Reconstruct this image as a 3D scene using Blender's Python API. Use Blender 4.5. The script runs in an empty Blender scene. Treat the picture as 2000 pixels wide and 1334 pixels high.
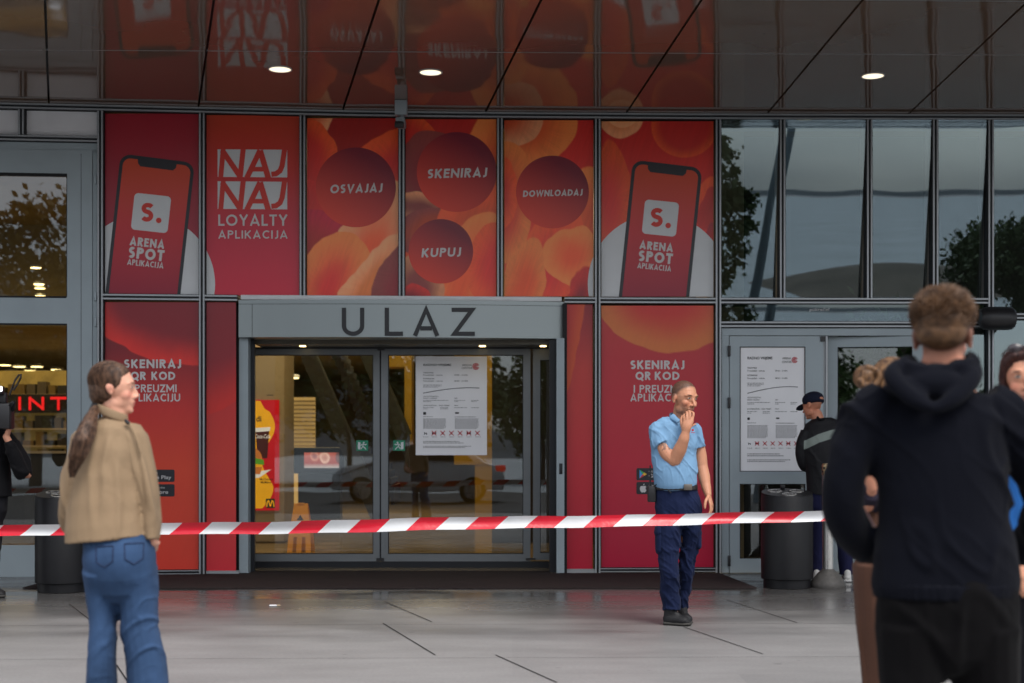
import bpy, bmesh, math, random
import numpy as np
from mathutils import Vector, Matrix, noise, Euler

random.seed(7)
S = bpy.context.scene
COL = S.collection
R = math.radians

# ------------------------------------------------------------------ camera, sky, sun, exposure
FPX = 2800.0          # focal length in photo pixels (photo is 2000 px wide)
HY = 882.0            # horizon row in the photo
EYE = 1.28            # camera height
cam = bpy.data.cameras.new('camera')
cam_o = bpy.data.objects.new('camera', cam)
COL.objects.link(cam_o)
cam_o.location = (0, 0, EYE)
cam_o.rotation_euler = (R(90), 0, 0)
cam.sensor_width = 36
cam.lens = FPX * 36 / 2000
cam.shift_y = (HY - 667) / 2000
cam.clip_start = 0.1
cam.clip_end = 3000
cam.dof.use_dof = True
cam.dof.focus_distance = 11.6
cam.dof.aperture_fstop = 2.3
S.camera = cam_o

SUN_EL, SUN_AZ = 57.0, 28.0        # soft sun behind the camera, a little to the right
world = bpy.data.worlds.new('World')
S.world = world
world.use_nodes = True
wn = world.node_tree
for n in list(wn.nodes):
    wn.nodes.remove(n)
w_out = wn.nodes.new('ShaderNodeOutputWorld')
w_bg = wn.nodes.new('ShaderNodeBackground')
w_sky = wn.nodes.new('ShaderNodeTexSky')
w_sky.sky_type = 'NISHITA'
w_sky.sun_disc = False
w_sky.sun_elevation = R(SUN_EL)
w_sky.sun_rotation = R(180 - SUN_AZ)
w_hs = wn.nodes.new('ShaderNodeHueSaturation')
w_hs.inputs['Saturation'].default_value = 0.22
w_tc = wn.nodes.new('ShaderNodeTexCoord')
w_map = wn.nodes.new('ShaderNodeMapping')
w_map.inputs['Scale'].default_value = (1, 1, 3.2)
w_noise = wn.nodes.new('ShaderNodeTexNoise')
w_noise.inputs['Scale'].default_value = 2.6
w_noise.inputs['Detail'].default_value = 6
w_ramp = wn.nodes.new('ShaderNodeValToRGB')
w_ramp.color_ramp.elements[0].position = 0.36
w_ramp.color_ramp.elements[0].color = (0.66, 0.69, 0.75, 1)
w_ramp.color_ramp.elements[1].position = 0.66
w_ramp.color_ramp.elements[1].color = (1.2, 1.18, 1.16, 1)
w_mul = wn.nodes.new('ShaderNodeMix')
w_mul.data_type = 'RGBA'
w_mul.blend_type = 'MULTIPLY'
w_mul.inputs[0].default_value = 1.0
L = wn.links.new
L(w_sky.outputs[0], w_hs.inputs['Color'])
L(w_tc.outputs['Generated'], w_map.inputs['Vector'])
L(w_map.outputs[0], w_noise.inputs['Vector'])
L(w_noise.outputs[0], w_ramp.inputs[0])
L(w_hs.outputs[0], w_mul.inputs[6])
L(w_ramp.outputs[0], w_mul.inputs[7])
w_sep = wn.nodes.new('ShaderNodeSeparateXYZ')      # an overcast sky is darker towards the horizon
w_el = wn.nodes.new('ShaderNodeMapRange')
w_el.inputs[1].default_value = 0.0
w_el.inputs[2].default_value = 0.4
w_el.inputs[3].default_value = 0.66
w_el.inputs[4].default_value = 1.0
w_m2 = wn.nodes.new('ShaderNodeMix')
w_m2.data_type = 'RGBA'
w_m2.blend_type = 'MULTIPLY'
w_m2.inputs[0].default_value = 1.0
L(w_tc.outputs['Generated'], w_sep.inputs[0])
L(w_sep.outputs['Z'], w_el.inputs[0])
L(w_mul.outputs[2], w_m2.inputs[6])
L(w_el.outputs[0], w_m2.inputs[7])
L(w_m2.outputs[2], w_bg.inputs[0])
L(w_bg.outputs[0], w_out.inputs[0])
w_bg.inputs[1].default_value = 0.15

sun = bpy.data.lights.new('sun', 'SUN')
sun.energy = 1.5
sun.angle = R(30)
sun.color = (1.0, 0.95, 0.88)
sun_o = bpy.data.objects.new('sun', sun)
COL.objects.link(sun_o)
_a = R(SUN_AZ)
_d = Vector((-math.sin(_a) * math.cos(R(SUN_EL)), math.cos(_a) * math.cos(R(SUN_EL)), -math.sin(R(SUN_EL))))
sun_o.rotation_euler = _d.to_track_quat('-Z', 'Y').to_euler()

S.view_settings.view_transform = 'Standard'
S.view_settings.look = 'None'
S.view_settings.gamma = 1
S.view_settings.use_curve_mapping = False
S.view_settings.exposure = 0.78
S.cycles.max_bounces = 8
S.cycles.transparent_max_bounces = 16
S.cycles.glossy_bounces = 4
S.cycles.use_denoising = True
S.cycles.sample_clamp_indirect = 6
S.cycles.caustics_reflective = False
S.cycles.caustics_refractive = False

# ------------------------------------------------------------------ helpers
LOC = {}                      # world position of every root


def srgb(r, g, b, a=1.0):
    f = lambda c: (c / 255 / 12.92) if c / 255 <= 0.04045 else ((c / 255 + 0.055) / 1.055) ** 2.4
    return (f(r), f(g), f(b), a)


def tag(o, label=None, cat=None, group=None, kind=None):
    if label: o['label'] = label
    if cat: o['category'] = cat
    if group: o['group'] = group
    if kind: o['kind'] = kind
    return o


def thing(name, loc, label, cat, group=None):
    o = bpy.data.objects.new(name, None)
    o.empty_display_size = 0.2
    COL.objects.link(o)
    o.location = loc
    LOC[o.name] = Vector(loc)
    return tag(o, label, cat, group)


def root_loc(p):
    while p is not None and p.parent is not None:
        p = p.parent
    return LOC.get(p.name, Vector((0, 0, 0))) if p is not None else Vector((0, 0, 0))


def link_mesh(name, me, mats, parent=None):
    o = bpy.data.objects.new(name, me)
    COL.objects.link(o)
    for m in (mats if isinstance(mats, (list, tuple)) else [mats]):
        me.materials.append(m)
    if parent is not None:
        o.parent = parent
    return o


def mesh_obj(name, verts, faces, mats, parent=None, cols=None, fmat=None, smooth=False, loc=None):
    """verts in WORLD coordinates; stored relative to the root (or to loc)."""
    off = root_loc(parent) if parent is not None else Vector(loc if loc is not None else (0, 0, 0))
    me = bpy.data.meshes.new(name)
    me.from_pydata([tuple(Vector(v) - off) for v in verts], [], faces)
    if cols is not None:
        at = me.color_attributes.new('Col', 'FLOAT_COLOR', 'POINT')
        at.data.foreach_set('color', np.array(cols, dtype=np.float32).reshape(-1))
    if fmat is not None:
        me.polygons.foreach_set('material_index', fmat)
    if smooth:
        me.polygons.foreach_set('use_smooth', [True] * len(me.polygons))
    me.update()
    o = link_mesh(name, me, mats, parent)
    if parent is None:
        o.location = off
        LOC[o.name] = Vector(off)
    return o


class Geo:
    """collects boxes / quads / tubes, in world coordinates"""
    def __init__(self):
        self.v, self.f, self.m = [], [], []

    def add(self, vs, fs, mi=0):
        b = len(self.v)
        self.v += [tuple(v) for v in vs]
        self.f += [tuple(i + b for i in f) for f in fs]
        self.m += [mi] * len(fs)
        return self

    def hexa(self, p, mi=0):     # p: 8 points, 0-3 one face ring, 4-7 opposite ring
        return self.add(p, [(3, 2, 1, 0), (4, 5, 6, 7), (0, 1, 5, 4), (1, 2, 6, 5), (2, 3, 7, 6), (3, 0, 4, 7)], mi)

    def box(self, x0, x1, y0, y1, z0, z1, mi=0):
        return self.hexa([(x0, y0, z0), (x1, y0, z0), (x1, y1, z0), (x0, y1, z0),
                          (x0, y0, z1), (x1, y0, z1), (x1, y1, z1), (x0, y1, z1)], mi)

    def tube(self, pts, r, n=10, mi=0, caps=True):
        pts = [Vector(p) for p in pts]
        rs = r if isinstance(r, (list, tuple)) else [r] * len(pts)
        b = len(self.v)
        for i, p in enumerate(pts):
            t = (pts[min(i + 1, len(pts) - 1)] - pts[max(i - 1, 0)]).normalized()
            ref = Vector((0, 0, 1)) if abs(t.z) < 0.9 else Vector((0, 1, 0))
            s = t.cross(ref).normalized()
            u = s.cross(t)
            for k in range(n):
                a = 2 * math.pi * k / n
                self.v.append(tuple(p + (s * math.cos(a) + u * math.sin(a)) * rs[i]))
        for i in range(len(pts) - 1):
            for k in range(n):
                k2 = (k + 1) % n
                self.f.append((b + i * n + k, b + i * n + k2, b + (i + 1) * n + k2, b + (i + 1) * n + k))
                self.m.append(mi)
        if caps:
            self.f.append(tuple(b + k for k in range(n))[::-1]); self.m.append(mi)
            e = b + (len(pts) - 1) * n
            self.f.append(tuple(e + k for k in range(n))); self.m.append(mi)
        return self

    def lathe(self, c, prof, n=40, mi=0, cap=True):
        """prof: list of (radius, z) from bottom to top round the vertical axis through c"""
        b = len(self.v)
        for r, z in prof:
            for k in range(n):
                a = 2 * math.pi * k / n
                self.v.append((c[0] + r * math.cos(a), c[1] + r * math.sin(a), c[2] + z))
        for i in range(len(prof) - 1):
            for k in range(n):
                k2 = (k + 1) % n
                self.f.append((b + i * n + k, b + i * n + k2, b + (i + 1) * n + k2, b + (i + 1) * n + k))
                self.m.append(mi)
        if cap:
            self.f.append(tuple(b + k for k in range(n))[::-1]); self.m.append(mi)
            e = b + (len(prof) - 1) * n
            self.f.append(tuple(e + k for k in range(n))); self.m.append(mi)
        return self

    def build(self, name, mats, parent=None, smooth=False, loc=None, bevel=0):
        o = mesh_obj(name, self.v, self.f, mats, parent, fmat=self.m, loc=loc)
        if smooth or bevel:
            shade(o, bevel)
        return o


def shade(o, bevel=0, angle=35):
    bm = bmesh.new()
    bm.from_mesh(o.data)
    if bevel:
        es = [e for e in bm.edges if len(e.link_faces) == 2 and e.calc_face_angle(0) > R(40)]
        bmesh.ops.bevel(bm, geom=es, offset=bevel, segments=2, affect='EDGES', profile=0.5)
    for f in bm.faces:
        f.smooth = True
    for e in bm.edges:
        e.smooth = not (len(e.link_faces) == 2 and e.calc_face_angle(0) > R(angle))
    bm.to_mesh(o.data)
    bm.free()


def copy_tree(o, parent=None):
    c = o.copy()
    COL.objects.link(c)
    if parent is not None:
        c.parent = parent
    for ch in list(o.children):
        copy_tree(ch, c)
    return c


# ------------------------------------------------------------------ materials
def mat(name, color, rough=0.5, metal=0.0, spec=0.5, var=0.12, vscale=6.0, bump=0.0, bscale=60.0, attr=False,
        stretch=(1, 1, 1), coat=0.0, emit=None, estr=0.0, sub=0.0, rvar=0.0, bdist=0.01):
    m = bpy.data.materials.new(name)
    m.use_nodes = True
    nt = m.node_tree
    p = nt.nodes['Principled BSDF']
    l = nt.links.new
    p.inputs['Roughness'].default_value = rough
    p.inputs['Metallic'].default_value = metal
    p.inputs['Specular IOR Level'].default_value = spec
    p.inputs['Coat Weight'].default_value = coat
    if sub:
        p.inputs['Subsurface Weight'].default_value = sub
        p.inputs['Subsurface Radius'].default_value = (0.02, 0.008, 0.004)
    tc = nt.nodes.new('ShaderNodeTexCoord')
    mp = nt.nodes.new('ShaderNodeMapping')
    mp.inputs['Scale'].default_value = stretch
    l(tc.outputs['Object'], mp.inputs['Vector'])
    nz = nt.nodes.new('ShaderNodeTexNoise')
    nz.inputs['Scale'].default_value = vscale
    nz.inputs['Detail'].default_value = 5
    l(mp.outputs[0], nz.inputs['Vector'])
    mr = nt.nodes.new('ShaderNodeMapRange')
    mr.inputs[1].default_value = 0.25
    mr.inputs[2].default_value = 0.75
    mr.inputs[3].default_value = 1 - var
    mr.inputs[4].default_value = 1 + var
    l(nz.outputs[0], mr.inputs[0])
    mx = nt.nodes.new('ShaderNodeMix')
    mx.data_type = 'RGBA'
    mx.blend_type = 'MULTIPLY'
    mx.inputs[0].default_value = 1
    if attr:
        ca = nt.nodes.new('ShaderNodeVertexColor')
        ca.layer_name = 'Col'
        l(ca.outputs[0], mx.inputs[6])
    else:
        mx.inputs[6].default_value = (*color[:3], 1)
    l(mr.outputs[0], mx.inputs[7])
    l(mx.outputs[2], p.inputs['Base Color'])
    if rvar:
        r2 = nt.nodes.new('ShaderNodeMapRange')
        r2.inputs[1].default_value = 0.3
        r2.inputs[2].default_value = 0.7
        r2.inputs[3].default_value = max(0, rough - rvar)
        r2.inputs[4].default_value = min(1, rough + rvar)
        l(nz.outputs[0], r2.inputs[0])
        l(r2.outputs[0], p.inputs['Roughness'])
    if bump:
        bn = nt.nodes.new('ShaderNodeTexNoise')
        bn.inputs['Scale'].default_value = bscale
        bn.inputs['Detail'].default_value = 4
        l(mp.outputs[0], bn.inputs['Vector'])
        bb = nt.nodes.new('ShaderNodeBump')
        bb.inputs['Strength'].default_value = bump
        bb.inputs['Distance'].default_value = bdist
        l(bn.outputs[0], bb.inputs['Height'])
        l(bb.outputs[0], p.inputs['Normal'])
    if emit is not None:
        p.inputs['Emission Color'].default_value = (*emit[:3], 1)
        p.inputs['Emission Strength'].default_value = estr
    return m


def glass_mat(name, refl, tint, ior=1.5, rcol=(0.88, 0.94, 1.0)):
    m = bpy.data.materials.new(name)
    m.use_nodes = True
    nt = m.node_tree
    for n in list(nt.nodes):
        nt.nodes.remove(n)
    l = nt.links.new
    out = nt.nodes.new('ShaderNodeOutputMaterial')
    tr = nt.nodes.new('ShaderNodeBsdfTransparent')
    tr.inputs[0].default_value = (*tint, 1)
    gl = nt.nodes.new('ShaderNodeBsdfGlossy')
    gl.inputs['Roughness'].default_value = 0.0
    gl.inputs['Color'].default_value = (*rcol, 1)
    fr = nt.nodes.new('ShaderNodeFresnel')
    fr.inputs[0].default_value = ior
    ad = nt.nodes.new('ShaderNodeMath')
    ad.operation = 'ADD'
    ad.use_clamp = True
    ad.inputs[1].default_value = refl
    mx = nt.nodes.new('ShaderNodeMixShader')
    tc = nt.nodes.new('ShaderNodeTexCoord')
    nz = nt.nodes.new('ShaderNodeTexNoise')
    nz.inputs['Scale'].default_value = 0.9
    nz.inputs['Detail'].default_value = 1
    bp = nt.nodes.new('ShaderNodeBump')
    bp.inputs['Strength'].default_value = 0.25
    bp.inputs['Distance'].default_value = 0.006
    l(tc.outputs['Object'], nz.inputs['Vector'])
    l(nz.outputs[0], bp.inputs['Height'])
    l(bp.outputs[0], gl.inputs['Normal'])
    l(fr.outputs[0], ad.inputs[0])
    l(ad.outputs[0], mx.inputs[0])
    l(tr.outputs[0], mx.inputs[1])
    l(gl.outputs[0], mx.inputs[2])
    l(mx.outputs[0], out.inputs[0])
    return m


M = {}
M['alu'] = mat('aluminium', (0.33, 0.35, 0.37), 0.38, 0.35, 0.5, 0.06, 3, rvar=0.06)
M['alu_dark'] = mat('dark_aluminium', (0.012, 0.014, 0.018), 0.45, 0.2, 0.4, 0.1)
M['door_grey'] = mat('door_grey_paint', (0.30, 0.355, 0.385), 0.42, 0.1, 0.45, 0.06, 2.5, bump=0.03, bscale=300)
M['fascia'] = mat('brushed_fascia', (0.27, 0.305, 0.31), 0.36, 0.5, 0.5, 0.04, 1.2, stretch=(1.5, 1, .3), rvar=0.03)
M['sill'] = mat('pale_sill', (0.62, 0.64, 0.66), 0.45, 0.1, 0.5, 0.06)
M['gasket'] = mat('rubber_gasket', (0.008, 0.008, 0.01), 0.6, 0, 0.3)
M['black'] = mat('black_plastic', (0.012, 0.012, 0.014), 0.42, 0, 0.45, 0.15, bump=0.05, bscale=200)
M['blackmetal'] = mat('black_powder_coat', (0.005, 0.005, 0.0065), 0.45, 0.0, 0.3, 0.2, 8, bump=0.12, bscale=400)
M['steel'] = mat('stainless_steel', (0.55, 0.54, 0.52), 0.3, 0.9, 0.5, 0.08, 5, stretch=(8, 8, 0.6), rvar=0.1)
M['concrete_dark'] = mat('stone_base', (0.07, 0.066, 0.062), 0.6, 0, 0.4, 0.3, 30, bump=0.2, bscale=120)
M['print'] = mat('printed_film', (1, 1, 1), 0.32, 0, 0.4, 0.03, 2.0, attr=True)
M['white_print'] = mat('white_film', (0.62, 0.64, 0.66), 0.35, 0, 0.4, 0.03)
M['letter_white'] = mat('white_lettering', (0.60, 0.58, 0.58), 0.4, 0, 0.4, 0.03)
M['letter_dark'] = mat('dark_lettering', (0.012, 0.013, 0.017), 0.4, 0, 0.4, 0.05)
M['phone_black'] = mat('phone_body_print', (0.016, 0.017, 0.024), 0.35, 0, 0.4, 0.05)
M['glass'] = glass_mat('door_glass', 0.035, (0.82, 0.84, 0.81))
M['glass_coat'] = glass_mat('coated_glass', 0.08, (0.62, 0.66, 0.64), rcol=(0.74, 0.90, 1.0))
M['glass_strip'] = glass_mat('strip_glass', 0.22, (0.5, 0.52, 0.52))
M['glass_spandrel'] = mat('spandrel_glass', (0.78, 0.79, 0.82), 0.3, 0, 0.8, 0.04)
M['paper'] = mat('poster_paper', (0.84, 0.84, 0.86), 0.55, 0, 0.3, 0.03, 4)
M['ink'] = mat('poster_ink', (0.03, 0.03, 0.035), 0.6, 0, 0.2, 0.05)
M['ink_grey'] = mat('grey_ink', (0.2, 0.2, 0.21), 0.6, 0, 0.2, 0.05)
M['ink_red'] = mat('red_ink', (0.5, 0.04, 0.05), 0.6, 0, 0.2, 0.05)
M['green_sign'] = mat('green_sign', (0.01, 0.22, 0.12), 0.4, 0, 0.4, 0.04)
M['mat_brown'] = mat('entrance_matting', (0.034, 0.026, 0.026), 0.9, 0, 0.1, 0.35, 120, bump=0.6, bscale=300, stretch=(1, 4, 1))
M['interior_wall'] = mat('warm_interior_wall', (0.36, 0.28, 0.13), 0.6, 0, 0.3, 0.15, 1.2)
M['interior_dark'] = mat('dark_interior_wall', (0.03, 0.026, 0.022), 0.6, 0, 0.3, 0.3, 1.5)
M['interior_tan'] = mat('tan_column', (0.42, 0.33, 0.21), 0.5, 0, 0.4, 0.08, 1.5)
M['interior_yellow'] = mat('yellow_panel', (0.62, 0.37, 0.03), 0.5, 0, 0.4, 0.08, 1.5)
M['lamp'] = mat('lamp_face', (1, 0.95, 0.85), 0.4, emit=(1.0, 0.86, 0.60), estr=0.85)
M['lamp_warm'] = mat('warm_lamp_face', (1, 0.9, 0.6), 0.4, emit=(1.0, 0.72, 0.3), estr=5.0)
M['led_red'] = mat('red_sign_face', (0.8, 0.02, 0.02), 0.4, emit=(1.0, 0.01, 0.015), estr=0.6)
M['screen'] = mat('lit_screen', (0.4, 0.1, 0.08), 0.2, attr=True, emit=(0.8, 0.25, 0.2), estr=0.6)
_nt = M['screen'].node_tree
_nt.links.new([n for n in _nt.nodes if n.bl_idname == 'ShaderNodeVertexColor'][0].outputs[0], _nt.nodes['Principled BSDF'].inputs['Emission Color'])
M['tyre'] = mat('tyre_rubber', (0.01, 0.01, 0.01), 0.8, 0, 0.2)


# floor of the hall
def floor_mat():
    m = mat('interior_floor_tiles', (0.33, 0.24, 0.12), 0.14, 0, 0.5, 0.2, 1.4, stretch=(1, 3, 1), rvar=0.05)
    return m


M['int_floor'] = floor_mat()


def paving_mat():
    m = bpy.data.materials.new('damp_shaded_paving')
    m.use_nodes = True
    nt = m.node_tree
    p = nt.nodes['Principled BSDF']
    l = nt.links.new
    tc = nt.nodes.new('ShaderNodeTexCoord')
    mp = nt.nodes.new('ShaderNodeMapping')
    mp.inputs['Scale'].default_value = (0.7, 1.7, 1)
    l(tc.outputs['Object'], mp.inputs['Vector'])
    n1 = nt.nodes.new('ShaderNodeTexNoise')
    n1.inputs['Scale'].default_value = 1.5
    n1.inputs['Detail'].default_value = 8
    n1.inputs['Roughness'].default_value = 0.62
    l(mp.outputs[0], n1.inputs['Vector'])
    n2 = nt.nodes.new('ShaderNodeTexNoise')
    n2.inputs['Scale'].default_value = 45
    n2.inputs['Detail'].default_value = 4
    l(tc.outputs['Object'], n2.inputs['Vector'])
    # random tone per slab
    br = nt.nodes.new('ShaderNodeTexBrick')
    br.inputs['Scale'].default_value = 1.0
    br.inputs['Mortar Size'].default_value = 0.0
    br.inputs['Brick Width'].default_value = 2.6
    br.inputs['Row Height'].default_value = 1.65
    br.inputs['Color1'].default_value = (0.92, 0.92, 0.92, 1)
    br.inputs['Color2'].default_value = (1.06, 1.06, 1.06, 1)
    l(tc.outputs['Object'], br.inputs['Vector'])
    cr = nt.nodes.new('ShaderNodeValToRGB')
    cr.color_ramp.elements[0].position = 0.3
    cr.color_ramp.elements[0].color = (0.245, 0.238, 0.235, 1)
    cr.color_ramp.elements[1].position = 0.72
    cr.color_ramp.elements[1].color = (0.32, 0.312, 0.309, 1)
    l(n1.outputs[0], cr.inputs[0])
    mx = nt.nodes.new('ShaderNodeMix')
    mx.data_type = 'RGBA'
    mx.blend_type = 'MULTIPLY'
    mx.inputs[0].default_value = 1
    l(cr.outputs[0], mx.inputs[6])
    mr = nt.nodes.new('ShaderNodeMapRange')
    mr.inputs[3].default_value = 0.8
    mr.inputs[4].default_value = 1.2
    l(n2.outputs[0], mr.inputs[0])
    l(mr.outputs[0], mx.inputs[7])
    m2 = nt.nodes.new('ShaderNodeMix')
    m2.data_type = 'RGBA'
    m2.blend_type = 'MULTIPLY'
    m2.inputs[0].default_value = 1
    l(mx.outputs[2], m2.inputs[6])
    l(br.outputs[0], m2.inputs[7])
    l(m2.outputs[2], p.inputs['Base Color'])
    # wet gloss near the doors, with the canopy's shade painted into the slab colour
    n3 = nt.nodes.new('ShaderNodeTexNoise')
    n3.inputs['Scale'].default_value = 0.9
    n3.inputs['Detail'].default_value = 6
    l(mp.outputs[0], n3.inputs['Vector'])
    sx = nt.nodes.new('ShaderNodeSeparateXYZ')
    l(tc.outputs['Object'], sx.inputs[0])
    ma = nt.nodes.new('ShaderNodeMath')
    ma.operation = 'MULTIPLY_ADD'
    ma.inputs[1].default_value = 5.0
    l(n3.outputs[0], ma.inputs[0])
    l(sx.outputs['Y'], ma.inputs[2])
    wet_shade = nt.nodes.new('ShaderNodeMapRange')
    wet_shade.interpolation_type = 'SMOOTHSTEP'
    wet_shade.inputs[1].default_value = 11.6
    wet_shade.inputs[2].default_value = 15.2
    l(ma.outputs[0], wet_shade.inputs[0])
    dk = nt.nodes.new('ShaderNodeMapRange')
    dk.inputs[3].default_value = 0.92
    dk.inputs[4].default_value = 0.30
    l(wet_shade.outputs[0], dk.inputs[0])
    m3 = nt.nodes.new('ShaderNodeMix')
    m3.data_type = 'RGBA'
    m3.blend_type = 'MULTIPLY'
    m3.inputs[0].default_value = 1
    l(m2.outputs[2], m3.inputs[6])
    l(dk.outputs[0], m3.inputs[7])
    # old chewing gum and small stains
    vo = nt.nodes.new('ShaderNodeTexVoronoi')
    vo.inputs['Scale'].default_value = 3.1
    l(tc.outputs['Object'], vo.inputs['Vector'])
    vg = nt.nodes.new('ShaderNodeSeparateColor')
    l(vo.outputs['Color'], vg.inputs[0])
    vr = nt.nodes.new('ShaderNodeMath')
    vr.operation = 'MULTIPLY'
    vr.inputs[1].default_value = 0.085
    l(vg.outputs[0], vr.inputs[0])
    vl = nt.nodes.new('ShaderNodeMath')
    vl.operation = 'SUBTRACT'
    l(vo.outputs['Distance'], vl.inputs[0])
    l(vr.outputs[0], vl.inputs[1])
    vm = nt.nodes.new('ShaderNodeMapRange')
    vm.inputs[1].default_value = -0.02
    vm.inputs[2].default_value = 0.02
    vm.inputs[3].default_value = 0.72
    vm.inputs[4].default_value = 1.0
    l(vl.outputs[0], vm.inputs[0])
    m4 = nt.nodes.new('ShaderNodeMix')
    m4.data_type = 'RGBA'
    m4.blend_type = 'MULTIPLY'
    m4.inputs[0].default_value = 1
    l(m3.outputs[2], m4.inputs[6])
    l(vm.outputs[0], m4.inputs[7])
    l(m4.outputs[2], p.inputs['Base Color'])
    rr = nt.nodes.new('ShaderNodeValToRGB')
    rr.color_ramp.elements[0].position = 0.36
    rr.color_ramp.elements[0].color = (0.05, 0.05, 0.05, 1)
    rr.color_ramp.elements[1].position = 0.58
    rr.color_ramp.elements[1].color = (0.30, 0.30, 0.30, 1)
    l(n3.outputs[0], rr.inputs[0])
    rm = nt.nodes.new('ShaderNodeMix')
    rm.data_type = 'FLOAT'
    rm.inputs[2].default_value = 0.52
    l(wet_shade.outputs[0], rm.inputs[0])
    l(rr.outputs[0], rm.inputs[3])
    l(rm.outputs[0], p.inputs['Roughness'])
    p.inputs['Specular IOR Level'].default_value = 0.42
    bb = nt.nodes.new('ShaderNodeBump')
    bb.inputs['Strength'].default_value = 0.12
    bb.inputs['Distance'].default_value = 0.004
    l(n2.outputs[0], bb.inputs['Height'])
    l(bb.outputs[0], p.inputs['Normal'])
    return m


def soffit_mat():
    m = mat('glossy_soffit_panel', (0.185, 0.122, 0.084), 0.07, 0.0, 0.75, 0.1, 0.8)
    nt = m.node_tree
    p = nt.nodes['Principled BSDF']
    p.inputs['IOR'].default_value = 1.62
    tc = nt.nodes.new('ShaderNodeTexCoord')
    nz = nt.nodes.new('ShaderNodeTexNoise')
    nz.inputs['Scale'].default_value = 1.5
    nz.inputs['Detail'].default_value = 1
    bb = nt.nodes.new('ShaderNodeBump')
    bb.inputs['Strength'].default_value = 0.5
    bb.inputs['Distance'].default_value = 0.012
    nt.links.new(tc.outputs['Object'], nz.inputs['Vector'])
    nt.links.new(nz.outputs[0], bb.inputs['Height'])
    nt.links.new(bb.outputs[0], p.inputs['Normal'])
    return m


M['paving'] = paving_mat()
M['soffit'] = soffit_mat()

# ------------------------------------------------------------------ photo pixel <-> place
KX = [-300, 0, 240, 420, 680, 920, 1350, 1590, 2000, 2300]
KY = [14.52, 14.65, 14.77, 14.86, 14.99, 15.06, 15.13, 15.15, 15.17, 15.15]


def fy(px):
    return float(np.interp(px, KX, KY))


def pix(px, py, Y):
    return Vector(((px - 1000) * Y / FPX, Y, EYE + (HY - py) * Y / FPX))


def zat(py, Y):
    return EYE + (HY - py) * Y / FPX


class Plane:
    """vertical plane through the facade at photo columns x0 and x1 (or at a fixed depth)"""
    def __init__(self, x0, x1, Y0=None, Y1=None):
        Y0 = fy(x0) if Y0 is None else Y0
        Y1 = (fy(x1) if Y1 is None else Y1)
        self.A = Vector(((x0 - 1000) * Y0 / FPX, Y0))
        self.B = Vector(((x1 - 1000) * Y1 / FPX, Y1))
        d = (self.B - self.A).normalized()
        self.d = d
        self.n = Vector((d.y, -d.x))          # towards the camera
        if self.n.y > 0:
            self.n = -self.n

    def at(self, px, py, off=0.0):
        A = self.A + self.n * off
        u = (px - 1000) / FPX
        # point t*(u,1): (t*(u,1)-A).n = 0
        t = A.dot(self.n) / (u * self.n.x + self.n.y)
        return Vector((u * t, t, EYE + (HY - py) * t / FPX))


Z_TOP, Z_MID, Z_T2, Z_STRIP = 4.81, 2.870, 2.621, 4.484
# ------------------------------------------------------------------ the setting
def ground_sheet():
    v = [(-400, -500, 0), (400, -500, 0), (400, 19.0, 0), (-400, 19.0, 0)]
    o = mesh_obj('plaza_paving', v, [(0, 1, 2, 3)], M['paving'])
    tag(o, 'damp pale grey stone slabs of the plaza in front of the entrance', 'paving', kind='structure')
    g = Geo()
    lines = [((750, 1175), (843, 1215)), ((748, 1218), (850, 1280)), ((968, 1280), (1088, 1334)),
             ((1335, 1225), (1490, 1278)), ((1420, 1172), (1557, 1217)), ((135, 1180), (180, 1215)), ((228, 1300), (252, 1336))]
    for (a, b) in lines:
        Ya = FPX * EYE / (a[1] - HY); Yb = FPX * EYE / (b[1] - HY)
        P = Vector(((a[0] - 1000) * Ya / FPX, Ya, 0)); Q = Vector(((b[0] - 1000) * Yb / FPX, Yb, 0))
        d = (Q - P).normalized(); s = Vector((-d.y, d.x, 0)) * 0.0045
        up = Vector((0, 0, 0.004))
        g.add([P - s + up, Q - s + up, Q + s + up, P + s + up], [(0, 1, 2, 3)])
    # long cross joints following the facade
    for Y0 in (5.6, 7.3, 8.98, 10.7, 12.3):
        g.add([(-9, Y0 - 0.30 - 0.002, 0.004), (9, Y0 + 0.1 - 0.002, 0.004), (9, Y0 + 0.1 + 0.003, 0.004), (-9, Y0 - 0.30 + 0.003, 0.004)], [(0, 1, 2, 3)])
    j = g.build('paving_joints', mat('paving_joint', (0.03, 0.028, 0.027), 0.8, 0, 0.2, 0.3, 20))
    tag(j, 'dark open joints between the stone slabs', 'paving joints', kind='structure')
    f = mesh_obj('hall_floor', [(-14, 15.0, 0.006), (14, 15.0, 0.006), (14, 60, 0.006), (-14, 60, 0.006)], [(0, 1, 2, 3)], M['int_floor'])
    tag(f, 'polished warm stone floor inside the shopping centre', 'floor', kind='structure')
    r = mesh_obj('road', [(-200, -14, 0.004), (200, -14, 0.004), (200, 1.5, 0.004), (-200, 1.5, 0.004)], [(0, 1, 2, 3)],
                 mat('asphalt', (0.05, 0.05, 0.052), 0.7, 0, 0.3, 0.2, 10, bump=0.2, bscale=200))
    tag(r, 'asphalt road behind the plaza', 'road', kind='structure')
    f2 = mesh_obj('forecourt', [(-200, -300, 0.004), (200, -300, 0.004), (200, -14.05, 0.004), (-200, -14.05, 0.004)], [(0, 1, 2, 3)],  # added pale sheet that brightens the window reflections
                  mat('pale_reflector', (0.46, 0.50, 0.53), 0.7, 0, 0.3, 0.12, 0.15))
    tag(f2, 'pale concrete forecourt across the road', 'forecourt', kind='structure')  # added sheet, pale to brighten what the upper windows mirror


ground_sheet()

# ------------------------------------------------------------------ the building
B = thing('shopping_centre', (0, 15.1, 0), 'grey metal and glass entrance front of a shopping centre under a glossy brown canopy', 'building')


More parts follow.
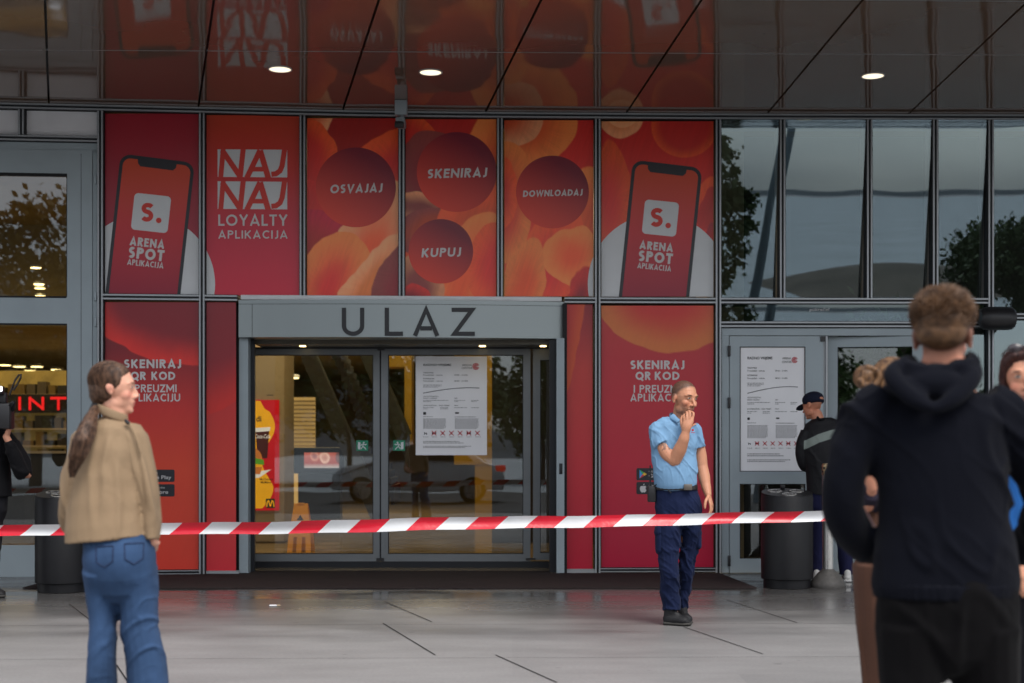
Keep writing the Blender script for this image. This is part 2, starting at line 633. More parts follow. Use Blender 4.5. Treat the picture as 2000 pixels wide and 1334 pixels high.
def strip_v(g, px, zb, zt, half=0.028, proud=0.05, Y=None, pl=None):
    """one grooved mullion: light fin, dark groove, light fin"""
    Yc = fy(px) if Y is None else Y
    X = (px - 1000) * Yc / FPX
    a = 0.0115
    g.box(X - half, X - a, Yc - proud, Yc + 0.26, zb, zt, 0)
    g.box(X + a, X + half, Yc - proud, Yc + 0.26, zb, zt, 0)
    g.box(X - a, X + a, Yc - proud + 0.03, Yc + 0.10, zb, zt, 1)
    # rubber gaskets against the panes
    g.box(X - half - 0.008, X - half, Yc - proud + 0.02, Yc + 0.08, zb, zt, 2)
    g.box(X + half, X + half + 0.008, Yc - proud + 0.02, Yc + 0.08, zb, zt, 2)


def strip_h(g, x0, x1, z, half=0.028, proud=0.047, trim=0.028):
    """grooved transom along the facade between photo columns x0 and x1"""
    xs = sorted(set([x0, x1] + [k for k in KX if x0 < k < x1]))
    a = 0.0115
    for i in range(len(xs) - 1):
        p, q = xs[i], xs[i + 1]
        Yp, Yq = fy(p), fy(q)
        Xp, Xq = (p - 1000) * Yp / FPX, (q - 1000) * Yq / FPX
        if i == 0: Xp += trim
        if i == len(xs) - 2: Xq -= trim

        def bar(z0, z1, pr, mi):
            g.hexa([(Xp, Yp - pr, z0), (Xq, Yq - pr, z0), (Xq, Yq + 0.255, z0), (Xp, Yp + 0.255, z0),
                    (Xp, Yp - pr, z1), (Xq, Yq - pr, z1), (Xq, Yq + 0.255, z1), (Xp, Yp + 0.255, z1)], mi)
        bar(z - half, z - a, proud, 0)
        bar(z + a, z + half, proud, 0)
        bar(z - a, z + a, proud - 0.03, 1)
        bar(z - half - 0.007, z - half, proud - 0.02, 2)
        bar(z + half, z + half + 0.007, proud - 0.02, 2)


FR = [M['alu'], M['alu_dark'], M['gasket']]
for px, zb, zt in ((198, 0, 4.776), (396, 0, 4.776), (1167, 0, 4.776), (1402, 0, 4.776), (1933, 0, 4.776),
                   (592, 2.90, 4.776), (785, 2.90, 4.776), (976.6, 2.90, 4.776), (1527, 2.90, 4.776),
                   (1696.5, 2.90, 4.776), (1825, 2.90, 4.776), (44, 4.518, 4.776), (2140, 0, 4.776), (-170, 0, 4.776)):
    g = Geo(); strip_v(g, px, zb, zt); g.build('mullion', FR, B)
for x0, x1, z in ((-300, 2300, Z_TOP), (-170, 198, Z_STRIP), (198, 396, Z_MID), (396, 470, Z_MID), (1097, 1167, Z_MID),
                  (1167, 1402, Z_MID), (1402, 1933, Z_MID), (1402, 1933, Z_T2), (1933, 2140, 2.71)):
    g = Geo(); strip_h(g, x0, x1, z); g.build('transom', FR, B)
for x0, x1 in ((198, 396), (1167, 1402)):      # bottom rails of the wide panels
    g = Geo(); strip_h(g, x0, x1, 0.034, half=0.02); g.build('bottom_rail', FR, B)


# soffit panels, each with its own edges (dark open joints between them)
def soffit():
    ends = [((-490, 186), (-590, 0)), ((-195, 191), (-247, 0)), ((95, 195), (88, 0)), ((388, 205), (418, 0)), ((671, 210), (740, 0)), ((950, 215), (1057, 0)),
            ((1225, 218), (1370, 0)), ((1500, 220), (1685, 0)), ((1775, 222), (2010, 0)), ((2050, 223), (2340, 0)), ((2330, 223), (2660, 0))]
    H = Z_TOP + 0.032 - EYE
    ls = []
    for (a, b) in ends:
        Ya = FPX * H / (HY - a[1]); Yb = FPX * H / (HY - b[1])
        P = Vector(((a[0] - 1000) * Ya / FPX, Ya)); Q = Vector(((b[0] - 1000) * Yb / FPX, Yb))
        ls.append((P, Q))
    z = Z_TOP + 0.032
    Yn, Yf = 10.72, 15.30

    def X(i, Y):
        P, Q = ls[i]
        return P.x + (Q.x - P.x) * (Y - P.y) / (Q.y - P.y)
    gap = 0.011
    cross = [Yn, 11.27, 12.80, Yf]
    for i in range(len(ls) - 1):
        g = Geo()
        a0, a1, b0, b1 = X(i, Yn) + gap, X(i + 1, Yn) - gap, X(i, Yf) + gap, X(i + 1, Yf) - gap
        g.hexa([(a0, Yn, z), (a1, Yn, z), (b1, Yf, z), (b0, Yf, z), (a0, Yn, z + 0.05), (a1, Yn, z + 0.05), (b1, Yf, z + 0.05), (b0, Yf, z + 0.05)])
        o = g.build('soffit_panel', M['soffit'], B)
    # thin seams across the panels
    for Y0 in (11.27, 12.80):
        g = Geo()
        for i in range(len(ls) - 1):
            xa, xb = X(i, Y0) + gap + 0.004, X(i + 1, Y0) - gap - 0.004
            dy = (xa + 6) * 0.018
            dy2 = (xb + 6) * 0.018
            g.hexa([(xa, Y0 - 0.12 + dy, z - 0.003), (xb, Y0 - 0.12 + dy2, z - 0.003), (xb, Y0 - 0.114 + dy2, z - 0.003), (xa, Y0 - 0.114 + dy, z - 0.003),
                    (xa, Y0 - 0.12 + dy, z + 0.01), (xb, Y0 - 0.12 + dy2, z + 0.01), (xb, Y0 - 0.114 + dy2, z + 0.01), (xa, Y0 - 0.114 + dy, z + 0.01)])
        g.build('soffit_seam', M['alu'], B)
    g = Geo()
    g.box(-13, 13, Yn - 0.02, 15.35, z + 0.07, z + 0.6)
    g.build('canopy_roof', M['alu_dark'], B)
    g = Geo()
    g.box(-13, 13, 15.36, 15.5, z - 0.1, z + 5)
    g.build('upper_wall', M['door_grey'], B)


soffit()


# panes
def pane(x0, x1, yt, yb, m, name='window', off=-0.02, pl=None, tilt=0.0):
    # tilt: the pane leans outwards at its top (degrees)
    P = pl or Plane(x0, x1)
    f = [P.at(x0, yb, off), P.at(x1, yb, off), P.at(x1, yt, off), P.at(x0, yt, off)]
    dz = (f[2].z - f[0].z) * math.tan(R(tilt))
    f[0] -= Vector((P.n.x, P.n.y, 0)) * dz; f[1] -= Vector((P.n.x, P.n.y, 0)) * dz
    b = [p - Vector((P.n.x, P.n.y, 0)) * 0.012 for p in f]
    z0, z1 = f[0].z, f[2].z
    for p in (*f[:2], *b[:2]): p.z = z0
    for p in (*f[2:], *b[2:]): p.z = z1
    g = Geo(); g.hexa(f + b)
    return g.build(name, m, B)


pane(-165, 40, 212, 266, M['glass_spandrel'], 'spandrel_pane')
pane(48, 194, 212, 269, M['glass_spandrel'], 'spandrel_pane')
for x0, x1 in ((1408, 1521), (1533, 1690.5), (1702.5, 1819), (1831, 1927), (1939, 2134)):
    pane(x0, x1, 234, 585 if x1 < 1930 else 612, M['glass_coat'], off=0.04, tilt=5.4)
pane(1408, 1927, 594, 631, M['glass_coat'], tilt=3.0)
pane(1939, 2134, 626, 1122, M['glass_coat'])
pane(1835, 1927, 641, 1122, M['glass_coat'])


# ---------------- door leaves and frames
def frame_rect(g, P, x0, x1, y0, y1, off, depth, mi=0):
    f = [P.at(x0, y1, off), P.at(x1, y1, off), P.at(x1, y0, off), P.at(x0, y0, off)]
    zb, zt = f[0].z, f[2].z
    for p in f[:2]: p.z = zb
    for p in f[2:]: p.z = zt
    nb = Vector((P.n.x, P.n.y, 0)) * -depth
    g.hexa(f + [p + nb for p in f], mi)
    return g


def leaf(P, x0, x1, y0, y1, holes, off=0.0, depth=0.05, m=None, name='door'):
    """door leaf: a panel with rectangular openings (list of px rects stacked vertically, same columns)"""
    g = Geo()
    hx0, hx1 = holes[0][0], holes[0][1]
    frame_rect(g, P, x0, hx0, y0, y1, off, depth)
    frame_rect(g, P, hx1, x1, y0, y1, off, depth)
    ys = [y0] + [v for h in holes for v in (h[2], h[3])] + [y1]
    for k in range(0, len(ys), 2):
        frame_rect(g, P, hx0 + 0.05, hx1 - 0.05, ys[k], ys[k + 1], off, depth)
    d = g.build(name, m or M['door_grey'], B)
    # beads
    gb = Geo()
    for h in holes:
        w = 1.3
        frame_rect(gb, P, h[0], h[0] + w, h[2], h[3], off + 0.002, depth - 0.004)
        frame_rect(gb, P, h[1] - w, h[1], h[2], h[3], off + 0.002, depth - 0.004)
        frame_rect(gb, P, h[0] + w, h[1] - w, h[2], h[2] + w, off + 0.002, depth - 0.004)
        frame_rect(gb, P, h[0] + w, h[1] - w, h[3] - w, h[3], off + 0.002, depth - 0.004)
    gb.build('glazing_bead', M['gasket'], d)
    for h in holes:
        gp = Geo()
        frame_rect(gp, P, h[0] + 1.3, h[1] - 1.3, h[2] + 1.3, h[3] - 1.3, off - 0.02, 0.01)
        gp.build('pane', M['glass'], d)
    return d


def hinge(P, px, y0, y1, parent, m, w=4, off=0.0):
    g = Geo()
    frame_rect(g, P, px - w / 2, px + w / 2, y0, y1, off + 0.022, 0.025)
    g.build('hinge', m, parent, bevel=0.003)


# left door (cut by the edge of the photo)
PLD = Plane(-170, 198)
for q in ((-163, 191, 276, 292), (181, 191, 292.2, 1133), (-163, -153, 292.2, 1133)):
    g = Geo(); frame_rect(g, PLD, *q, 0.0, 0.06); g.build('door_frame', M['door_grey'], B)
d = leaf(PLD, -152, 180, 293.5, 1128, [(-110, 131, 339, 580), (-110, 131, 632, 1064)], off=0.012)
g = Geo()
for x in (158, -128):
    frame_rect(g, PLD, x, x + 0.8, 300, 1126, 0.0135, 0.01)
g.build('leaf_seam', M['gasket'], d)
for y in (342, 570, 620, 1000):
    hinge(PLD, 186, y, y + 17, d, M['door_grey'], 5, 0.012)

# right double door
PRD = Plane(1402, 1825)
for q in ((1408.5, 1829, 641, 655), (1408.5, 1424, 655.2, 1126), (1806, 1829, 655.2, 1126)):
    g = Geo(); frame_rect(g, PRD, *q, 0.0, 0.06); g.build('door_frame', M['door_grey'], B)
d = leaf(PRD, 1425.2, 1608, 656.5, 1122, [(1445, 1573, 677, 921), (1445, 1573, 945, 1091)], off=0.012)
for y in (675, 776, 1085):
    hinge(PRD, 1424.6, y, y + 21, d, M['black'], 5, 0.012)
g = Geo(); frame_rect(g, PRD, 1603, 1612, 657, 667, 0.03, 0.018); g.build('door_closer', M['black'], d)
POP = Plane(1617, 1804, fy(1617) + 0.13, fy(1804))      # this leaf stands slightly open
d = leaf(POP, 1617, 1804, 656.5, 1122, [(1636, 1782, 678, 921), (1636, 1782, 945, 1091)], off=0.012)
for q in ((1608.3, 1612.3, 656.5, 1122, -0.012, 0.03), (1612.8, 1616.6, 656.5, 1122, 0.014, 0.05)):
    g = Geo(); frame_rect(g, PRD, *q); g.build('meeting_stile', [M['alu']], B)

# ---------------- the sliding entrance ULAZ
YD = 15.72
PD = Plane(400, 1200, YD, YD)
PF = Plane(470, 1100)
g = Geo()           # fascia, slightly bowed
n = 24
zt_, zb_ = zat(589, 15.03), zat(661, 15.03)
fv = []
for i in range(n + 1):
    t = i / n
    px = 466 + (1102 - 466) * t
    p = PF.at(px, 600, 0.02 + 0.10 * math.sin(math.pi * t))
    fv.append(p)
for i in range(n):
    a, b = fv[i], fv[i + 1]
    g.hexa([(a.x, a.y, zb_), (b.x, b.y, zb_), (b.x, 15.25, zb_), (a.x, 15.25, zb_), (a.x, a.y, zt_), (b.x, b.y, zt_), (b.x, 15.25, zt_), (a.x, 15.25, zt_)])
fas = g.build('entrance_fascia', M['fascia'], B)
bm = bmesh.new(); bm.from_mesh(fas.data); bmesh.ops.remove_doubles(bm, verts=bm.verts, dist=0.0005)
dead = [f for f in bm.faces if abs(f.normal.x) > 0.9 and f.calc_center_median().x + 0 > fv[0].x + 0.02 and f.calc_center_median().x < fv[-1].x - 0.02]
bmesh.ops.delete(bm, geom=dead, context='FACES')
for f in bm.faces: f.smooth = abs(f.normal.z) < 0.5
for e in bm.edges: e.smooth = not (len(e.link_faces) == 2 and e.calc_face_angle(0) > R(30))
bm.to_mesh(fas.data); bm.free()
g = Geo()           # seam lines of the fascia cladding
for i in range(n):
    a, b = fv[i], fv[i + 1]
    za = zat(597.5, 15.03)
    g.hexa([(a.x, a.y - 0.0015, za), (b.x, b.y - 0.0015, za), (b.x, b.y + 0.01, za), (a.x, a.y + 0.01, za), (a.x, a.y - 0.0015, za + 0.004), (b.x, b.y - 0.0015, za + 0.004), (b.x, b.y + 0.01, za + 0.004), (a.x, a.y + 0.01, za + 0.004)])
p = fv[1]
g.box(p.x - 0.002, p.x + 0.002, p.y - 0.002, p.y + 0.01, zb_ + 0.001, za - 0.001)
g.build('fascia_seam', M['gasket'], fas)
g = Geo()           # pale sill over the fascia
for (xa, xb) in ((470, 1097),):
    A_, B_ = PF.at(xa, 580, 0.05), PF.at(xb, 580, 0.05)
    z1, z0 = Z_MID + 0.033, zt_ + 0.002
    g.hexa([(A_.x, A_.y, z0), (B_.x, B_.y, z0), (B_.x, 15.2, z0), (A_.x, 15.2, z0), (A_.x, A_.y, z1), (B_.x, B_.y, z1), (B_.x, 15.2, z1), (A_.x, 15.2, z1)])
g.build('fascia_sill', M['sill'], B, bevel=0.004)
for (xa, xb) in ((466, 484), (1086, 1101)):      # jambs: light posts with dark reveals
    a, b = PF.at(xa, 900, -0.05), PF.at(xb, 900, -0.05)
    g = Geo(); g.box(a.x, b.x, 14.96, 15.31, 0, zb_ - 0.002); g.build('door_jamb', M['door_grey'], B)
for xa, xb in ((484.3, 497), (1073, 1085.7)):
    g = Geo(); X_ = lambda p_, Y_: (p_ - 1000) * Y_ / FPX
    g.hexa([(X_(xa, 15.1), 15.10, 0), (X_(xb, 15.1), 15.10, 0), (X_(xb, YD), YD + .06, 0), (X_(xa, YD), YD + .06, 0), (X_(xa, 15.1), 15.10, zb_ - .004), (X_(xb, 15.1), 15.10, zb_ - .004), (X_(xb, YD), YD + .06, zb_ - .004), (X_(xa, YD), YD + .06, zb_ - .004)])
    g.build('door_reveal', M['alu_dark'], B)
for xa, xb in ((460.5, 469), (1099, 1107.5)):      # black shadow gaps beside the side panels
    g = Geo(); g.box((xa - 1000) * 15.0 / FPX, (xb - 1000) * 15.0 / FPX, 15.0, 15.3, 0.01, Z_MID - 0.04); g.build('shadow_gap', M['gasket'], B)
for xa, xb in ((402, 467), (1100, 1162)):
    a, b = Plane(396, 470).at(xa, 1120, 0.03), Plane(396, 470).at(xb, 1120, 0.03)
    Yr = fy((xa + xb) / 2)
    g = Geo(); g.box((xa - 1000) * Yr / FPX, (xb - 1000) * Yr / FPX, Yr - 0.025, Yr + 0.05, 0.006, 0.045); g.build('bottom_rail', M['alu'], B)
g = Geo()           # ceiling of the porch and its back edge
a, b = PF.at(484.3, 900), PF.at(1085.7, 900)
g.box(a.x, b.x, 15.26, YD + 0.5, zb_ - 0.045, zb_ + 0.03)
porch = g.build('porch_ceiling', mat('porch_soffit', (0.10, 0.085, 0.06), 0.3, 0.1, 0.5, 0.1), B)
for px, py in ((597, 668), (943, 668), (1060, 674)):
    g = Geo(); p = PD.at(px, py); g.lathe((p.x, 15.5, zb_ - 0.051), [(0.035, 0), (0.035, 0.008)], 20); g.build('porch_spot', M['lamp_warm'], porch)
for q in ((678, 681, 0.015, 0.1), (1097, 1112, 0.0, 0.12)):
    g = Geo(); frame_rect(g, PD, 497.5, 1072.5, *q); g.build('door_track', M['alu_dark'], B)
DG = mat('sliding_door_frame', (0.17, 0.185, 0.195), 0.4, 0.2, 0.45, 0.06)
d1 = leaf(PD, 470, 741.5, 681.5, 1096.5, [(490, 729, 693, 1082)], m=DG, name='sliding_door')
d2 = leaf(PD, 744.5, 1036, 681.5, 1096.5, [(758, 1022, 693, 1082)], m=DG, name='sliding_door')
d3 = leaf(PD, 1041, 1090, 681.5, 1094, [(1055, 1078, 703, 1080)], off=-0.03, m=DG, name='fixed_side_leaf')
g = Geo(); frame_rect(g, PD, 741.6, 744.4, 681.5, 1096, -0.004, 0.03); g.build('meeting_gasket', M['gasket'], d1)
g = Geo(); frame_rect(g, PD, 737, 751, 679, 684, 0.02, 0.02); frame_rect(g, PD, 735, 750, 1090, 1096, 0.012, 0.02); g.build('guide_shoe', M['black'], d1)
g = Geo(); frame_rect(g, PD, 1027, 1046, 1090, 1094, 0.02, 0.02); g.build('guide_shoe', M['black'], d2)
g = Geo()
a = PF.at(1095, 915); g.box(a.x - 0.02, a.x + 0.015, 14.955, 14.98, zat(926, 15), zat(905, 15)); g.build('key_switch', M['alu_dark'], B, bevel=0.003)

# ---------------- interior shell
g = Geo(); g.box(-14, 14, 16.6, 44, 5.2, 5.4); g.build('hall_ceiling', M['interior_wall'], B)
g = Geo(); g.box(-13.9, 13.9, 25, 43.9, 3.45, 3.6); g.build('lowered_ceiling', M['interior_wall'], B)
g = Geo(); g.box(-13.9, 13.9, 24.8, 25, 3.45, 5.2); g.build('bulkhead_wall', M['interior_wall'], B)
g = Geo(); g.box(-14, 14, 44, 44.2, 0, 5.2); g.build('rear_wall', M['interior_wall'], B)
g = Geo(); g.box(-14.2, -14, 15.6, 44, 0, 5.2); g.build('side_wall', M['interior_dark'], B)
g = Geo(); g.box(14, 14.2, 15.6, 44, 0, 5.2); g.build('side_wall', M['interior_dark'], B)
# wall with shopfront to the right of the doors; tan wall carrying the menu display
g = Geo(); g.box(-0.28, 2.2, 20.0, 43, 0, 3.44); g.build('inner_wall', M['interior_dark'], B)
g = Geo(); g.box(-0.97, -0.31, 24.0, 24.6, 1.06, 3.44); g.box(-0.62, -0.31, 24.02, 24.58, 0.01, 1.06); g.box(-2.1, -1.68, 24.0, 24.6, 2.7, 3.44); g.box(-1.80, -1.68, 24.0, 24.6, 1.4, 2.7); g.build('yellow_wall', M['interior_yellow'], B)
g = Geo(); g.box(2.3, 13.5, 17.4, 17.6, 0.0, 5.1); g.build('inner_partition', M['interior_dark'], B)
g = Geo(); g.box(2.22, 2.62, 16.2, 17.3, 0.0, 5.1); g.build('pillar', M['interior_tan'], B)
# ------------------------------------------------------------------ lettering drawn as strokes
def arc(cx, cy, rx, ry, a0, a1, n=14):
    return [(cx + rx * math.cos(R(a0 + (a1 - a0) * i / n)), cy + ry * math.sin(R(a0 + (a1 - a0) * i / n))) for i in range(n + 1)]


def glyph(c, t):
    h = t / 2
    if c == 'A': w = .80; return w, [[(h * .95, 0), (w / 2, 1 - h * .8), (w - h * .95, 0)], [(.19 * w + h, .27), (.81 * w - h, .27)]]
    if c == 'C': w = .74; return w, [arc(.54 * w + .04, .5, .5 * w - h + .06, .5 - h, 48, 312, 22)]
    if c == 'D': w = .76; return w, [[(h, 0), (h, 1)], [(h, 1 - h), (.3 * w, 1 - h)] + arc(.32 * w, .5, .68 * w - h, .5 - h, 88, -88, 18) + [(.3 * w, h), (h, h)]]
    if c == 'E': w = .54; return w, [[(h, 0), (h, 1)], [(h, 1 - h), (w, 1 - h)], [(h, .52), (w * .92, .52)], [(h, h), (w, h)]]
    if c == 'G': w = .82; return w, [arc(.5 * w, .5, .5 * w - h, .5 - h, 48, 350, 22) + [(.55 * w, .44)]]
    if c == 'I': w = t; return w, [[(h, 0), (h, 1)]]
    if c == 'J': w = .40; return w, [[(w - h, 1), (w - h, .22)] + arc(.02, .22, w - h - .02, .22 - h + .05, -4, -80, 8)]
    if c == 'K': w = .68; return w, [[(h, 0), (h, 1)], [(h, .38), (w - h, 1)], [(.34 * w, .56), (w - h * .8, 0)]]
    if c == 'L': w = .5; return w, [[(h, 0), (h, 1)], [(h, h), (w, h)]]
    if c == 'M': w = .92; return w, [[(h, 0), (h, 1)], [(w - h, 0), (w - h, 1)], [(h, 1 - h), (w / 2, .28), (w - h, 1 - h)]]
    if c == 'N': w = .78; return w, [[(h, 0), (h, 1)], [(w - h, 0), (w - h, 1)], [(h, 1 - h), (w - h, h)]]
    if c == 'O': w = .90; return w, [arc(w / 2, .5, w / 2 - h, .5 - h, 0, 360, 32)]
    if c == 'P': w = .60; return w, [[(h, 0), (h, 1)], [(h, 1 - h), (.5 * w, 1 - h)] + arc(.5 * w, .72, .5 * w - h, .28 - h, 86, -86, 12) + [(.5 * w, .44 + h), (h, .44 + h)]]
    if c == 'Q': w = .90; return w, [arc(w / 2, .5, w / 2 - h, .5 - h, 0, 360, 32), [(.55 * w, .26), (.92 * w, -.1)]]
    if c == 'R': w = .64; return w, [[(h, 0), (h, 1)], [(h, 1 - h), (.5 * w, 1 - h)] + arc(.5 * w, .73, .46 * w - h, .27 - h, 86, -86, 12) + [(.5 * w, .46 + h), (h, .46 + h)], [(.45 * w, .46), (w - h * .8, 0)]]
    if c == 'S':
        w = .56; r1 = (.96 - 2 * h) / 4; r2 = r1 + .02
        return w, [arc(w / 2 + .01, 1 - h - r1, w / 2 - h, r1, 38, 250, 16) + arc(w / 2 - .01, h + r2, w / 2 - h, r2, 70, -142, 16)]
    if c == 'T': w = .60; return w, [[(w / 2, 0), (w / 2, 1)], [(0, 1 - h), (w, 1 - h)]]
    if c == 'U': w = .72; return w, [[(h, 1), (h, .36)] + arc(w / 2, .36, w / 2 - h, .36 - h, 182, 358, 16) + [(w - h, .36), (w - h, 1)]]
    if c == 'V': w = .76; return w, [[(h * .9, 1), (w / 2, h * .8), (w - h * .9, 1)]]
    if c == 'W': w = 1.12; return w, [[(h * .9, 1), (.28 * w, h * .8), (w / 2, .92), (.72 * w, h * .8), (w - h * .9, 1)]]
    if c == 'Y': w = .72; return w, [[(h * .9, 1), (w / 2, .46), (w - h * .9, 1)], [(w / 2, 0), (w / 2, .48)]]
    if c == 'Z': w = .62; return w, [[(0, 1 - h), (w - h, 1 - h), (h, h), (w, h)]]
    return .3, []


def stroke_polys(pl, t):
    """offset a polyline by +-t/2, returns list of quads"""
    P = [Vector(p) for p in pl]
    closed = (P[0] - P[-1]).length < 1e-4
    n = len(P)
    Ls, Rs = [], []
    for i in range(n):
        if closed:
            a, b = P[i - 1 if i else n - 2], P[(i + 1) if i < n - 1 else 1]
        else:
            a, b = P[max(i - 1, 0)], P[min(i + 1, n - 1)]
        d0 = (P[i] - a) if (P[i] - a).length > 1e-6 else (b - P[i])
        d1 = (b - P[i]) if (b - P[i]).length > 1e-6 else d0
        d0 = d0.normalized(); d1 = d1.normalized()
        n0 = Vector((-d0.y, d0.x)); n1 = Vector((-d1.y, d1.x))
        m = (n0 + n1)
        m = m.normalized() if m.length > 1e-4 else n0
        s = min(1 / max(m.dot(n0), 0.3), 2.2)
        Ls.append(P[i] + m * t / 2 * s)
        Rs.append(P[i] - m * t / 2 * s)
    return [(Ls[i], Ls[i + 1], Rs[i + 1], Rs[i]) for i in range(n - 1)]


def lettering(text, cx, ytop, ybot, width, thick=.17, slant=0.0, rot=0.0, pivot=None, xs=None):
    """text set in photo pixels: list of (quad in px, layer). thick relative to the cap height, xs widens the glyphs"""
    H = ybot - ytop
    if xs is None:      # spread the glyphs so that letter spacing stays about an eighth of the height
        nat = sum(glyph(ch, thick)[0] for ch in text) * H
        xs = (width - .13 * H * max(len(text) - 1, 0)) / nat
        xs = min(max(xs, .8), 1.22)
    gl = [glyph(c, thick / xs if False else thick) for c in text]
    ws = [g[0] * H * xs for g in gl]
    tr = (width - sum(ws)) / max(len(text) - 1, 1)
    x = cx - width / 2
    out = []
    c0, s0 = math.cos(R(rot)), math.sin(R(rot))
    pv = pivot or (cx, (ytop + ybot) / 2)
    for (w, strokes), wpx in zip(gl, ws):
        for k, st in enumerate(strokes):
            pts = [(p[0] * xs, p[1]) for p in st]
            for q in stroke_polys(pts, thick):
                poly = []
                for p in q:
                    px = x + p.x * H + slant * p.y * H
                    py = ybot - p.y * H
                    dx, dy = px - pv[0], py - pv[1]
                    poly.append((pv[0] + dx * c0 - dy * s0, pv[1] + dx * s0 + dy * c0))
                out.append((poly, k))
        x += wpx + tr
    return out


def put_polys(name, polys, P, off, m, parent, cols=None):
    v, f, c = [], [], []
    for poly, k in polys:
        b = len(v)
        for p in poly:
            v.append(P.at(p[0], p[1], off + 0.0004 * k))
            if cols: c.append(cols(p[0], p[1]))
        f.append(tuple(range(b, b + len(poly))))
    return mesh_obj(name, v, f, m, parent, cols=c if cols else None)


def small_text(name, text, px, base, cap, P, off, m, parent, bold=0.0, align='LEFT', slant=0.0, width=None):
    cu = bpy.data.curves.new('t', 'FONT')
    cu.body = text
    cu.size = 1.0
    cu.align_x = align
    cu.offset = bold
    cu.shear = slant
    cu.resolution_u = 3
    o = bpy.data.objects.new('t', cu)
    COL.objects.link(o)
    dg = bpy.context.evaluated_depsgraph_get()
    me = bpy.data.meshes.new_from_object(o.evaluated_get(dg))
    v = [(w.co.x, w.co.y) for w in me.vertices]
    f = [tuple(p.vertices) for p in me.polygons]
    bpy.data.objects.remove(o); bpy.data.curves.remove(cu); bpy.data.meshes.remove(me)
    k = cap / 0.72
    kx = k
    if width and v:
        kx = width / (max(p[0] for p in v) - min(p[0] for p in v))
    vs = [P.at(px + x * kx, base - y * k, off) for x, y in v]
    return mesh_obj(name, vs, f, m, parent)


def disc_poly(cx, cy, r, n=64, a0=0, a1=360):
    return [(cx + r * math.cos(R(a0 + (a1 - a0) * i / n)), cy + r * math.sin(R(a0 + (a1 - a0) * i / n))) for i in range(n)]


def clip(poly, x0, x1, y0, y1):
    def cut(P, inside, inter):
        out = []
        for i in range(len(P)):
            a, b = P[i - 1], P[i]
            if inside(b):
                if not inside(a): out.append(inter(a, b))
                out.append(b)
            elif inside(a): out.append(inter(a, b))
        return out

    def ix(X): return lambda a, b: (X, a[1] + (b[1] - a[1]) * (X - a[0]) / (b[0] - a[0]))
    def iy(Y): return lambda a, b: (a[0] + (b[0] - a[0]) * (Y - a[1]) / (b[1] - a[1]), Y)
    poly = cut(poly, lambda p: p[0] >= x0, ix(x0))
    poly = cut(poly, lambda p: p[0] <= x1, ix(x1))
    poly = cut(poly, lambda p: p[1] >= y0, iy(y0))
    poly = cut(poly, lambda p: p[1] <= y1, iy(y1))
    return poly


def rrect(cx, cy, w, h, r, rot=0, n=6):
    pts = []
    for (sx, sy, a) in ((1, 1, 0), (-1, 1, 90), (-1, -1, 180), (1, -1, 270)):
        for i in range(n + 1):
            t = R(a + 90 * i / n)
            pts.append((sx * (w / 2 - r) + r * math.cos(t), sy * (h / 2 - r) + r * math.sin(t)))
    c, s = math.cos(R(rot)), math.sin(R(rot))
    return [(cx + x * c - y * s, cy + x * s + y * c) for x, y in pts]


# ------------------------------------------------------------------ printed artwork (numpy fields in panel coordinates)
def vnoise(x, y, seed):
    rs = np.random.RandomState(seed)
    T = rs.rand(64, 64)
    xi = np.floor(x).astype(int); yi = np.floor(y).astype(int)
    fx = x - xi; fy_ = y - yi
    fx = fx * fx * (3 - 2 * fx); fy_ = fy_ * fy_ * (3 - 2 * fy_)
    a = T[yi % 64, xi % 64]; b = T[yi % 64, (xi + 1) % 64]; c = T[(yi + 1) % 64, xi % 64]; d = T[(yi + 1) % 64, (xi + 1) % 64]
    return (a * (1 - fx) + b * fx) * (1 - fy_) + (c * (1 - fx) + d * fx) * fy_


def fbm(x, y, seed, oct=3):
    s = 0; a = 0.5
    for k in range(oct):
        s = s + a * (vnoise(x * 2 ** k + 17 * k, y * 2 ** k + 5 * k, seed + k) - .5)
        a *= .5
    return s


C_DEEP = np.array(srgb(120, 20, 32)[:3]); C_RED = np.array(srgb(196, 40, 34)[:3]); C_ORG = np.array(srgb(226, 84, 40)[:3])
C_AMB = np.array(srgb(232, 126, 62)[:3]); C_PEACH = np.array(srgb(240, 158, 110)[:3]); C_PLUM = np.array(srgb(132, 56, 52)[:3]); C_WINE = np.array(srgb(150, 14, 46)[:3])
C_CRIM = np.array(srgb(186, 26, 54)[:3])
PALE = srgb(250, 200, 160)


def vgrad(stops):
    ys = [s[0] for s in stops]
    return lambda px, py: np.stack([np.interp(py, ys, [s[1][k] for s in stops]) for k in range(3)], -1)


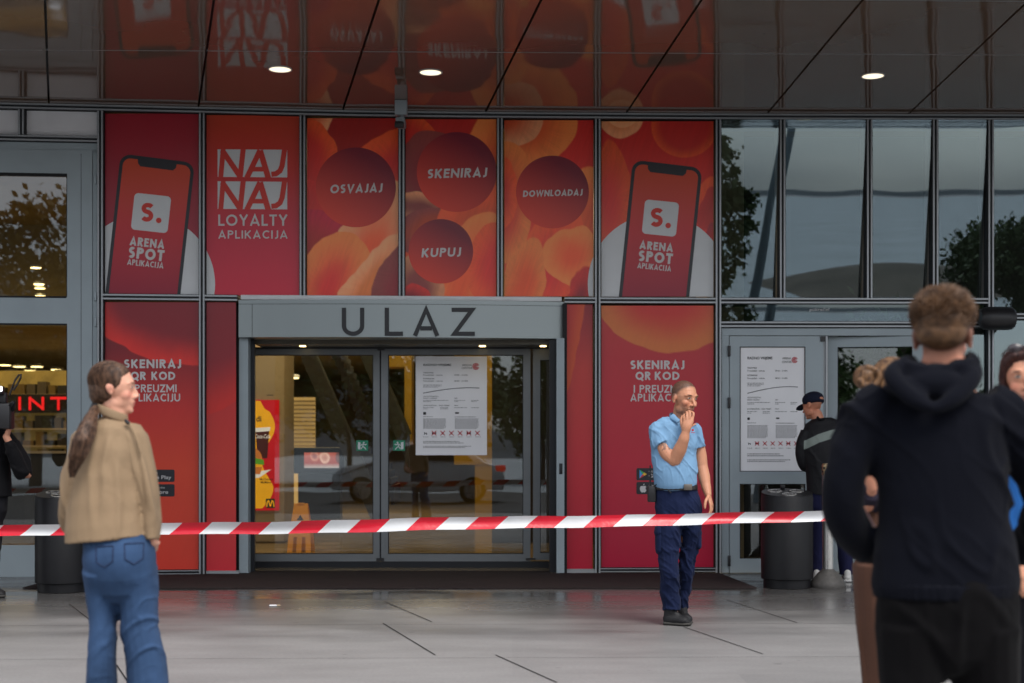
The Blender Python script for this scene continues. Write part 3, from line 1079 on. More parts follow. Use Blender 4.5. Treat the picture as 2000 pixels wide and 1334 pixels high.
def paint(px, py, base, blobs, seed, streak=0.11):
    col = base(px, py)
    wx = px + 46 * fbm(px / 95, py / 95, seed, 3) + 10 * fbm(px / 22, py / 22, seed + 9, 2)
    wy = py + 46 * fbm(px / 95, py / 95, seed + 31, 3) + 10 * fbm(px / 22, py / 22, seed + 40, 2)
    for (cx, cy, rx, ry, rot, edge, inner, fall, warp) in blobs:
        x = px + (wx - px) * warp - cx; y = py + (wy - py) * warp - cy
        c, s = math.cos(R(rot)), math.sin(R(rot))
        u = (x * c + y * s) / rx; v = (-x * s + y * c) / ry
        d = np.sqrt(u * u + v * v)
        t = np.clip((1 - d) / fall, 0, 1)
        t = t * t * (3 - 2 * t)
        th = np.arctan2(v, u)
        rib = 1 + streak * 1.5 * (vnoise(th * 44 + 40 + 5 * fbm(px / 40, py / 40, seed + 6, 2), d * 2 + px / 160, seed + 3) - .5) * (1 - t)
        cc = (edge * (1 - t)[..., None] + inner * t[..., None]) * rib[..., None]
        k = np.clip((1 - d) * min(rx, ry) / 1.6, 0, 1)[..., None]
        col = col * (1 - k) + cc * k
    col = col * (1 + streak * (vnoise(px / 3.0 + py / 9.0, py / 40, seed + 5) - .5))[..., None]
    return np.clip(col * np.where(py < 585, 1.32, 1.10)[..., None], 0, 1)  # upper row lifted to make up for light lost under the canopy


def art_panel(x0, x1, y0, y1, fn, label, P=None, step=1.7, off=-0.012, name='advertising_panel'):
    P = P or Plane(x0, x1)
    c = P.at((x0 + x1) / 2, y1, 0)
    t = thing(name, c, label, 'advertising panel', 'red advertising panels of the facade')
    nx, ny = max(2, int((x1 - x0) / step)), max(2, int((y1 - y0) / step))
    gx, gy = np.meshgrid(np.linspace(x0, x1, nx + 1), np.linspace(y0, y1, ny + 1))
    col = fn(gx, gy)
    v = []
    row0 = [P.at(x, 0, off) for x in gx[0]]
    # constant heights along each row: use the depth of every column
    zt, zb = P.at((x0 + x1) / 2, y0, off).z, P.at((x0 + x1) / 2, y1, off).z
    for j in range(ny + 1):
        for i in range(nx + 1):
            p = P.at(gx[j, i], gy[j, i], off)
            v.append(p)
    f = [(j * (nx + 1) + i, (j + 1) * (nx + 1) + i, (j + 1) * (nx + 1) + i + 1, j * (nx + 1) + i + 1) for j in range(ny) for i in range(nx)]
    nv = len(v)
    back = [P.at(x, y, off - 0.012) for x, y in ((x0, y0), (x1, y0), (x1, y1), (x0, y1))]
    v += back
    f.append((nv, nv + 1, nv + 2, nv + 3))
    cc = np.ones((nv + 4, 4)); cc[:nv, :3] = col.reshape(-1, 3); cc[nv:, :3] = .1
    mesh_obj('printed_sheet', v, f, M['print'], t, cols=cc)
    return t, P


def disc(t, P, cx, cy, r, box, text, tw, th, a=(0.040, 0.0, 0.014), slant=.13, rot=-1.5, tcx=None, tcy=None):
    ca = np.array(srgb(118, 8, 40)[:3]); cb = np.array(srgb(228, 62, 38)[:3])

    def cf(px, py):
        k = np.clip(((px - cx) * -0.55 + (py - cy) * .84) / r * .55 + .42, 0, 1)
        c = ca * (1 - k) + cb * k
        return (*c, 1)
    poly = clip(disc_poly(cx, cy, r, 72), *box)
    v, f, c = [P.at(cx, cy, -0.0085)], [], [cf(cx, cy)]
    # rings for an even gradient
    rings = 5
    n = len(poly)
    for k in range(1, rings + 1):
        for p in poly:
            q = (cx + (p[0] - cx) * k / rings, cy + (p[1] - cy) * k / rings)
            v.append(P.at(q[0], q[1], -0.0085)); c.append(cf(*q))
    for i in range(n):
        f.append((0, 1 + i, 1 + (i + 1) % n))
        for k in range(rings - 1):
            a_, b_ = 1 + k * n, 1 + (k + 1) * n
            f.append((a_ + i, b_ + i, b_ + (i + 1) % n, a_ + (i + 1) % n))
    d = mesh_obj('gradient_disc', v, f, M['print'], t, cols=c)
    y = tcy if tcy is not None else cy + 2
    put_polys('lettering', lettering(text, tcx or cx, y - th / 2, y + th / 2, tw, .215, slant, rot), P, -0.0055, M['letter_white'], d)
    return d


def phone(t, P, cx, ytop, w, rot, box, tile, lines):
    """phone print: cx, ytop = centre of its top edge"""
    c, s = math.cos(R(rot)), math.sin(R(rot))
    sh = 0.02
    def tr(x, y): return (cx + x * c - (y) * s * .86 + sh * 0, ytop + x * s + y * c)
    def rr(w_, h_, r_, y0):
        pts = rrect(0, h_ / 2, w_, h_, r_)
        return [tr(x, y + y0) for x, y in pts]
    body = clip(rr(w, 360, 21, 0), *box)
    b = put_polys('phone_body', [(body, 0)], P, -0.0085, M['phone_black'], t)
    scr = rr(w - 13, 350, 15, 7)
    scr = clip(scr, *box)
    top = np.array(srgb(206, 74, 38)[:3]); mid = np.array(srgb(196, 36, 44)[:3]); bot = np.array(srgb(150, 12, 48)[:3])
    ya, yb = ytop, box[3]

    def cf(py):
        k = (py - ya) / (yb - ya)
        return top * (1 - k / .5) + mid * (k / .5) if k < .5 else mid * (1 - (k - .5) / .5) + bot * ((k - .5) / .5)
    # slice the screen into bands so that the gradient is smooth
    v, f, cc = [], [], []
    nb = 24
    y0s = min(p[1] for p in scr); y1s = max(p[1] for p in scr)
    for k in range(nb):
        band = clip(scr, -1e5, 1e5, y0s + (y1s - y0s) * k / nb, y0s + (y1s - y0s) * (k + 1) / nb)
        if len(band) < 3: continue
        b0 = len(v)
        for p in band:
            v.append(P.at(p[0], p[1], -0.0062)); cc.append((*cf(p[1]), 1))
        f.append(tuple(range(b0, b0 + len(band))))
    mesh_obj('phone_screen', v, f, M['print'], b, cols=cc)
    notch = [tr(x, y) for x, y in ((-39, 4), (39, 4), (37, 15), (32, 20), (-32, 20), (-37, 15))]
    put_polys('phone_notch', [(notch, 0)], P, -0.0045, M['phone_black'], b)
    # app tile with its S. mark
    tx, ty, tw = tile
    tl = put_polys('app_tile', [(rrect(tx, ty, tw, tw, 8, rot - 1), 0)], P, -0.0045, M['white_print'], t)
    put_polys('tile_mark', lettering('S', tx - 8, ty - 19, ty + 18, 28, .235, 0, rot, (tx, ty), xs=1.42) +
              [(disc_poly(tx + 15, ty + 14.5, 5.4, 20), 0)], P, -0.0028, M['s_red'], tl)
    for (txt, lx, ly, lw, lh, th) in lines:
        put_polys('lettering', lettering(txt, lx, ly - lh / 2, ly + lh / 2, lw, th, 0, rot - 1), P, -0.0035, M['letter_white'], t)


M['s_red'] = mat('mark_red', srgb(206, 54, 44), 0.4, 0, 0.4, 0.03)
M['google'] = mat('store_badge_colours', (1, 1, 1), 0.4, attr=True)

RB = vgrad([(215, C_DEEP), (420, C_RED * .8 + C_DEEP * .2), (585, C_CRIM)])
# ---- top row
BX1 = (205, 388.5, 222, 575)
t, P = art_panel(205, 388.5, 222, 575, lambda x, y: paint(x, y, vgrad([(222, C_DEEP * 1.5), (430, C_WINE * .6 + C_DEEP * .4), (575, C_WINE)]), [], 3, .02),  # top stop brightened against the canopy's shade
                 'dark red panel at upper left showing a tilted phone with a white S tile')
put_polys('white_circle', [(clip(disc_poly(283, 555, 137, 90), *BX1), 0)], P, -0.0105, M['white_print'], t)
phone(t, P, 308, 309, 146, 7.2, BX1, (295, 416, 72), [('ARENA', 287.5, 474, 68, 17, .23), ('SPOT', 286, 496, 70, 22, .24), ('APLIKACIJA', 284, 515, 71, 11.5, .18)])

BX2 = (403.5, 584.5, 225, 577)
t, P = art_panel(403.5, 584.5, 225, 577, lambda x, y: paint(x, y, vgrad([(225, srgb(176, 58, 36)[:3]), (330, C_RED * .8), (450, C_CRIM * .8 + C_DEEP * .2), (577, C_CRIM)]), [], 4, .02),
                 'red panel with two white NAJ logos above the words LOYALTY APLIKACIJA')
put_polys('white_circle', [(clip(disc_poly(283, 555, 137, 90), *BX2), 0)], P, -0.0105, M['white_print'], t)
for yt in (291.5, 354.0):
    h_ = 55
    lg = put_polys('logo_block', [([(425, yt), (561, yt + 1), (561, yt + h_), (425, yt + h_ - 1)], 0)], P, -0.0085, M['white_print'], t)
    L_ = []
    def st(pts, th):
        L_.extend([([(p.x, p.y) for p in q], 0) for q in stroke_polys(pts, th)])
    st([(431, yt + h_ + 1), (436, yt - 1)], 9.5); st([(434, yt + 2), (468, yt + h_ - 3)], 10.5); st([(469, yt + h_), (475, yt - 1)], 10)
    st([(482, yt + h_ + 1), (508, yt + 2)], 10.5); st([(508, yt + 2), (524, yt + h_ + 1)], 11); st([(490, yt + 39), (518, yt + 39)], 9)
    st([(556, yt - 1), (551, yt + 32), (547, yt + 42), (539, yt + 48), (530, yt + 49)], 10)
    L_ = [(clip(p, 424.5, 561.5, yt - .5, yt + h_ + .5), i % 7) for i, (p, _) in enumerate(L_)]
    put_polys('logo_letters', [q for q in L_ if len(q[0]) > 2], P, -0.0062, M['s_red'], lg)
put_polys('lettering', lettering('LOYALTY', 494, 419, 441, 136, .17), P, -0.0065, M['letter_white'], t)
put_polys('lettering', lettering('APLIKACIJA', 494, 450, 466, 136, .17), P, -0.0065, M['letter_white'], t)

# wave panels
BX3 = (600, 779, 231, 578)
b3 = [(650, 250, 190, 150, 0, C_RED, C_RED * .55, .7, .6), (606, 226, 44, 66, 24, C_PEACH * .9, C_ORG * .85, .8, .7), (590, 320, 70, 85, 0, C_ORG, C_RED, .6, .9),
      (770, 330, 110, 70, -35, C_ORG * 1.05, C_RED, .9, .7), (600, 395, 62, 48, 30, C_RED * 1.1, C_RED * .9, .9, .9), (612, 500, 90, 95, 0, C_CRIM * .95, C_RED * .62, .8, .6),
      (720, 500, 66, 150, 28, C_PEACH, C_ORG, .9, .9), (650, 560, 74, 110, 22, C_AMB, C_RED * 1.15, .9, .7), (735, 560, 46, 120, 30, C_PEACH * .95, C_AMB * .8, .8, 1.0),
      (800, 555, 62, 100, 15, C_PLUM, C_DEEP * 1.3, .9, .9)]
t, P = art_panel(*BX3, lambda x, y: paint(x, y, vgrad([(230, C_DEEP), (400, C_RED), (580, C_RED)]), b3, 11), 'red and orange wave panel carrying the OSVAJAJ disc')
disc(t, P, 695, 366, 78, BX3, 'OSVAJAJ', 102, 17)
BX4 = (792, 969.5, 233, 580)
b4 = [(880, 250, 130, 70, 10, C_ORG, C_RED * .8, .7, .8), (800, 300, 70, 90, -20, C_ORG * .9, C_RED, .6, .8), (842, 345, 80, 90, 0, C_PLUM * 1.05, C_DEEP * 1.2, .9, .6),
      (960, 330, 60, 110, 0, C_AMB, C_ORG * .8, .9, .8), (820, 400, 72, 34, 14, C_PEACH * .8, C_PLUM * .9, .8, 1), (838, 450, 80, 50, -10, C_PLUM * 1.1, C_ORG * .5, .7, 1),
      (930, 440, 80, 90, 20, C_ORG * 1.1, C_ORG * .8, .7, .8), (905, 540, 60, 140, 25, C_AMB, C_ORG, .9, .9), (985, 520, 72, 90, 10, C_ORG, C_RED * 1.2, .7, .7),
      (815, 560, 52, 60, 0, C_PEACH * .7, C_PLUM, .7, 1), (800, 590, 40, 40, 0, C_RED, C_DEEP, .7, 1)]
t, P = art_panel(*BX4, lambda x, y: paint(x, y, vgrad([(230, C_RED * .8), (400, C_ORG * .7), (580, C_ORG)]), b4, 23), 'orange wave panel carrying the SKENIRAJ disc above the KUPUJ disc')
disc(t, P, 892, 336, 78, BX4, 'SKENIRAJ', 117, 18)
disc(t, P, 861, 491, 63, BX4, 'KUPUJ', 77, 17.5)
BX5 = (985, 1159, 235, 579)
b5 = [(1010, 238, 120, 92, 0, C_AMB * .95, C_ORG * .75, .75, .35), (985, 228, 76, 62, 0, C_PEACH * .75, C_ORG * .7, .8, .3), (985, 400, 60, 120, 0, C_AMB * .9, C_RED * 1.1, .8, .6),
      (980, 380, 36, 70, 0, C_ORG, C_RED, .8, .5), (1150, 440, 40, 110, 0, C_AMB, C_ORG * .8, .9, .8), (1075, 530, 62, 130, 18, C_ORG, C_RED * 1.15, .9, .9),
      (1020, 560, 40, 100, 20, C_AMB * .9, C_ORG * .9, .9, .9), (1120, 500, 50, 60, 40, C_AMB, C_ORG, .9, .9), (1128, 570, 26, 60, 25, C_RED * .9, C_DEEP * 1.2, .9, 1.2)]
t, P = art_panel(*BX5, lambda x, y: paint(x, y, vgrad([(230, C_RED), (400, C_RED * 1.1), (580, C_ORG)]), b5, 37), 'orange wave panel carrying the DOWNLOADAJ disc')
put_polys('white_circle', [(clip(disc_poly(1285, 555, 137, 90), *BX5), 0)], P, -0.0105, M['white_print'], t)
disc(t, P, 1079, 375, 71, BX5, 'DOWNLOADAJ', 116, 12.5)
BX6 = (1174.5, 1393.5, 237, 579.5)
b6 = [(1212, 226, 46, 44, 0, C_PEACH * .85, C_AMB * .8, .8, .3), (1215, 218, 34, 32, 0, C_PEACH, C_AMB, .8, .3), (1338, 246, 66, 62, 0, C_ORG * .8, C_RED * .8, .35, .15),
      (1190, 400, 40, 130, 0, C_ORG * .8, C_RED, .9, .7), (1380, 450, 50, 110, 10, C_ORG * .9, C_RED * 1.05, .9, .7), (1384, 405, 20, 46, 12, C_RED * .8, C_RED * .7, .9, .8), (1392, 470, 14, 40, 0, C_DEEP * 1.5, C_RED * .8, .9, .5)]
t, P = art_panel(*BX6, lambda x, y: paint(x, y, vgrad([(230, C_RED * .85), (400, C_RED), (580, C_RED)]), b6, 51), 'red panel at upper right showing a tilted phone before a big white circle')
put_polys('white_circle', [(clip(disc_poly(1285, 555, 137, 90), *BX6), 0)], P, -0.0105, M['white_print'], t)
phone(t, P, 1304, 320, 137, 6.8, BX6, (1290, 426, 67), [('ARENA', 1282, 481, 66, 16, .23), ('SPOT', 1280.5, 502.5, 67, 21, .24), ('APLIKACIJA', 1278, 521.5, 66, 11, .18)])


# ---- lower row
def badges(t, P, x0, x1, ya, yb, left):
    w = x1 - x0
    for k, y0 in enumerate((ya, yb)):
        b = put_polys('store_badge', [(rrect((x0 + x1) / 2, y0 + 12.2, w, 24, 3), 0)], P, -0.0085, M['phone_black'], t)
        if k == 0:
            T = [(x0 + 6, y0 + 3.5), (x0 + 6, y0 + 20.5), (x0 + 20.5, y0 + 12)]
            cx, cy = x0 + 12, y0 + 12
            tri = [[T[0], (cx, cy), T[1]], [T[0], T[0 - 1], (cx, cy)], [T[1], (cx, cy), (x0 + 15.5, y0 + 15)], [(cx, cy), T[2], (x0 + 15.5, y0 + 15)]]
            tri[1] = [T[0], (x0 + 15.5, y0 + 9), (cx, cy)]
            tri[3] = [(cx, cy), (x0 + 15.5, y0 + 9), T[2], (x0 + 15.5, y0 + 15)]
            cl = [srgb(60, 150, 220), srgb(60, 170, 90), srgb(210, 60, 60), srgb(230, 180, 50)]
            v, f, c = [], [], []
            for tr_, col in zip(tri, cl):
                b0 = len(v)
                for p in tr_: v.append(P.at(p[0], p[1], -0.006)); c.append(col)
                f.append(tuple(range(b0, b0 + len(tr_))))
            mesh_obj('store_icon', v, f, M['google'], b, cols=c)
            small_text('lettering', 'GET IT ON', x0 + 24, y0 + 8.5, 3.6, P, -0.006, M['letter_white'], b, 0.0, width=w * .36)
            small_text('lettering', 'Google Play', x0 + 24, y0 + 18.5, 7.0, P, -0.006, M['letter_white'], b, 0.01, width=w * .66)
        else:
            a = []
            ox, oy = x0 + 13, y0 + 13
            body = [(0, -4.2), (2.2, -5.2), (4.6, -4.8), (6, -3.2), (4.8, -1), (5, 1.6), (6.6, 3.2), (5, 6.4), (3, 8), (0.4, 7.2), (-2.4, 8), (-4.8, 5.6), (-6.2, 1.6), (-6, -2), (-4.2, -4.6), (-2, -5)]
            a.append(([(ox + x, oy + y) for x, y in body], 0))
            a.append(([(ox + x, oy + y) for x, y in ((-.2, -5.8), (.4, -8), (2.8, -9.6), (2.4, -7.2))], 0))
            put_polys('store_icon', a, P, -0.006, M['letter_white'], b)
            small_text('lettering', 'Download on the', x0 + 24, y0 + 8.5, 3.6, P, -0.006, M['letter_white'], b, 0.0, width=w * .52)
            small_text('lettering', 'App Store', x0 + 24, y0 + 18.8, 7.2, P, -0.006, M['letter_white'], b, 0.008, width=w * .60)


BXL = (205, 388.5, 590, 1117)
bl = [(330, 560, 250, 140, 24, C_RED * 1.3, C_DEEP * 1.25, .42, .7)]
t, P = art_panel(*BXL, lambda x, y: paint(x, y, vgrad([(590, C_PLUM * .6), (680, C_DEEP * 1.1), (800, srgb(190, 44, 40)[:3]), (920, srgb(206, 66, 42)[:3]), (1117, srgb(204, 60, 46)[:3])]), bl, 62, .03),
                 'tall orange red panel with app store badges beside the left doors', step=2.0)
for (txt, ya, yb, w, th) in (('SKENIRAJ', 702, 719, 112, .22), ('QR', 726, 742, 30, .22), ('KOD', 726, 742, 47, .22), ('I', 751, 766, 3, .17), ('PREUZMI', 751, 766, 82, .17), ('APLIKACIJU', 769, 784, 108, .17)):
    cx = {'QR': 270, 'KOD': 319, 'I': 253, 'PREUZMI': 304}.get(txt, 298)
    put_polys('lettering', lettering(txt, cx, ya, yb, w, th), P, -0.0085, M['letter_white'], t)
badges(t, P, 250, 341, 917, 945.5, True)
BXl2 = (403.5, 461, 590, 1116)
t, P = art_panel(*BXl2, lambda x, y: paint(x, y, vgrad([(590, C_DEEP * 1.3), (760, srgb(186, 40, 44)[:3]), (900, srgb(198, 58, 46)[:3]), (1117, srgb(196, 46, 56)[:3])]), [(440, 590, 130, 230, 20, C_RED * 1.05, C_DEEP * 1.3, .5, .5)], 63, .03),
                 'narrow plain red panel just left of the ULAZ doorway', P=Plane(396, 470))
BXr0 = (1107.5, 1157.5, 594, 1114)
t, P = art_panel(*BXr0, lambda x, y: paint(x, y, vgrad([(590, C_DEEP * 1.4), (720, srgb(188, 52, 46)[:3]), (900, srgb(190, 44, 54)[:3]), (1117, C_CRIM * .9)]), [(1100, 640, 40, 160, 10, C_ORG * .8, C_RED, .8, .6)], 64, .03),
                 'narrow plain red panel just right of the ULAZ doorway')
BXR = (1174.5, 1393.5, 597, 1114)
t, P = art_panel(*BXR, lambda x, y: paint(x, y, vgrad([(590, srgb(186, 50, 46)[:3]), (700, srgb(180, 36, 48)[:3]), (900, srgb(182, 30, 52)[:3]), (1117, srgb(170, 10, 52)[:3])]), [(1300, 560, 150, 130, 12, C_AMB * .75, C_RED * 1.0, .6, .5)], 65, .03),
                 'tall crimson panel with app store badges behind the man in the blue shirt', step=2.0)
for (txt, ya, yb, w, th) in (('SKENIRAJ', 704, 721, 106, .22), ('QR', 726, 742, 30, .22), ('KOD', 726, 742, 49, .22), ('I', 752, 767, 3, .17), ('PREUZMI', 752, 767, 80, .17), ('APLIKACIJU', 769, 784, 106, .17)):
    cx = {'QR': 1256, 'KOD': 1303, 'I': 1239, 'PREUZMI': 1289}.get(txt, 1284)
    put_polys('lettering', lettering(txt, cx, ya, yb, w, th), P, -0.0085, M['letter_white'], t)
badges(t, P, 1243, 1331, 914, 941, False)

# ---- ULAZ letters
def ulaz():
    t = thing('entrance_sign', PF.at(797, 661, 0.1), 'large dark ULAZ letters spaced along the grey fascia over the door', 'sign')
    for c, xa, xb in (('U', 667, 712), ('L', 750, 787), ('A', 805.5, 859), ('Z', 882, 927.5)):
        H = 55.0
        th = .15
        w, stt = glyph(c, th)
        kx = (xb - xa) / w
        polys = []
        for k, s_ in enumerate(stt):
            # strokes in px space so that the pen keeps its width
            pts = [(xa + p[0] * kx, 656 - p[1] * H) for p in s_]
            for q in stroke_polys(pts, 8.4):
                polys.append(([(p.x, p.y) for p in q], k))
        offm = 0.02 + 0.10 * math.sin(math.pi * ((xa + xb) / 2 - 466) / 636) + 0.009
        o = put_polys('letter', polys, PF, offm, M['letter_dark'], t)
        bm = bmesh.new(); bm.from_mesh(o.data)
        bmesh.ops.remove_doubles(bm, verts=bm.verts, dist=0.0002)
        r = bmesh.ops.extrude_face_region(bm, geom=bm.faces[:])
        bmesh.ops.translate(bm, verts=[g_ for g_ in r['geom'] if isinstance(g_, bmesh.types.BMVert)], vec=(0, 0.02, 0))
        bmesh.ops.recalc_face_normals(bm, faces=bm.faces)
        bm.to_mesh(o.data); bm.free()


ulaz()


# ---- opening hours posters
def poster(P, x0, x1, y0, y1, off, label, arrow=False):
    t = thing('opening_hours_poster', P.at((x0 + x1) / 2, y1, off), label, 'poster')
    g = Geo()
    f = [P.at(x0, y1, off), P.at(x1, y1, off), P.at(x1, y0, off), P.at(x0, y0, off)]
    nb = Vector((P.n.x, P.n.y, 0)) * -0.003
    g.hexa(f + [p + nb for p in f])
    g.build('sheet', M['paper'], t)
    W, Hh = x1 - x0, y1 - y0
    X = lambda u: x0 + u * W
    Yp = lambda v: y0 + v * Hh
    o2 = off + 0.0025
    tx = lambda s, u, v, cap, m='ink', b=0.0, wd=None: small_text('lettering', s, X(u), Yp(v), cap * Hh, P, o2, M[m], t, b, width=(wd * W if wd else None))
    tx('RADNO VRIJEME', .105, .096, .021, 'ink', .02, .39)
    tx('ARENA', .652, .097, .018, 'ink', 0, .135); tx('CENTAR', .645, .126, .018, 'ink', 0, .15)
    # red spiral emblem
    ring = []
    for r_ in (.042, .026, .011):
        pts = [(X(.845) + r_ * W * math.cos(a), Yp(.102) + r_ * W * math.sin(a)) for a in np.linspace(0.3, 6.0, 26)]
        ring += [([(p.x, p.y) for p in q], 0) for q in stroke_polys(pts, .011 * W)]
    put_polys('emblem', ring, P, o2, M['ink_red'], t)
    tx('TRGOVINE', .105, .172, .0125, 'ink', .01, .145); tx('Ponedjeljak – subota', .105, .195, .0125, 'ink', .005, .27); tx('09:00 – 21:00h', .54, .195, .0125, 'ink', .005, .19)
    tx('INTERSPAR', .105, .232, .0125, 'ink', .01, .155); tx('Ponedjeljak – subota', .105, .255, .0125, 'ink', .005, .27); tx('08:00 – 21:00h', .54, .255, .0125, 'ink', .005, .19)
    cur = [(X(.105 + .79 * k), Yp(.372 - .054 * math.sin(k * 1.9) / math.sin(1.9 * .82))) for k in np.linspace(0, 1, 22)]
    put_polys('swoosh_line', [([(p.x, p.y) for p in q], 0) for q in stroke_polys(cur, 1.3)], P, o2, M['ink'], t)
    tx('UGOSTITELJSTVO,', .105, .411, .0115, 'ink', .005, .215); tx('KINO I CASINO', .105, .43, .0115, 'ink', .005, .19)
    tx('HEP', .54, .43, .0115, 'ink', .005, .045)
    tx('JAVNI BILJEŽNIK – ANJA TREBIĆ', .105, .503, .0115, 'ink', .005, .375); tx('FINA', .54, .503, .0115, 'ink', .005, .055)
    # fine print: lines of words too small to read
    rnd = random.Random(5)

    def para(u0, u1, v0, lines, dv, hh, last=.7):
        fine = []
        for k in range(lines):
            u = u0
            end = u1 if k < lines - 1 else u0 + (u1 - u0) * last
            end -= rnd.random() * .04 * (u1 - u0)
            while u < end:
                w = .012 + .03 * rnd.random()
                e = min(u + w, end)
                y = Yp(v0 + k * dv)
                fine.append(([(X(u), y), (X(e), y), (X(e), y + hh * Hh), (X(u), y + hh * Hh)], 0))
                u = e + .008
        put_polys('fine_print', fine, P, o2, M['ink_grey'], t)
    para(.105, .37, .287, 3, .011, .0045, .8)
    para(.105, .47, .443, 2, .012, .005, .3); para(.54, .70, .443, 2, .012, .005, .4); para(.78, .89, .443, 2, .012, .005)
    para(.105, .26, .517, 2, .012, .005, .4); para(.345, .46, .517, 2, .012, .005, 1); para(.54, .72, .517, 1, .012, .005, 1); para(.78, .89, .517, 1, .012, .005, 1)
    para(.105, .24, .608, 1, .01, .005, 1); para(.55, .84, .61, 1, .01, .006, 1)
    para(.105, .43, .63, 11, .0098, .0048, .9); para(.55, .89, .63, 11, .0098, .0048, .9)
    for k in range(7): para(.105 + .122 * k, .105 + .122 * k + .075, .813, 1, .01, .0045, 1)
    para(.105, .62, .858, 1, .01, .007, 1); para(.105, .68, .873, 1, .01, .007, 1); para(.105, .78, .907, 1, .01, .006, 1); para(.105, .70, .92, 1, .01, .006, 1)
    ic = []
    for k in range(7):
        cx, cy = X(.135 + .122 * k), Yp(.777)
        s_ = .022 * W
        if k == 0: ic += [([(cx - s_, cy - s_), (cx - .3 * s_, cy - s_ * .2), (cx + s_, cy - .2 * s_), (cx + s_, cy + s_), (cx + .5 * s_, cy + s_), (cx + .4 * s_, cy + .3 * s_), (cx - .2 * s_, cy + .3 * s_), (cx - .3 * s_, cy + s_), (cx - .8 * s_, cy + s_), (cx - .7 * s_, cy)], 0)]
        elif k in (1, 5): ic += [(disc_poly(cx - s_ * .7, cy, s_ * .75, 14), 0), (disc_poly(cx + s_ * .7, cy, s_ * .75, 14), 0)]
        else: ic += [([(cx - s_ * .9, cy - s_ * .4), (cx + s_ * .9, cy - s_ * .7), (cx + s_ * .2, cy + s_ * .1), (cx + .5 * s_, cy + s_), (cx - .2 * s_, cy + .5 * s_)], 0)]
    ic += [(rrect(X(.125), Yp(.577), .04 * W, .04 * W, 1.2), 0), (rrect(X(.58), Yp(.573), .055 * W, .022 * W, 1.0), 0)]
    put_polys('pictogram', ic, P, o2, M['ink'], t)
    cr = []
    for k in range(1, 7):
        cx, cy, s_ = X(.135 + .122 * k), Yp(.777), .032 * W
        for sg in (1, -1):
            cr += [([(p.x, p.y) for p in q], 1 if sg > 0 else 2) for q in stroke_polys([(cx - s_, cy - sg * s_), (cx + s_, cy + sg * s_)], .011 * W)]
    put_polys('crossing_out', cr, P, o2 + 0.001, M['ink_red'], t)
    return t


poster(PRD, 1446.5, 1571.5, 678.5, 920, 0.0, 'white opening hours poster on the grey hinged door right of the guard')
poster(PD, 812, 951, 696, 889, -0.013, 'white opening hours poster on the glass of the ULAZ sliding door')

# green emergency exit stickers
for x0, mir in ((696, 1), (768, -1)):
    t = thing('exit_sign', PD.at(x0 + 11, 881, -0.015), 'small green running man exit sticker on the %s sliding door glass' % ('left' if mir > 0 else 'right'), 'exit sign')
    g = Geo(); frame_rect(g, PD, x0, x0 + 23, 860, 880.5, -0.012, 0.003); g.build('sticker', M['green_sign'], t)
    c = x0 + 11.5
    fx = lambda x: c + mir * x
    pic = [([(fx(-8.5), 863), (fx(-3.5), 864), (fx(-3.5), 878), (fx(-8.5), 877)], 0), (disc_poly(fx(3), 864.5, 1.7, 12), 0)]
    for pl in ([(2.5, 866), (1, 872)], [(1, 872), (4.5, 874), (7.5, 878)], [(1, 872), (-1, 875), (-2.5, 877)], [(2.5, 867), (6, 869), (8.5, 867)], [(2.5, 867), (-1, 868), (-2.5, 870.5)]):
        pic += [([(p.x, p.y) for p in q], 0) for q in stroke_polys([(fx(a), b) for a, b in pl], 1.7)]
    put_polys('pictogram', pic, PD, -0.011, M['white_print'], t)
small_text('window_sticker', 'pokreće!', 1581, 607, 5.5, Plane(1408, 1927), -0.0185, M['letter_white'], B, 0.0, width=38)
# ------------------------------------------------------------------ things at the entrance
def g2w(px, py):
    Y = FPX * EYE / (py - HY)
    return Vector(((px - 1000) * Y / FPX, Y, 0))


# entrance matting
g = Geo()
g.hexa([(-4.55, 13.33, 0.004), (2.28, 13.33, 0.004), (2.16, 14.93, 0.004), (-4.55, 14.93, 0.004), (-4.55, 13.33, 0.016), (2.28, 13.33, 0.016), (2.16, 14.93, 0.016), (-4.55, 14.93, 0.016)])
g.box(-2.74, 0.40, 14.931, 15.20, 0.008, 0.0162)
tag(g.build('entrance_mat', M['mat_brown'], loc=(-1, 13.4, 0)), 'wide dark brown ribbed matting in front of the entrance', 'door mat')

# litter bins


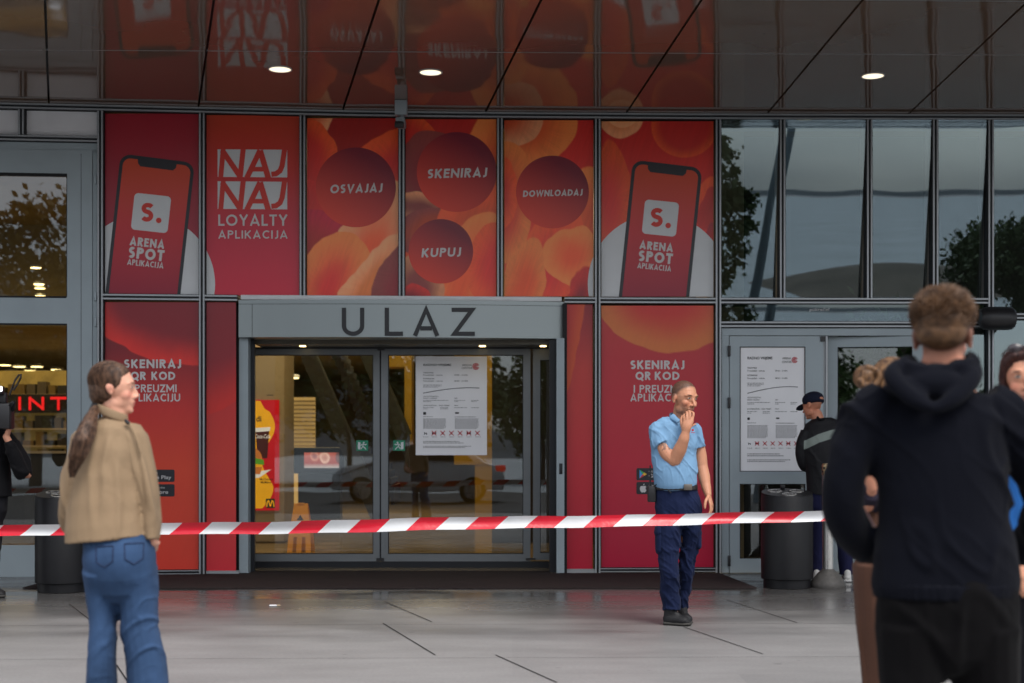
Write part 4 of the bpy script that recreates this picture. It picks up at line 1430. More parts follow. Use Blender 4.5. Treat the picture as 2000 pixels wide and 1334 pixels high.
def litter_bin(px, pyb, label):
    base = g2w(px, pyb)
    base.y += 0.24
    base.x = (px - 1000) * base.y / FPX
    t = thing('litter_bin', base, label, 'litter bin', 'black litter bins by the doors')
    g = Geo()
    g.lathe(base, [(0.215, 0), (0.22, 0.004), (0.22, 0.085)], 48)
    g.build('plinth', M['blackmetal'], t, smooth=True)
    g = Geo()
    g.lathe(base, [(0.238, 0.085), (0.242, 0.09), (0.242, 0.855), (0.238, 0.862)], 56)
    g.build('body', M['blackmetal'], t, smooth=True)
    # sloped lid with three ringed openings
    g = Geo()
    nn = 48
    zc = lambda y: 0.895 + 0.14 * y          # rises to the back
    ring0 = [(base.x + .238 * math.cos(2 * math.pi * k / nn), base.y + .238 * math.sin(2 * math.pi * k / nn), 0.8625) for k in range(nn)]
    ring1 = [(base.x + .238 * math.cos(2 * math.pi * k / nn), base.y + .238 * math.sin(2 * math.pi * k / nn), zc(.238 * math.sin(2 * math.pi * k / nn))) for k in range(nn)]
    g.add(ring0 + ring1, [(k, (k + 1) % nn, nn + (k + 1) % nn, nn + k) for k in range(nn)] + [tuple(range(nn, 2 * nn))])
    lid = g.build('lid', M['blackmetal'], t)
    shade(lid)
    for ang in (30, 150, 270):
        cx, cy, r = .118 * math.cos(R(ang)), .118 * math.sin(R(ang)), .068
        def rp(rad, dz):
            return [(base.x + cx + rad * math.cos(2 * math.pi * k / 28), base.y + cy + rad * math.sin(2 * math.pi * k / 28), zc(cy + rad * math.sin(2 * math.pi * k / 28)) + dz) for k in range(28)]
        g = Geo()
        n = 28
        g.add(rp(r, .002) + rp(r, .007) + rp(r * .8, .007) + rp(r * .8, .003), [(q * n + k, q * n + (k + 1) % n, (q + 1) * n + (k + 1) % n, (q + 1) * n + k) for q in range(3) for k in range(n)])
        g.build('rim', M['steel'], lid, smooth=True)
        g = Geo()
        g.add(rp(r * .8, .0035), [tuple(range(n))])
        g.build('opening', M['gasket'], lid)
    g = Geo(); g.box(base.x - .02, base.x + .02, base.y + .19, base.y + .225, 0.925, 0.96); g.build('lock', M['blackmetal'], lid, bevel=.004)
    return t


litter_bin(1537, 1152, 'black round litter bin with three ringed holes by the right poster door')
litter_bin(122, 1160, 'black round litter bin with ringed holes behind the woman in the beige jacket')

# ashtray post
b = g2w(1617, 1147)
t = thing('ashtray_post', b, 'slim stainless ashtray post with perforated head on a wide stone foot', 'ashtray post')
g = Geo(); g.lathe(b, [(.165, 0), (.168, .012), (.162, .05), (.10, .13), (.062, .165), (.058, .175)], 40); g.build('foot', M['concrete_dark'], t, smooth=True)
g = Geo(); g.lathe(b, [(.052, .175), (.052, 1.06)], 32); g.build('tube', M['steel'], t, smooth=True)
g = Geo(); g.lathe(b, [(.055, 1.06), (.057, 1.066), (.057, 1.15), (.052, 1.166), (.02, 1.172)], 32); hd = g.build('head', mat('brass_head', (.5, .36, .2), .3, .8), t, smooth=True)
g = Geo()
for zz in (1.092, 1.125):
    for k in range(9):
        a = R(k * 40 + (20 if zz > 1.1 else 0))
        c = Vector((b.x + .0575 * math.cos(a), b.y + .0575 * math.sin(a), zz))
        nn_ = Vector((math.cos(a), math.sin(a), 0)); s_ = Vector((-math.sin(a), math.cos(a), 0))
        g.add([c + nn_ * .001 + (s_ * math.cos(q) + Vector((0, 0, 1)) * math.sin(q)) * .011 for q in np.linspace(0, 2 * math.pi, 12, endpoint=False)], [tuple(range(12))])
g.build('stub_hole', M['gasket'], hd)

# a cigarette end on the wet slabs
b = g2w(538, 1184)
t = thing('cigarette_butt', b, 'tiny white cigarette end lying on the wet slabs before the matting', 'litter')
g = Geo(); g.tube([b + Vector((-.05, 0, .006)), b + Vector((.01, .004, .006))], .006, 8); g.build('paper', M['paper'], t, smooth=True)
g = Geo(); g.tube([b + Vector((.011, .004, .006)), b + Vector((.04, .006, .006))], .006, 8); g.build('filter', M['interior_tan'], t, smooth=True)

# ceiling downlights
dl = None
DLP = ((547, 135, 'leftmost of the three lit round downlights in the canopy, over the NAJ panel'), (841, 141, 'middle of the three lit round downlights in the canopy, above the SKENIRAJ panel'), (1705, 148, 'rightmost of the three lit round downlights in the canopy, above the clear windows'))
for i, (px, py, lab) in enumerate(DLP):
    H = Z_TOP + 0.032 - EYE
    Y = FPX * H / (HY - py)
    loc = Vector(((px - 1000) * Y / FPX, Y, Z_TOP + 0.032))
    if dl is None:
        dl = thing('ceiling_downlight', loc, lab, 'downlight', 'lit downlights in the canopy')
        g = Geo(); n = 40
        ra = [(loc.x + r_ * math.cos(2 * math.pi * k / n), loc.y + r_ * math.sin(2 * math.pi * k / n), loc.z + z_) for r_, z_ in ((.112, 0.0), (.112, -.006), (.100, -.006), (.098, .0)) for k in range(n)]
        g.add(ra, [(q * n + k, q * n + (k + 1) % n, (q + 1) * n + (k + 1) % n, (q + 1) * n + k) for q in range(3) for k in range(n)])
        g.build('trim_ring', M['sill'], dl, smooth=True)
        g = Geo(); g.add([(loc.x + .099 * math.cos(2 * math.pi * k / n), loc.y + .099 * math.sin(2 * math.pi * k / n), loc.z - .003) for k in range(n)], [tuple(range(n))[::-1]])
        g.build('diffuser', M['lamp'], dl)
    else:
        c = copy_tree(dl); c.location = loc; c['label'] = lab

# security camera under the canopy
YC = 14.55
p = pix(783, 232, YC)
zc_ = Z_TOP + .032
t = thing('security_camera', (p.x, p.y, zc_), 'small grey and black security camera hanging from the canopy edge above the OSVAJAJ panel', 'camera')
g = Geo(); g.box(p.x - .06, p.x + .065, p.y - .05, p.y + .05, zat(226, YC), zc_ - .001); g.build('mount', M['door_grey'], t, bevel=.008)
g = Geo(); g.tube([(p.x + .012, p.y, zat(226, YC)), (p.x + .012, p.y, zat(236, YC))], .02, 14); g.build('stem', M['door_grey'], t, smooth=True)
g = Geo(); g.box(p.x - .046, p.x + .046, p.y - .11, p.y + .12, zat(247, YC), zat(233, YC)); hs = g.build('housing', M['door_grey'], t, bevel=.012)
g = Geo(); g.box(p.x - .052, p.x + .04, p.y - .15, p.y - .111, zat(255, YC), zat(243, YC)); g.build('lens_hood', M['black'], t, bevel=.008)

# loudspeaker on the mullion at right
p = pix(1948, 622, 14.9)
t = thing('loudspeaker', (p.x, 15.1, p.z), 'black rounded outdoor loudspeaker fixed to the facade mullion at far right', 'loudspeaker')
g = Geo()
prof = [(-.185, .05), (-.178, .085), (-.15, .112), (-.08, .122), (.09, .122), (.15, .115), (.178, .09), (.185, .05)]
n = 36
for x_, r_ in prof:
    for k in range(n):
        a = 2 * math.pi * k / n
        g.v.append((p.x + x_, p.y + r_ * .85 * math.cos(a), p.z + r_ * math.sin(a)))
for i in range(len(prof) - 1):
    for k in range(n):
        g.f.append((i * n + k, i * n + (k + 1) % n, (i + 1) * n + (k + 1) % n, (i + 1) * n + k)); g.m.append(0)
g.f.append(tuple(range(n))[::-1]); g.m.append(0); g.f.append(tuple(range((len(prof) - 1) * n, len(prof) * n))); g.m.append(0)
g.build('cabinet', M['black'], t, smooth=True)
g = Geo(); g.box(p.x - .02, p.x + .02, p.y + .05, 15.12, p.z - .03, p.z + .03); g.build('bracket', M['black'], t)


# barrier tape
def tape():
    YT = 9.4
    zt = lambda px: EYE + (HY - np.interp(px, [-900, 0, 700, 1300, 1605, 2800], [1034, 1026.5, 1015.5, 1004, 999.5, 985])) * YT / FPX
    zb = lambda px: EYE + (HY - np.interp(px, [-900, 0, 700, 1300, 1605, 2800], [1056, 1047.5, 1040.5, 1026, 1020, 1006])) * YT / FPX
    xs = np.arange(-900, 2801, 6.0)
    V, F, Mi = [], [], []
    P0, W0, SL = 0, 0, 20.0
    # stripes: boundaries along the tape in photo pixels at the lower edge; slanted
    period = 116.0
    edges = []
    x = 38 - 10 * period
    while x < 2800:
        edges.append(x); x += period / 2
    k = 0
    nrow = 5
    def row(px_low):
        base = len(V)
        for j in range(nrow + 1):
            v = j / nrow
            px = px_low + v * 27
            X = (px - 1000) * YT / FPX
            z = zb(px) * (1 - v) + zt(px) * v
            fold = 0.017 * math.sin(v * 3.1 + 0.6 * math.sin(px * .004)) + .004 * math.sin(px * .013 + v * 4)
            sag = .004 * math.sin(px * .009) + .0022 * math.sin(px * .031 + 1)
            V.append((X, YT + fold + .05 * math.sin(px * .0016), z + sag))
        return base
    seq = []
    for i in range(len(edges) - 1):
        a, b = edges[i], edges[i + 1]
        seq.append((a, b, i % 2))
    for a, b, m_ in seq:
        rows = [row(a + (b - a) * q / 7) for q in range(8)]
        for q in range(7):
            for j in range(nrow):
                F.append((rows[q] + j, rows[q + 1] + j, rows[q + 1] + j + 1, rows[q] + j + 1)); Mi.append(m_)
    me_o = mesh_obj('barrier_tape', V, F, [mat('tape_white', (.62, .635, .65), .25, 0, .5, .05, 3, bump=.35, bscale=14, bdist=.01), mat('tape_red', srgb(202, 20, 44), .25, 0, .5, .06, 3, bump=.35, bscale=14, bdist=.01)], None, fmat=Mi, loc=(0, YT, .8))
    bm = bmesh.new(); bm.from_mesh(me_o.data); bmesh.ops.remove_doubles(bm, verts=bm.verts, dist=.0004)
    for f in bm.faces: f.smooth = True
    bm.to_mesh(me_o.data); bm.free()
    tag(me_o, 'red and white striped barrier tape stretched across the plaza', 'barrier tape')


tape()

# ------------------------------------------------------------------ inside the hall
# menu display
YA = 20.0
PA = Plane(400, 700, YA, YA)
t = thing('tan_pillar', (pix(520, 1060, YA).x, YA + .2, 0), 'tan clad pillar inside carrying the yellow and red fast food poster', 'pillar')
g = Geo(); a, b = pix(440, 700, YA), pix(556, 700, YA); g.box(a.x, b.x, YA + .03, YA + .9, 0.007, 3.0); g.build('cladding', M['interior_tan'], t, bevel=.05)
g = Geo(); frame_rect(g, PA, 521, 534, 771, 772.5, -.028, .004); g.build('small_sign', M['ink'], t)
t = thing('food_poster', (pix(480, 997, YA).x, YA, zat(997, YA)), 'red and yellow burger and cola poster lit inside behind the left sliding door', 'poster')
m_ = lambda n, c, e=.55: mat(n, c, .4, emit=c, estr=e)
red_, yel_ = m_('poster_red', srgb(205, 14, 30), .28), m_('poster_yellow', srgb(250, 180, 24), .3)
g = Geo(); frame_rect(g, PA, 430, 545, 781, 997, 0.0, .03); g.build('sheet', red_, t)
wave = []
for k in range(41):
    y = 783 + k * (993 - 783) / 40
    x = 524 + 13 * math.sin((y - 800) / 21.0) + (-6 if y < 800 else 0) - max(0, (y - 950)) * .35
    wave.append((x, y))
put_polys('yellow_shape', [([wave[i], wave[i + 1], (432, wave[i + 1][1]), (432, wave[i][1])], 0) for i in range(40)], PA, .002, yel_, t)
small_text('lettering', 'di', 511, 823, 11, PA, .004, M['ink'], t, .02, align='RIGHT')
cola, white_ = m_('cola_brown', srgb(70, 22, 14), .3), m_('poster_white', srgb(225, 220, 215), .4)
put_polys('cup', [([(499, 843), (526, 841), (522, 895), (503, 895)], 0)], PA, .004, cola, t)
put_polys('cup_rim', [([(498, 836), (528, 834), (527, 842), (498, 844)], 0)], PA, .005, white_, t)
small_text('lettering', 'Coca-Cola', 497, 856, 8, PA, .006, white_, t, .01, slant=.25, width=30)
bun, let_, tray = m_('bun', srgb(205, 120, 50), .3), m_('lettuce', srgb(90, 160, 40), .3), white_
put_polys('burger', [(disc_poly(488, 897, 24, 24, 180, 360) + [(512, 897)], 0), ([(466, 912), (512, 912), (508, 926), (468, 926)], 0)], PA, .007, bun, t)
put_polys('lettuce', [([(464, 897), (490, 893), (515, 898), (516, 908), (500, 906), (486, 912), (464, 909)], 0)], PA, .009, let_, t)
put_polys('tray', [([(462, 924), (502, 921), (530, 917), (506, 933), (462, 938)], 0)], PA, .0055, tray, t)
small_text('lettering', 'McChicken', 507, 938, 4.5, PA, .005, M['ink'], t, .01, width=26); small_text('lettering', 'McMenu', 509, 944, 4.5, PA, .005, M['ink'], t, .01, width=20)
lg = put_polys('logo_tile', [(rrect(528, 983, 18, 18, 1.5), 0)], PA, .004, m_('dark_green_tile', srgb(36, 50, 24), .2), t)
L_ = []
for pl in ([(521, 990)] + [(521 + 3.6 * (1 - math.cos(k)), 990 - 12 * math.sin(k)) for k in np.linspace(.2, math.pi / 2, 6)] + [(528 - 0, 989)],
           [(528, 989)] + [(535 - 3.6 * (1 - math.cos(k)), 990 - 12 * math.sin(k)) for k in np.linspace(math.pi / 2, .2, 6)] + [(535, 990)]):
    L_ += [([(p.x, p.y) for p in q], i % 3) for i, q in enumerate(stroke_polys(pl, 2.2))]
put_polys('logo', L_, PA, .006, yel_, lg)

# wet floor sign
b = pix(588, 1078, 18.3); b.z = 0.007
t = thing('wet_floor_sign', b, 'orange folding wet floor sign standing inside the left sliding door', 'wet floor sign')
OR = mat('orange_plastic', srgb(255, 170, 8), .4, 0, .5, .08)
for sg in (1, -1):
    g = Geo()
    top, bot = .61, 0.0
    def pt(u, z, th): return (b.x + u, b.y - sg * (.02 + .17 * (1 - z / .61)) + th, b.z + z)
    def slab(u0a, u1a, z0, u0b, u1b, z1):
        g.hexa([pt(u0a, z0, 0), pt(u1a, z0, 0), pt(u1a, z0, .018), pt(u0a, z0, .018), pt(u0b, z1, 0), pt(u1b, z1, 0), pt(u1b, z1, .018), pt(u0b, z1, .018)])
    slab(-.14, .14, .19, -.085, .085, .61)
    slab(-.15, -.085, 0, -.14, -.075, .189); slab(.085, .15, 0, .075, .14, .189); slab(-.035, .03, .0, -.03, .03, .189)
    leaf_ = g.build('panel', OR, t)
    if sg == 1:
        g = Geo()
        g.add([pt(-.0, .47, -.002), pt(.045, .40, -.002), pt(-.045, .40, -.002)], [(0, 2, 1)])
        g.add([pt(-.07, .325, -.002), pt(.07, .325, -.002), pt(.07, .335, -.002), pt(-.07, .335, -.002)], [(0, 1, 2, 3)])
        g.build('warning_mark', M['ink'], leaf_)
g = Geo(); g.box(b.x - .04, b.x + .04, b.y - .03, b.y + .03, .605, .625); g.build('hinge_handle', OR, t)

# information kiosk
YK = 27.0
c = pix(615, 900, YK)
t = thing('information_kiosk', (c.x, YK, 0), 'black information kiosk with a reddish lit screen deep inside the hall', 'kiosk')
g = Geo(); a, b_ = pix(573, 0, YK), pix(668, 0, YK); g.box(a.x, b_.x, YK, YK + .4, zat(925, YK), zat(874, YK)); g.build('screen_housing', M['black'], t, bevel=.02)
g = Geo(); g.box(a.x + .08, b_.x - .04, YK + .05, YK + .4, .007, zat(925.2, YK)); g.build('cabinet', M['black'], t)
PK = Plane(500, 700, YK, YK)
gx = []
gx, gy = np.meshgrid(np.linspace(594, 662, 35), np.linspace(884, 914, 17))
sc_ = paint(gx, gy, vgrad([(884, np.array([.5, .12, .09])), (905, np.array([.35, .06, .05])), (914, np.array([.5, .45, .45]))]), [(628, 898, 10, 12, 0, np.array([.8, .5, .4]), np.array([.5, .2, .15]), .8, .5), (650, 900, 9, 10, 0, np.array([.12, .05, .05]), np.array([.2, .1, .1]), .8, 1), (606, 900, 8, 12, 20, np.array([.7, .3, .22]), np.array([.3, .1, .1]), .8, 1)], 90, .1)
so_ = mesh_obj('screen', [PK.at(x_, y_, .004) for x_, y_ in zip(gx.ravel(), gy.ravel())], [(j * 35 + i, j * 35 + 35 + i, j * 35 + 36 + i, j * 35 + 1 + i) for j in range(16) for i in range(34)], M['screen'], t, cols=[(*k_, 1) for k_ in sc_.reshape(-1, 3)])

# shelving lit behind
YS = 33.0
t = thing('lit_shelving', (pix(585, 870, YS).x, YS, 0), 'brightly lit shelves of a shop at the back of the hall', 'shelving')
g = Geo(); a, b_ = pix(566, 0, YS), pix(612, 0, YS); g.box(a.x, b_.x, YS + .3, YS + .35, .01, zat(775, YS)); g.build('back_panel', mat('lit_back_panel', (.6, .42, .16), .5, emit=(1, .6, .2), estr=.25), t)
for k in range(13):
    g = Geo(); y = 782 + k * 8; g.box(a.x, b_.x, YS, YS + .29, zat(y + 2, YS), zat(y, YS)); g.build('shelf', M['interior_tan'], t)

# escalator
t = thing('escalator', (-1.2, 24, 0), 'dark escalator rising to the left behind the sliding doors', 'escalator')
YE = 22.5
def esc_pt(px, py, Y=YE): return pix(px, py, Y)
g = Geo()
for (xa, ya, xb, yb, w, Y0, Y1) in ((588, 630, 742, 985, 10, 21.9, 22.0), (690, 600, 800, 850, 12, 23.4, 23.5)):
    A_, B_ = esc_pt(xa, ya, Y0), esc_pt(xb, yb, Y0)
    dz = .55
    g.hexa([(A_.x, Y0, A_.z - dz), (B_.x, Y0, B_.z - dz), (B_.x, Y1, B_.z - dz), (A_.x, Y1, A_.z - dz), (A_.x, Y0, A_.z), (B_.x, Y0, B_.z), (B_.x, Y1, B_.z), (A_.x, Y1, A_.z)])
g.build('balustrade', mat('escalator_panel', (.055, .05, .045), .3, .0, .5, .2), t)
g = Geo()
for (xa, ya, xb, yb, Y0) in ((588, 629, 742, 984, 21.95), (690, 599, 800, 849, 23.45)):
    A_, B_ = esc_pt(xa, ya, Y0), esc_pt(xb, yb, Y0)
    g.tube([A_, B_], .04, 12)
g.build('handrail', mat('handrail_rubber', (.05, .047, .043), .4), t, smooth=True)
g = Geo()
A_, B_ = esc_pt(630, 600, 22.6), esc_pt(775, 960, 22.6)
ns = 26
for k in range(ns):
    u0, u1 = k / ns, (k + 1) / ns
    x0, x1 = A_.x + (B_.x - A_.x) * u0, A_.x + (B_.x - A_.x) * u1
    z1 = A_.z + (B_.z - A_.z) * u0
    g.box(x0, x1, 22.02, 23.38, z1 - .3, z1)
g.build('steps', mat('escalator_steps', (.02, .012, .013), .5, .3, .4, .3), t)

# red shop sign seen through the left door: INT
t = thing('shop_sign', (pix(80, 790, 27).x, 27, zat(800, 27)), 'red lit letters INT of a shop seen through the left door', 'shop sign')
PS = Plane(-200, 200, 27, 27)
for ch, xa, xb in (('I', 36, 41), ('N', 54, 88), ('T', 98, 130)):
    w, stt = glyph(ch, .2)
    pol = []
    for k, s_ in enumerate(stt):
        pts = [(xa + p[0] * (xb - xa) / w, 801 - p[1] * 26) for p in s_]
        pol += [([(p.x, p.y) for p in q], k) for q in stroke_polys(pts, 5.0)]
    put_polys('letter', pol, PS, 0.0, M['led_red'], t)
g = Geo(); frame_rect(g, PS, -150, 150, 770, 806, -.06, .04); g.build('fascia_board', M['interior_dark'], t)

# counters and shop fronts at the left of the hall
for (px, w, Y0, h, lab) in ((30, 2.6, 23.5, 1.1, 'dark shop counter behind the left door with a small lit display'), (105, 0.9, 21.5, 1.25, 'dark cash desk just behind the left door')):
    c = pix(px, 900, Y0)
    t = thing('shop_counter', (c.x, Y0, 0), lab, 'counter')
    g = Geo(); g.box(c.x - w / 2, c.x + w / 2, Y0, Y0 + .6, .007, h); g.build('cabinet', M['interior_dark'], t, bevel=.02)
    g = Geo(); g.box(c.x - w / 2 - .03, c.x + w / 2 + .03, Y0 - .03, Y0 + .63, h + .001, h + .04); g.build('counter_top', M['interior_tan'], t)
    if w > 2:
        g = Geo(); q = pix(110, 897, Y0 - .1); g.box(q.x - .08, q.x + .08, Y0 - .1, Y0 - .05, q.z - .06, q.z + .06); g.build('display', mat('pale_screen', (.6, .6, .7), .3, emit=(.7, .75, .9), estr=1.2), t)
GOODS = [mat('goods_amber', (.16, .10, .02), .6), M['interior_dark'], mat('goods_tan', (.10, .075, .045), .6)]
t = thing('wall_shelving', (pix(60, 860, 30).x, 30, 0), 'yellow lit wall shelving at the back behind the left door', 'shelving')
g = Geo(); a, b_ = pix(-150, 0, 30), pix(200, 0, 30); g.box(a.x, b_.x, 30.5, 30.6, .01, 3.0); g.build('back_panel', mat('yellow_back_panel', (.45, .33, .1), .5, 0, .3, .5, 2.2, emit=(1, .62, .16), estr=.05), t)
for k in range(7):
    g = Geo(); z = .3 + k * .36; g.box(a.x, b_.x, 30.1, 30.49, z, z + .03); sh = g.build('shelf', M['interior_tan'], t)
    g = Geo(); rnd = random.Random(k)
    x = a.x + .1
    while x < b_.x - .2:
        w = .12 + .25 * rnd.random(); h = .1 + .2 * rnd.random()
        g.box(x, x + w, 30.15, 30.4, z + .031, z + .031 + h, rnd.randrange(3)); x += w + .05
    g.build('goods', GOODS, sh)


# ceiling lamps of the hall (lit)
def hall_lamp(px, py, Y, r, lab, light=0.0, proto=[None]):
    c = pix(px, py, Y)
    if proto[0] is None:
        t = thing('hall_lamp', c, lab, 'ceiling lamp', 'lit ceiling lamps in the hall')
        proto[0] = t
        g = Geo(); g.lathe(c, [(.16, .0), (.17, .01), (.17, .06), (.15, .07)], 24); g.build('lamp_body', M['sill'], t, smooth=True)
        g = Geo(); g.lathe(c, [(.15, -.012), (.155, -.001)], 24); g.build('lamp_glow', M['lamp_warm'], t)
    else:
        t = copy_tree(proto[0]); t.location = c; t['label'] = lab
    t.scale = (r / .16,) * 3
    return t


LAB = 'small round lit ceiling lamp inside the shopping centre'
rnd = random.Random(3)
for (px, py, Y) in ((505, 705, 37), (530, 712, 36), (540, 704, 39), (560, 713, 36), (502, 722, 33), (524, 727, 32), (570, 738, 30), (548, 722, 34),
                    (10, 713, 36), (22, 727, 33), (38, 716, 36), (52, 712, 38), (60, 724, 34), (72, 716, 36), (95, 714, 37), (112, 722, 34), (120, 728, 33), (84, 729, 32)):
    hall_lamp(px, py, Y, .15, LAB)
for (px, py, Y, lab) in ((70, 523, 24.0, 'topmost of the stacked round lamps glowing in the upper left door pane'), (76, 555, 24.2, 'second lamp from the top in the upper left door pane'),
                         (78, 563, 24.3, 'third lamp from the top in the upper left door pane'), (79, 578, 24.5, 'lowest of the stacked lamps glowing in the upper left door pane')):
    hall_lamp(px, py, Y, .09, lab)
hall_lamp(1993, 598, 18.5, .13, 'golden globe lamp glowing behind the far right window')
for k, (px, lab) in enumerate(((1690, 'leafy indoor tree in a dark tub behind the right door'), (1740, 'second leafy indoor tree behind the right door, partly hidden by the hoodie man'))):
    b = pix(px, 0, 16.6)
    rnd = random.Random(60 + k)
    t = thing('potted_tree', (b.x, 16.6, .006), lab, 'potted plant', 'indoor trees behind the right door')
    g = Geo(); g.lathe((b.x, 16.6, .006), [(.2, 0), (.26, .5), (.24, .5)], 24); g.build('tub', M['interior_dark'], t, smooth=True)
    g = Geo(); g.tube([(b.x, 16.6, .45), (b.x + .03, 16.6, 1.2), (b.x - .02, 16.6, 2.3)], [.04, .03, .012], 8); g.build('trunk', M['interior_dark'], t, smooth=True)
    V, F = [], []
    for m_ in range(900):
        q = Vector((rnd.gauss(0, .24), rnd.gauss(0, .22), rnd.gauss(0, .42)))
        n_ = Vector((rnd.gauss(0, 1), rnd.gauss(0, 1), rnd.gauss(0, 1))).normalized(); s_ = n_.orthogonal().normalized() * .03; u_ = n_.cross(s_.normalized()) * .075
        p = Vector((b.x, 16.6, 1.9)) + q; b0 = len(V); V += [p - s_, p - u_, p + s_, p + u_]; F.append((b0, b0 + 1, b0 + 2, b0 + 3))
    mesh_obj('foliage', V, F, mat('indoor_leaves', (.05, .11, .03), .5, 0, .4, .5, 3), t)
# unseen area lights for the hall's lamps; the first added to light the floor sign
for (x, y, z, e, sz) in ((-2.9, 17.6, 4.9, 85, 2.0), (-3.0, 29, 3.35, 110, 4.0), (-9, 28, 3.35, 75, 5.0), (-0.6, 21.6, 4.9, 50, 2.0), (-10, 20, 4.9, 40, 3)):
    ld = bpy.data.lights.new('hall_area_light', 'AREA'); ld.energy = e; ld.size = sz; ld.color = (1, .74, .40)
    lo = bpy.data.objects.new('hall_area_light', ld); COL.objects.link(lo); lo.location = (x, y, z)


# ------------------------------------------------------------------ what stands behind the photographer (seen in the glass)
LEAF = mat('leaves', (.075, .11, .035), .6, 0, .3, .5, .8)
LEAF2 = mat('autumn_leaves', (.12, .085, .02), .6, 0, .3, .5, .8)
BARK = mat('bark', (.06, .045, .035), .85, 0, .2, .3, 8, stretch=(1, 1, .2), bump=.5, bscale=30)


def tree(x, y, h, rad, seed, lab, leafm=None, nclump=150, ls=1.0):
    rnd = random.Random(seed)
    t = thing('broadleaf_tree', (x, y, 0), lab, 'tree', 'trees across the road')
    g = Geo()
    top = h * .75
    g.tube([(x, y, 0), (x + .05, y, h * .2), (x - .06, y + .05, h * .45), (x + .05, y, top)], [h * .022, h * .017, h * .012, h * .004], 10)
    limbs = []
    for k in range(9):
        a = rnd.random() * 6.28; z0 = h * (.28 + .4 * rnd.random()); l_ = rad * (.5 + .4 * rnd.random())
        p0 = Vector((x, y, z0)); p2 = p0 + Vector((math.cos(a) * l_, math.sin(a) * l_, l_ * .6)); p1 = (p0 + p2) / 2 + Vector((0, 0, .1 * l_))
        g.tube([p0, p1, p2], [h * .009, h * .006, h * .002], 6); limbs.append(p2)
    g.build('trunk', BARK, t, smooth=True)
    V, F = [], []
    for k in range(nclump):
        while True:
            q = Vector((rnd.uniform(-1, 1), rnd.uniform(-1, 1), rnd.uniform(-1, 1)))
            if .25 < q.length < 1: break
        c = Vector((x + q.x * rad * (1 - .3 * max(q.z, 0)), y + q.y * rad * (1 - .3 * max(q.z, 0)), h * .62 + q.z * h * .38))
        cr = rad * rnd.uniform(.12, .26)
        for m_ in range(34):
            d = Vector((rnd.gauss(0, 1), rnd.gauss(0, 1), rnd.gauss(0, .8))) * cr * .55
            n_ = Vector((rnd.gauss(0, 1), rnd.gauss(0, 1), rnd.gauss(0, 1))).normalized()
            s_ = n_.orthogonal().normalized() * rnd.uniform(.06, .13) * ls; u_ = n_.cross(s_.normalized()) * rnd.uniform(.09, .2) * ls
            b0 = len(V)
            p = c + d
            V += [p - s_, p - u_, p + s_, p + u_]
            F.append((b0, b0 + 1, b0 + 2, b0 + 3))
    mesh_obj('crown', V, F, leafm or LEAF, t)
    return t


tree(5.45, -4.6, 5.3, 1.0, 1, 'tall green tree mirrored in the first clear window right of the panels', nclump=170, ls=.55)
tree(14.6, -11, 3.0, 1.6, 2, 'bushy green tree mirrored in the right doors', ls=.6)
tree(13.1, -6.5, 3.1, 1.1, 3, 'small green tree mirrored in the far right window', ls=.55)
tree(-10.2, -24, 10.6, 3.0, 4, 'yellowing tree mirrored in the upper pane of the left door', LEAF2)
tree(-16.5, -27, 7.5, 3.2, 5, 'olive tree beside the yellowing one mirrored at far left', LEAF2)
tree(24, -16, 6.0, 2.6, 6, 'dark green tree at far right across the road')
for k, (x, y, h, lab) in enumerate(((-6.3, -24, 6.2, 'rounded low tree across the road behind the white car'), (1.2, -26, 6.0, 'low tree across the road opposite the ULAZ door'),
                                  (-2.6, -22, 5.4, 'smallest rounded tree opposite the ULAZ door'), (-10.5, -27, 6.8, 'broad low tree left of the one behind the white car'))):
    tree(x, y, h, 2.5, 20 + k, lab, nclump=110)

# street lamps
lamp0 = None
for k, (x, y, lab) in enumerate(((6.75, -6.0, 'curved grey street lamp mirrored in the first clear windows'), (13.2, -8.0, 'curved grey street lamp mirrored in the far right window'), (-15, -9, 'curved grey street lamp at the left across the plaza'))):
    if lamp0 is None:
        lamp0 = thing('street_lamp', (x, y, 0), lab, 'street lamp', 'street lamps along the road')
        g = Geo(); pts = [(x + .9 * (i / 10) ** 2.2 + .10 * 1.15 * i, y, 11.5 * i / 10) for i in range(11)]
        g.tube(pts, [.13 - .006 * i for i in range(11)], 12); g.build('pole', M['door_grey'], lamp0, smooth=True)
        g = Geo(); g.box(x + 1.7, x + 2.8, y - .14, y + .14, 11.45, 11.58); g.build('lamp_head', M['alu_dark'], lamp0, bevel=.03)
    else:
        c_ = copy_tree(lamp0); c_.location = (x, y, 0); c_['label'] = lab

# hills and the arena hall
V, F = [], []
n = 60
for i in range(n + 1):
    x = -520 + 1040 * i / n
    hgt = (30 + 20 * noise.noise(Vector((x * .006, 1.3, 0)))) / (1 + math.exp((x + 40) / 25)) + .3 + 42 * math.exp(-((x + 95) / 36) ** 2)
    V += [(x, -330, 0), (x, -395, hgt * .7), (x, -450, hgt), (x, -500, 0)]
for i in range(n):
    for j in range(3):
        F.append((i * 4 + j, i * 4 + 4 + j, i * 4 + 5 + j, i * 4 + 1 + j))
tag(mesh_obj('hills', V, F, mat('wooded_hillside', (.10, .115, .13), .9, 0, .1, .3, .02)), 'low wooded hills on the horizon', 'hills', kind='structure')

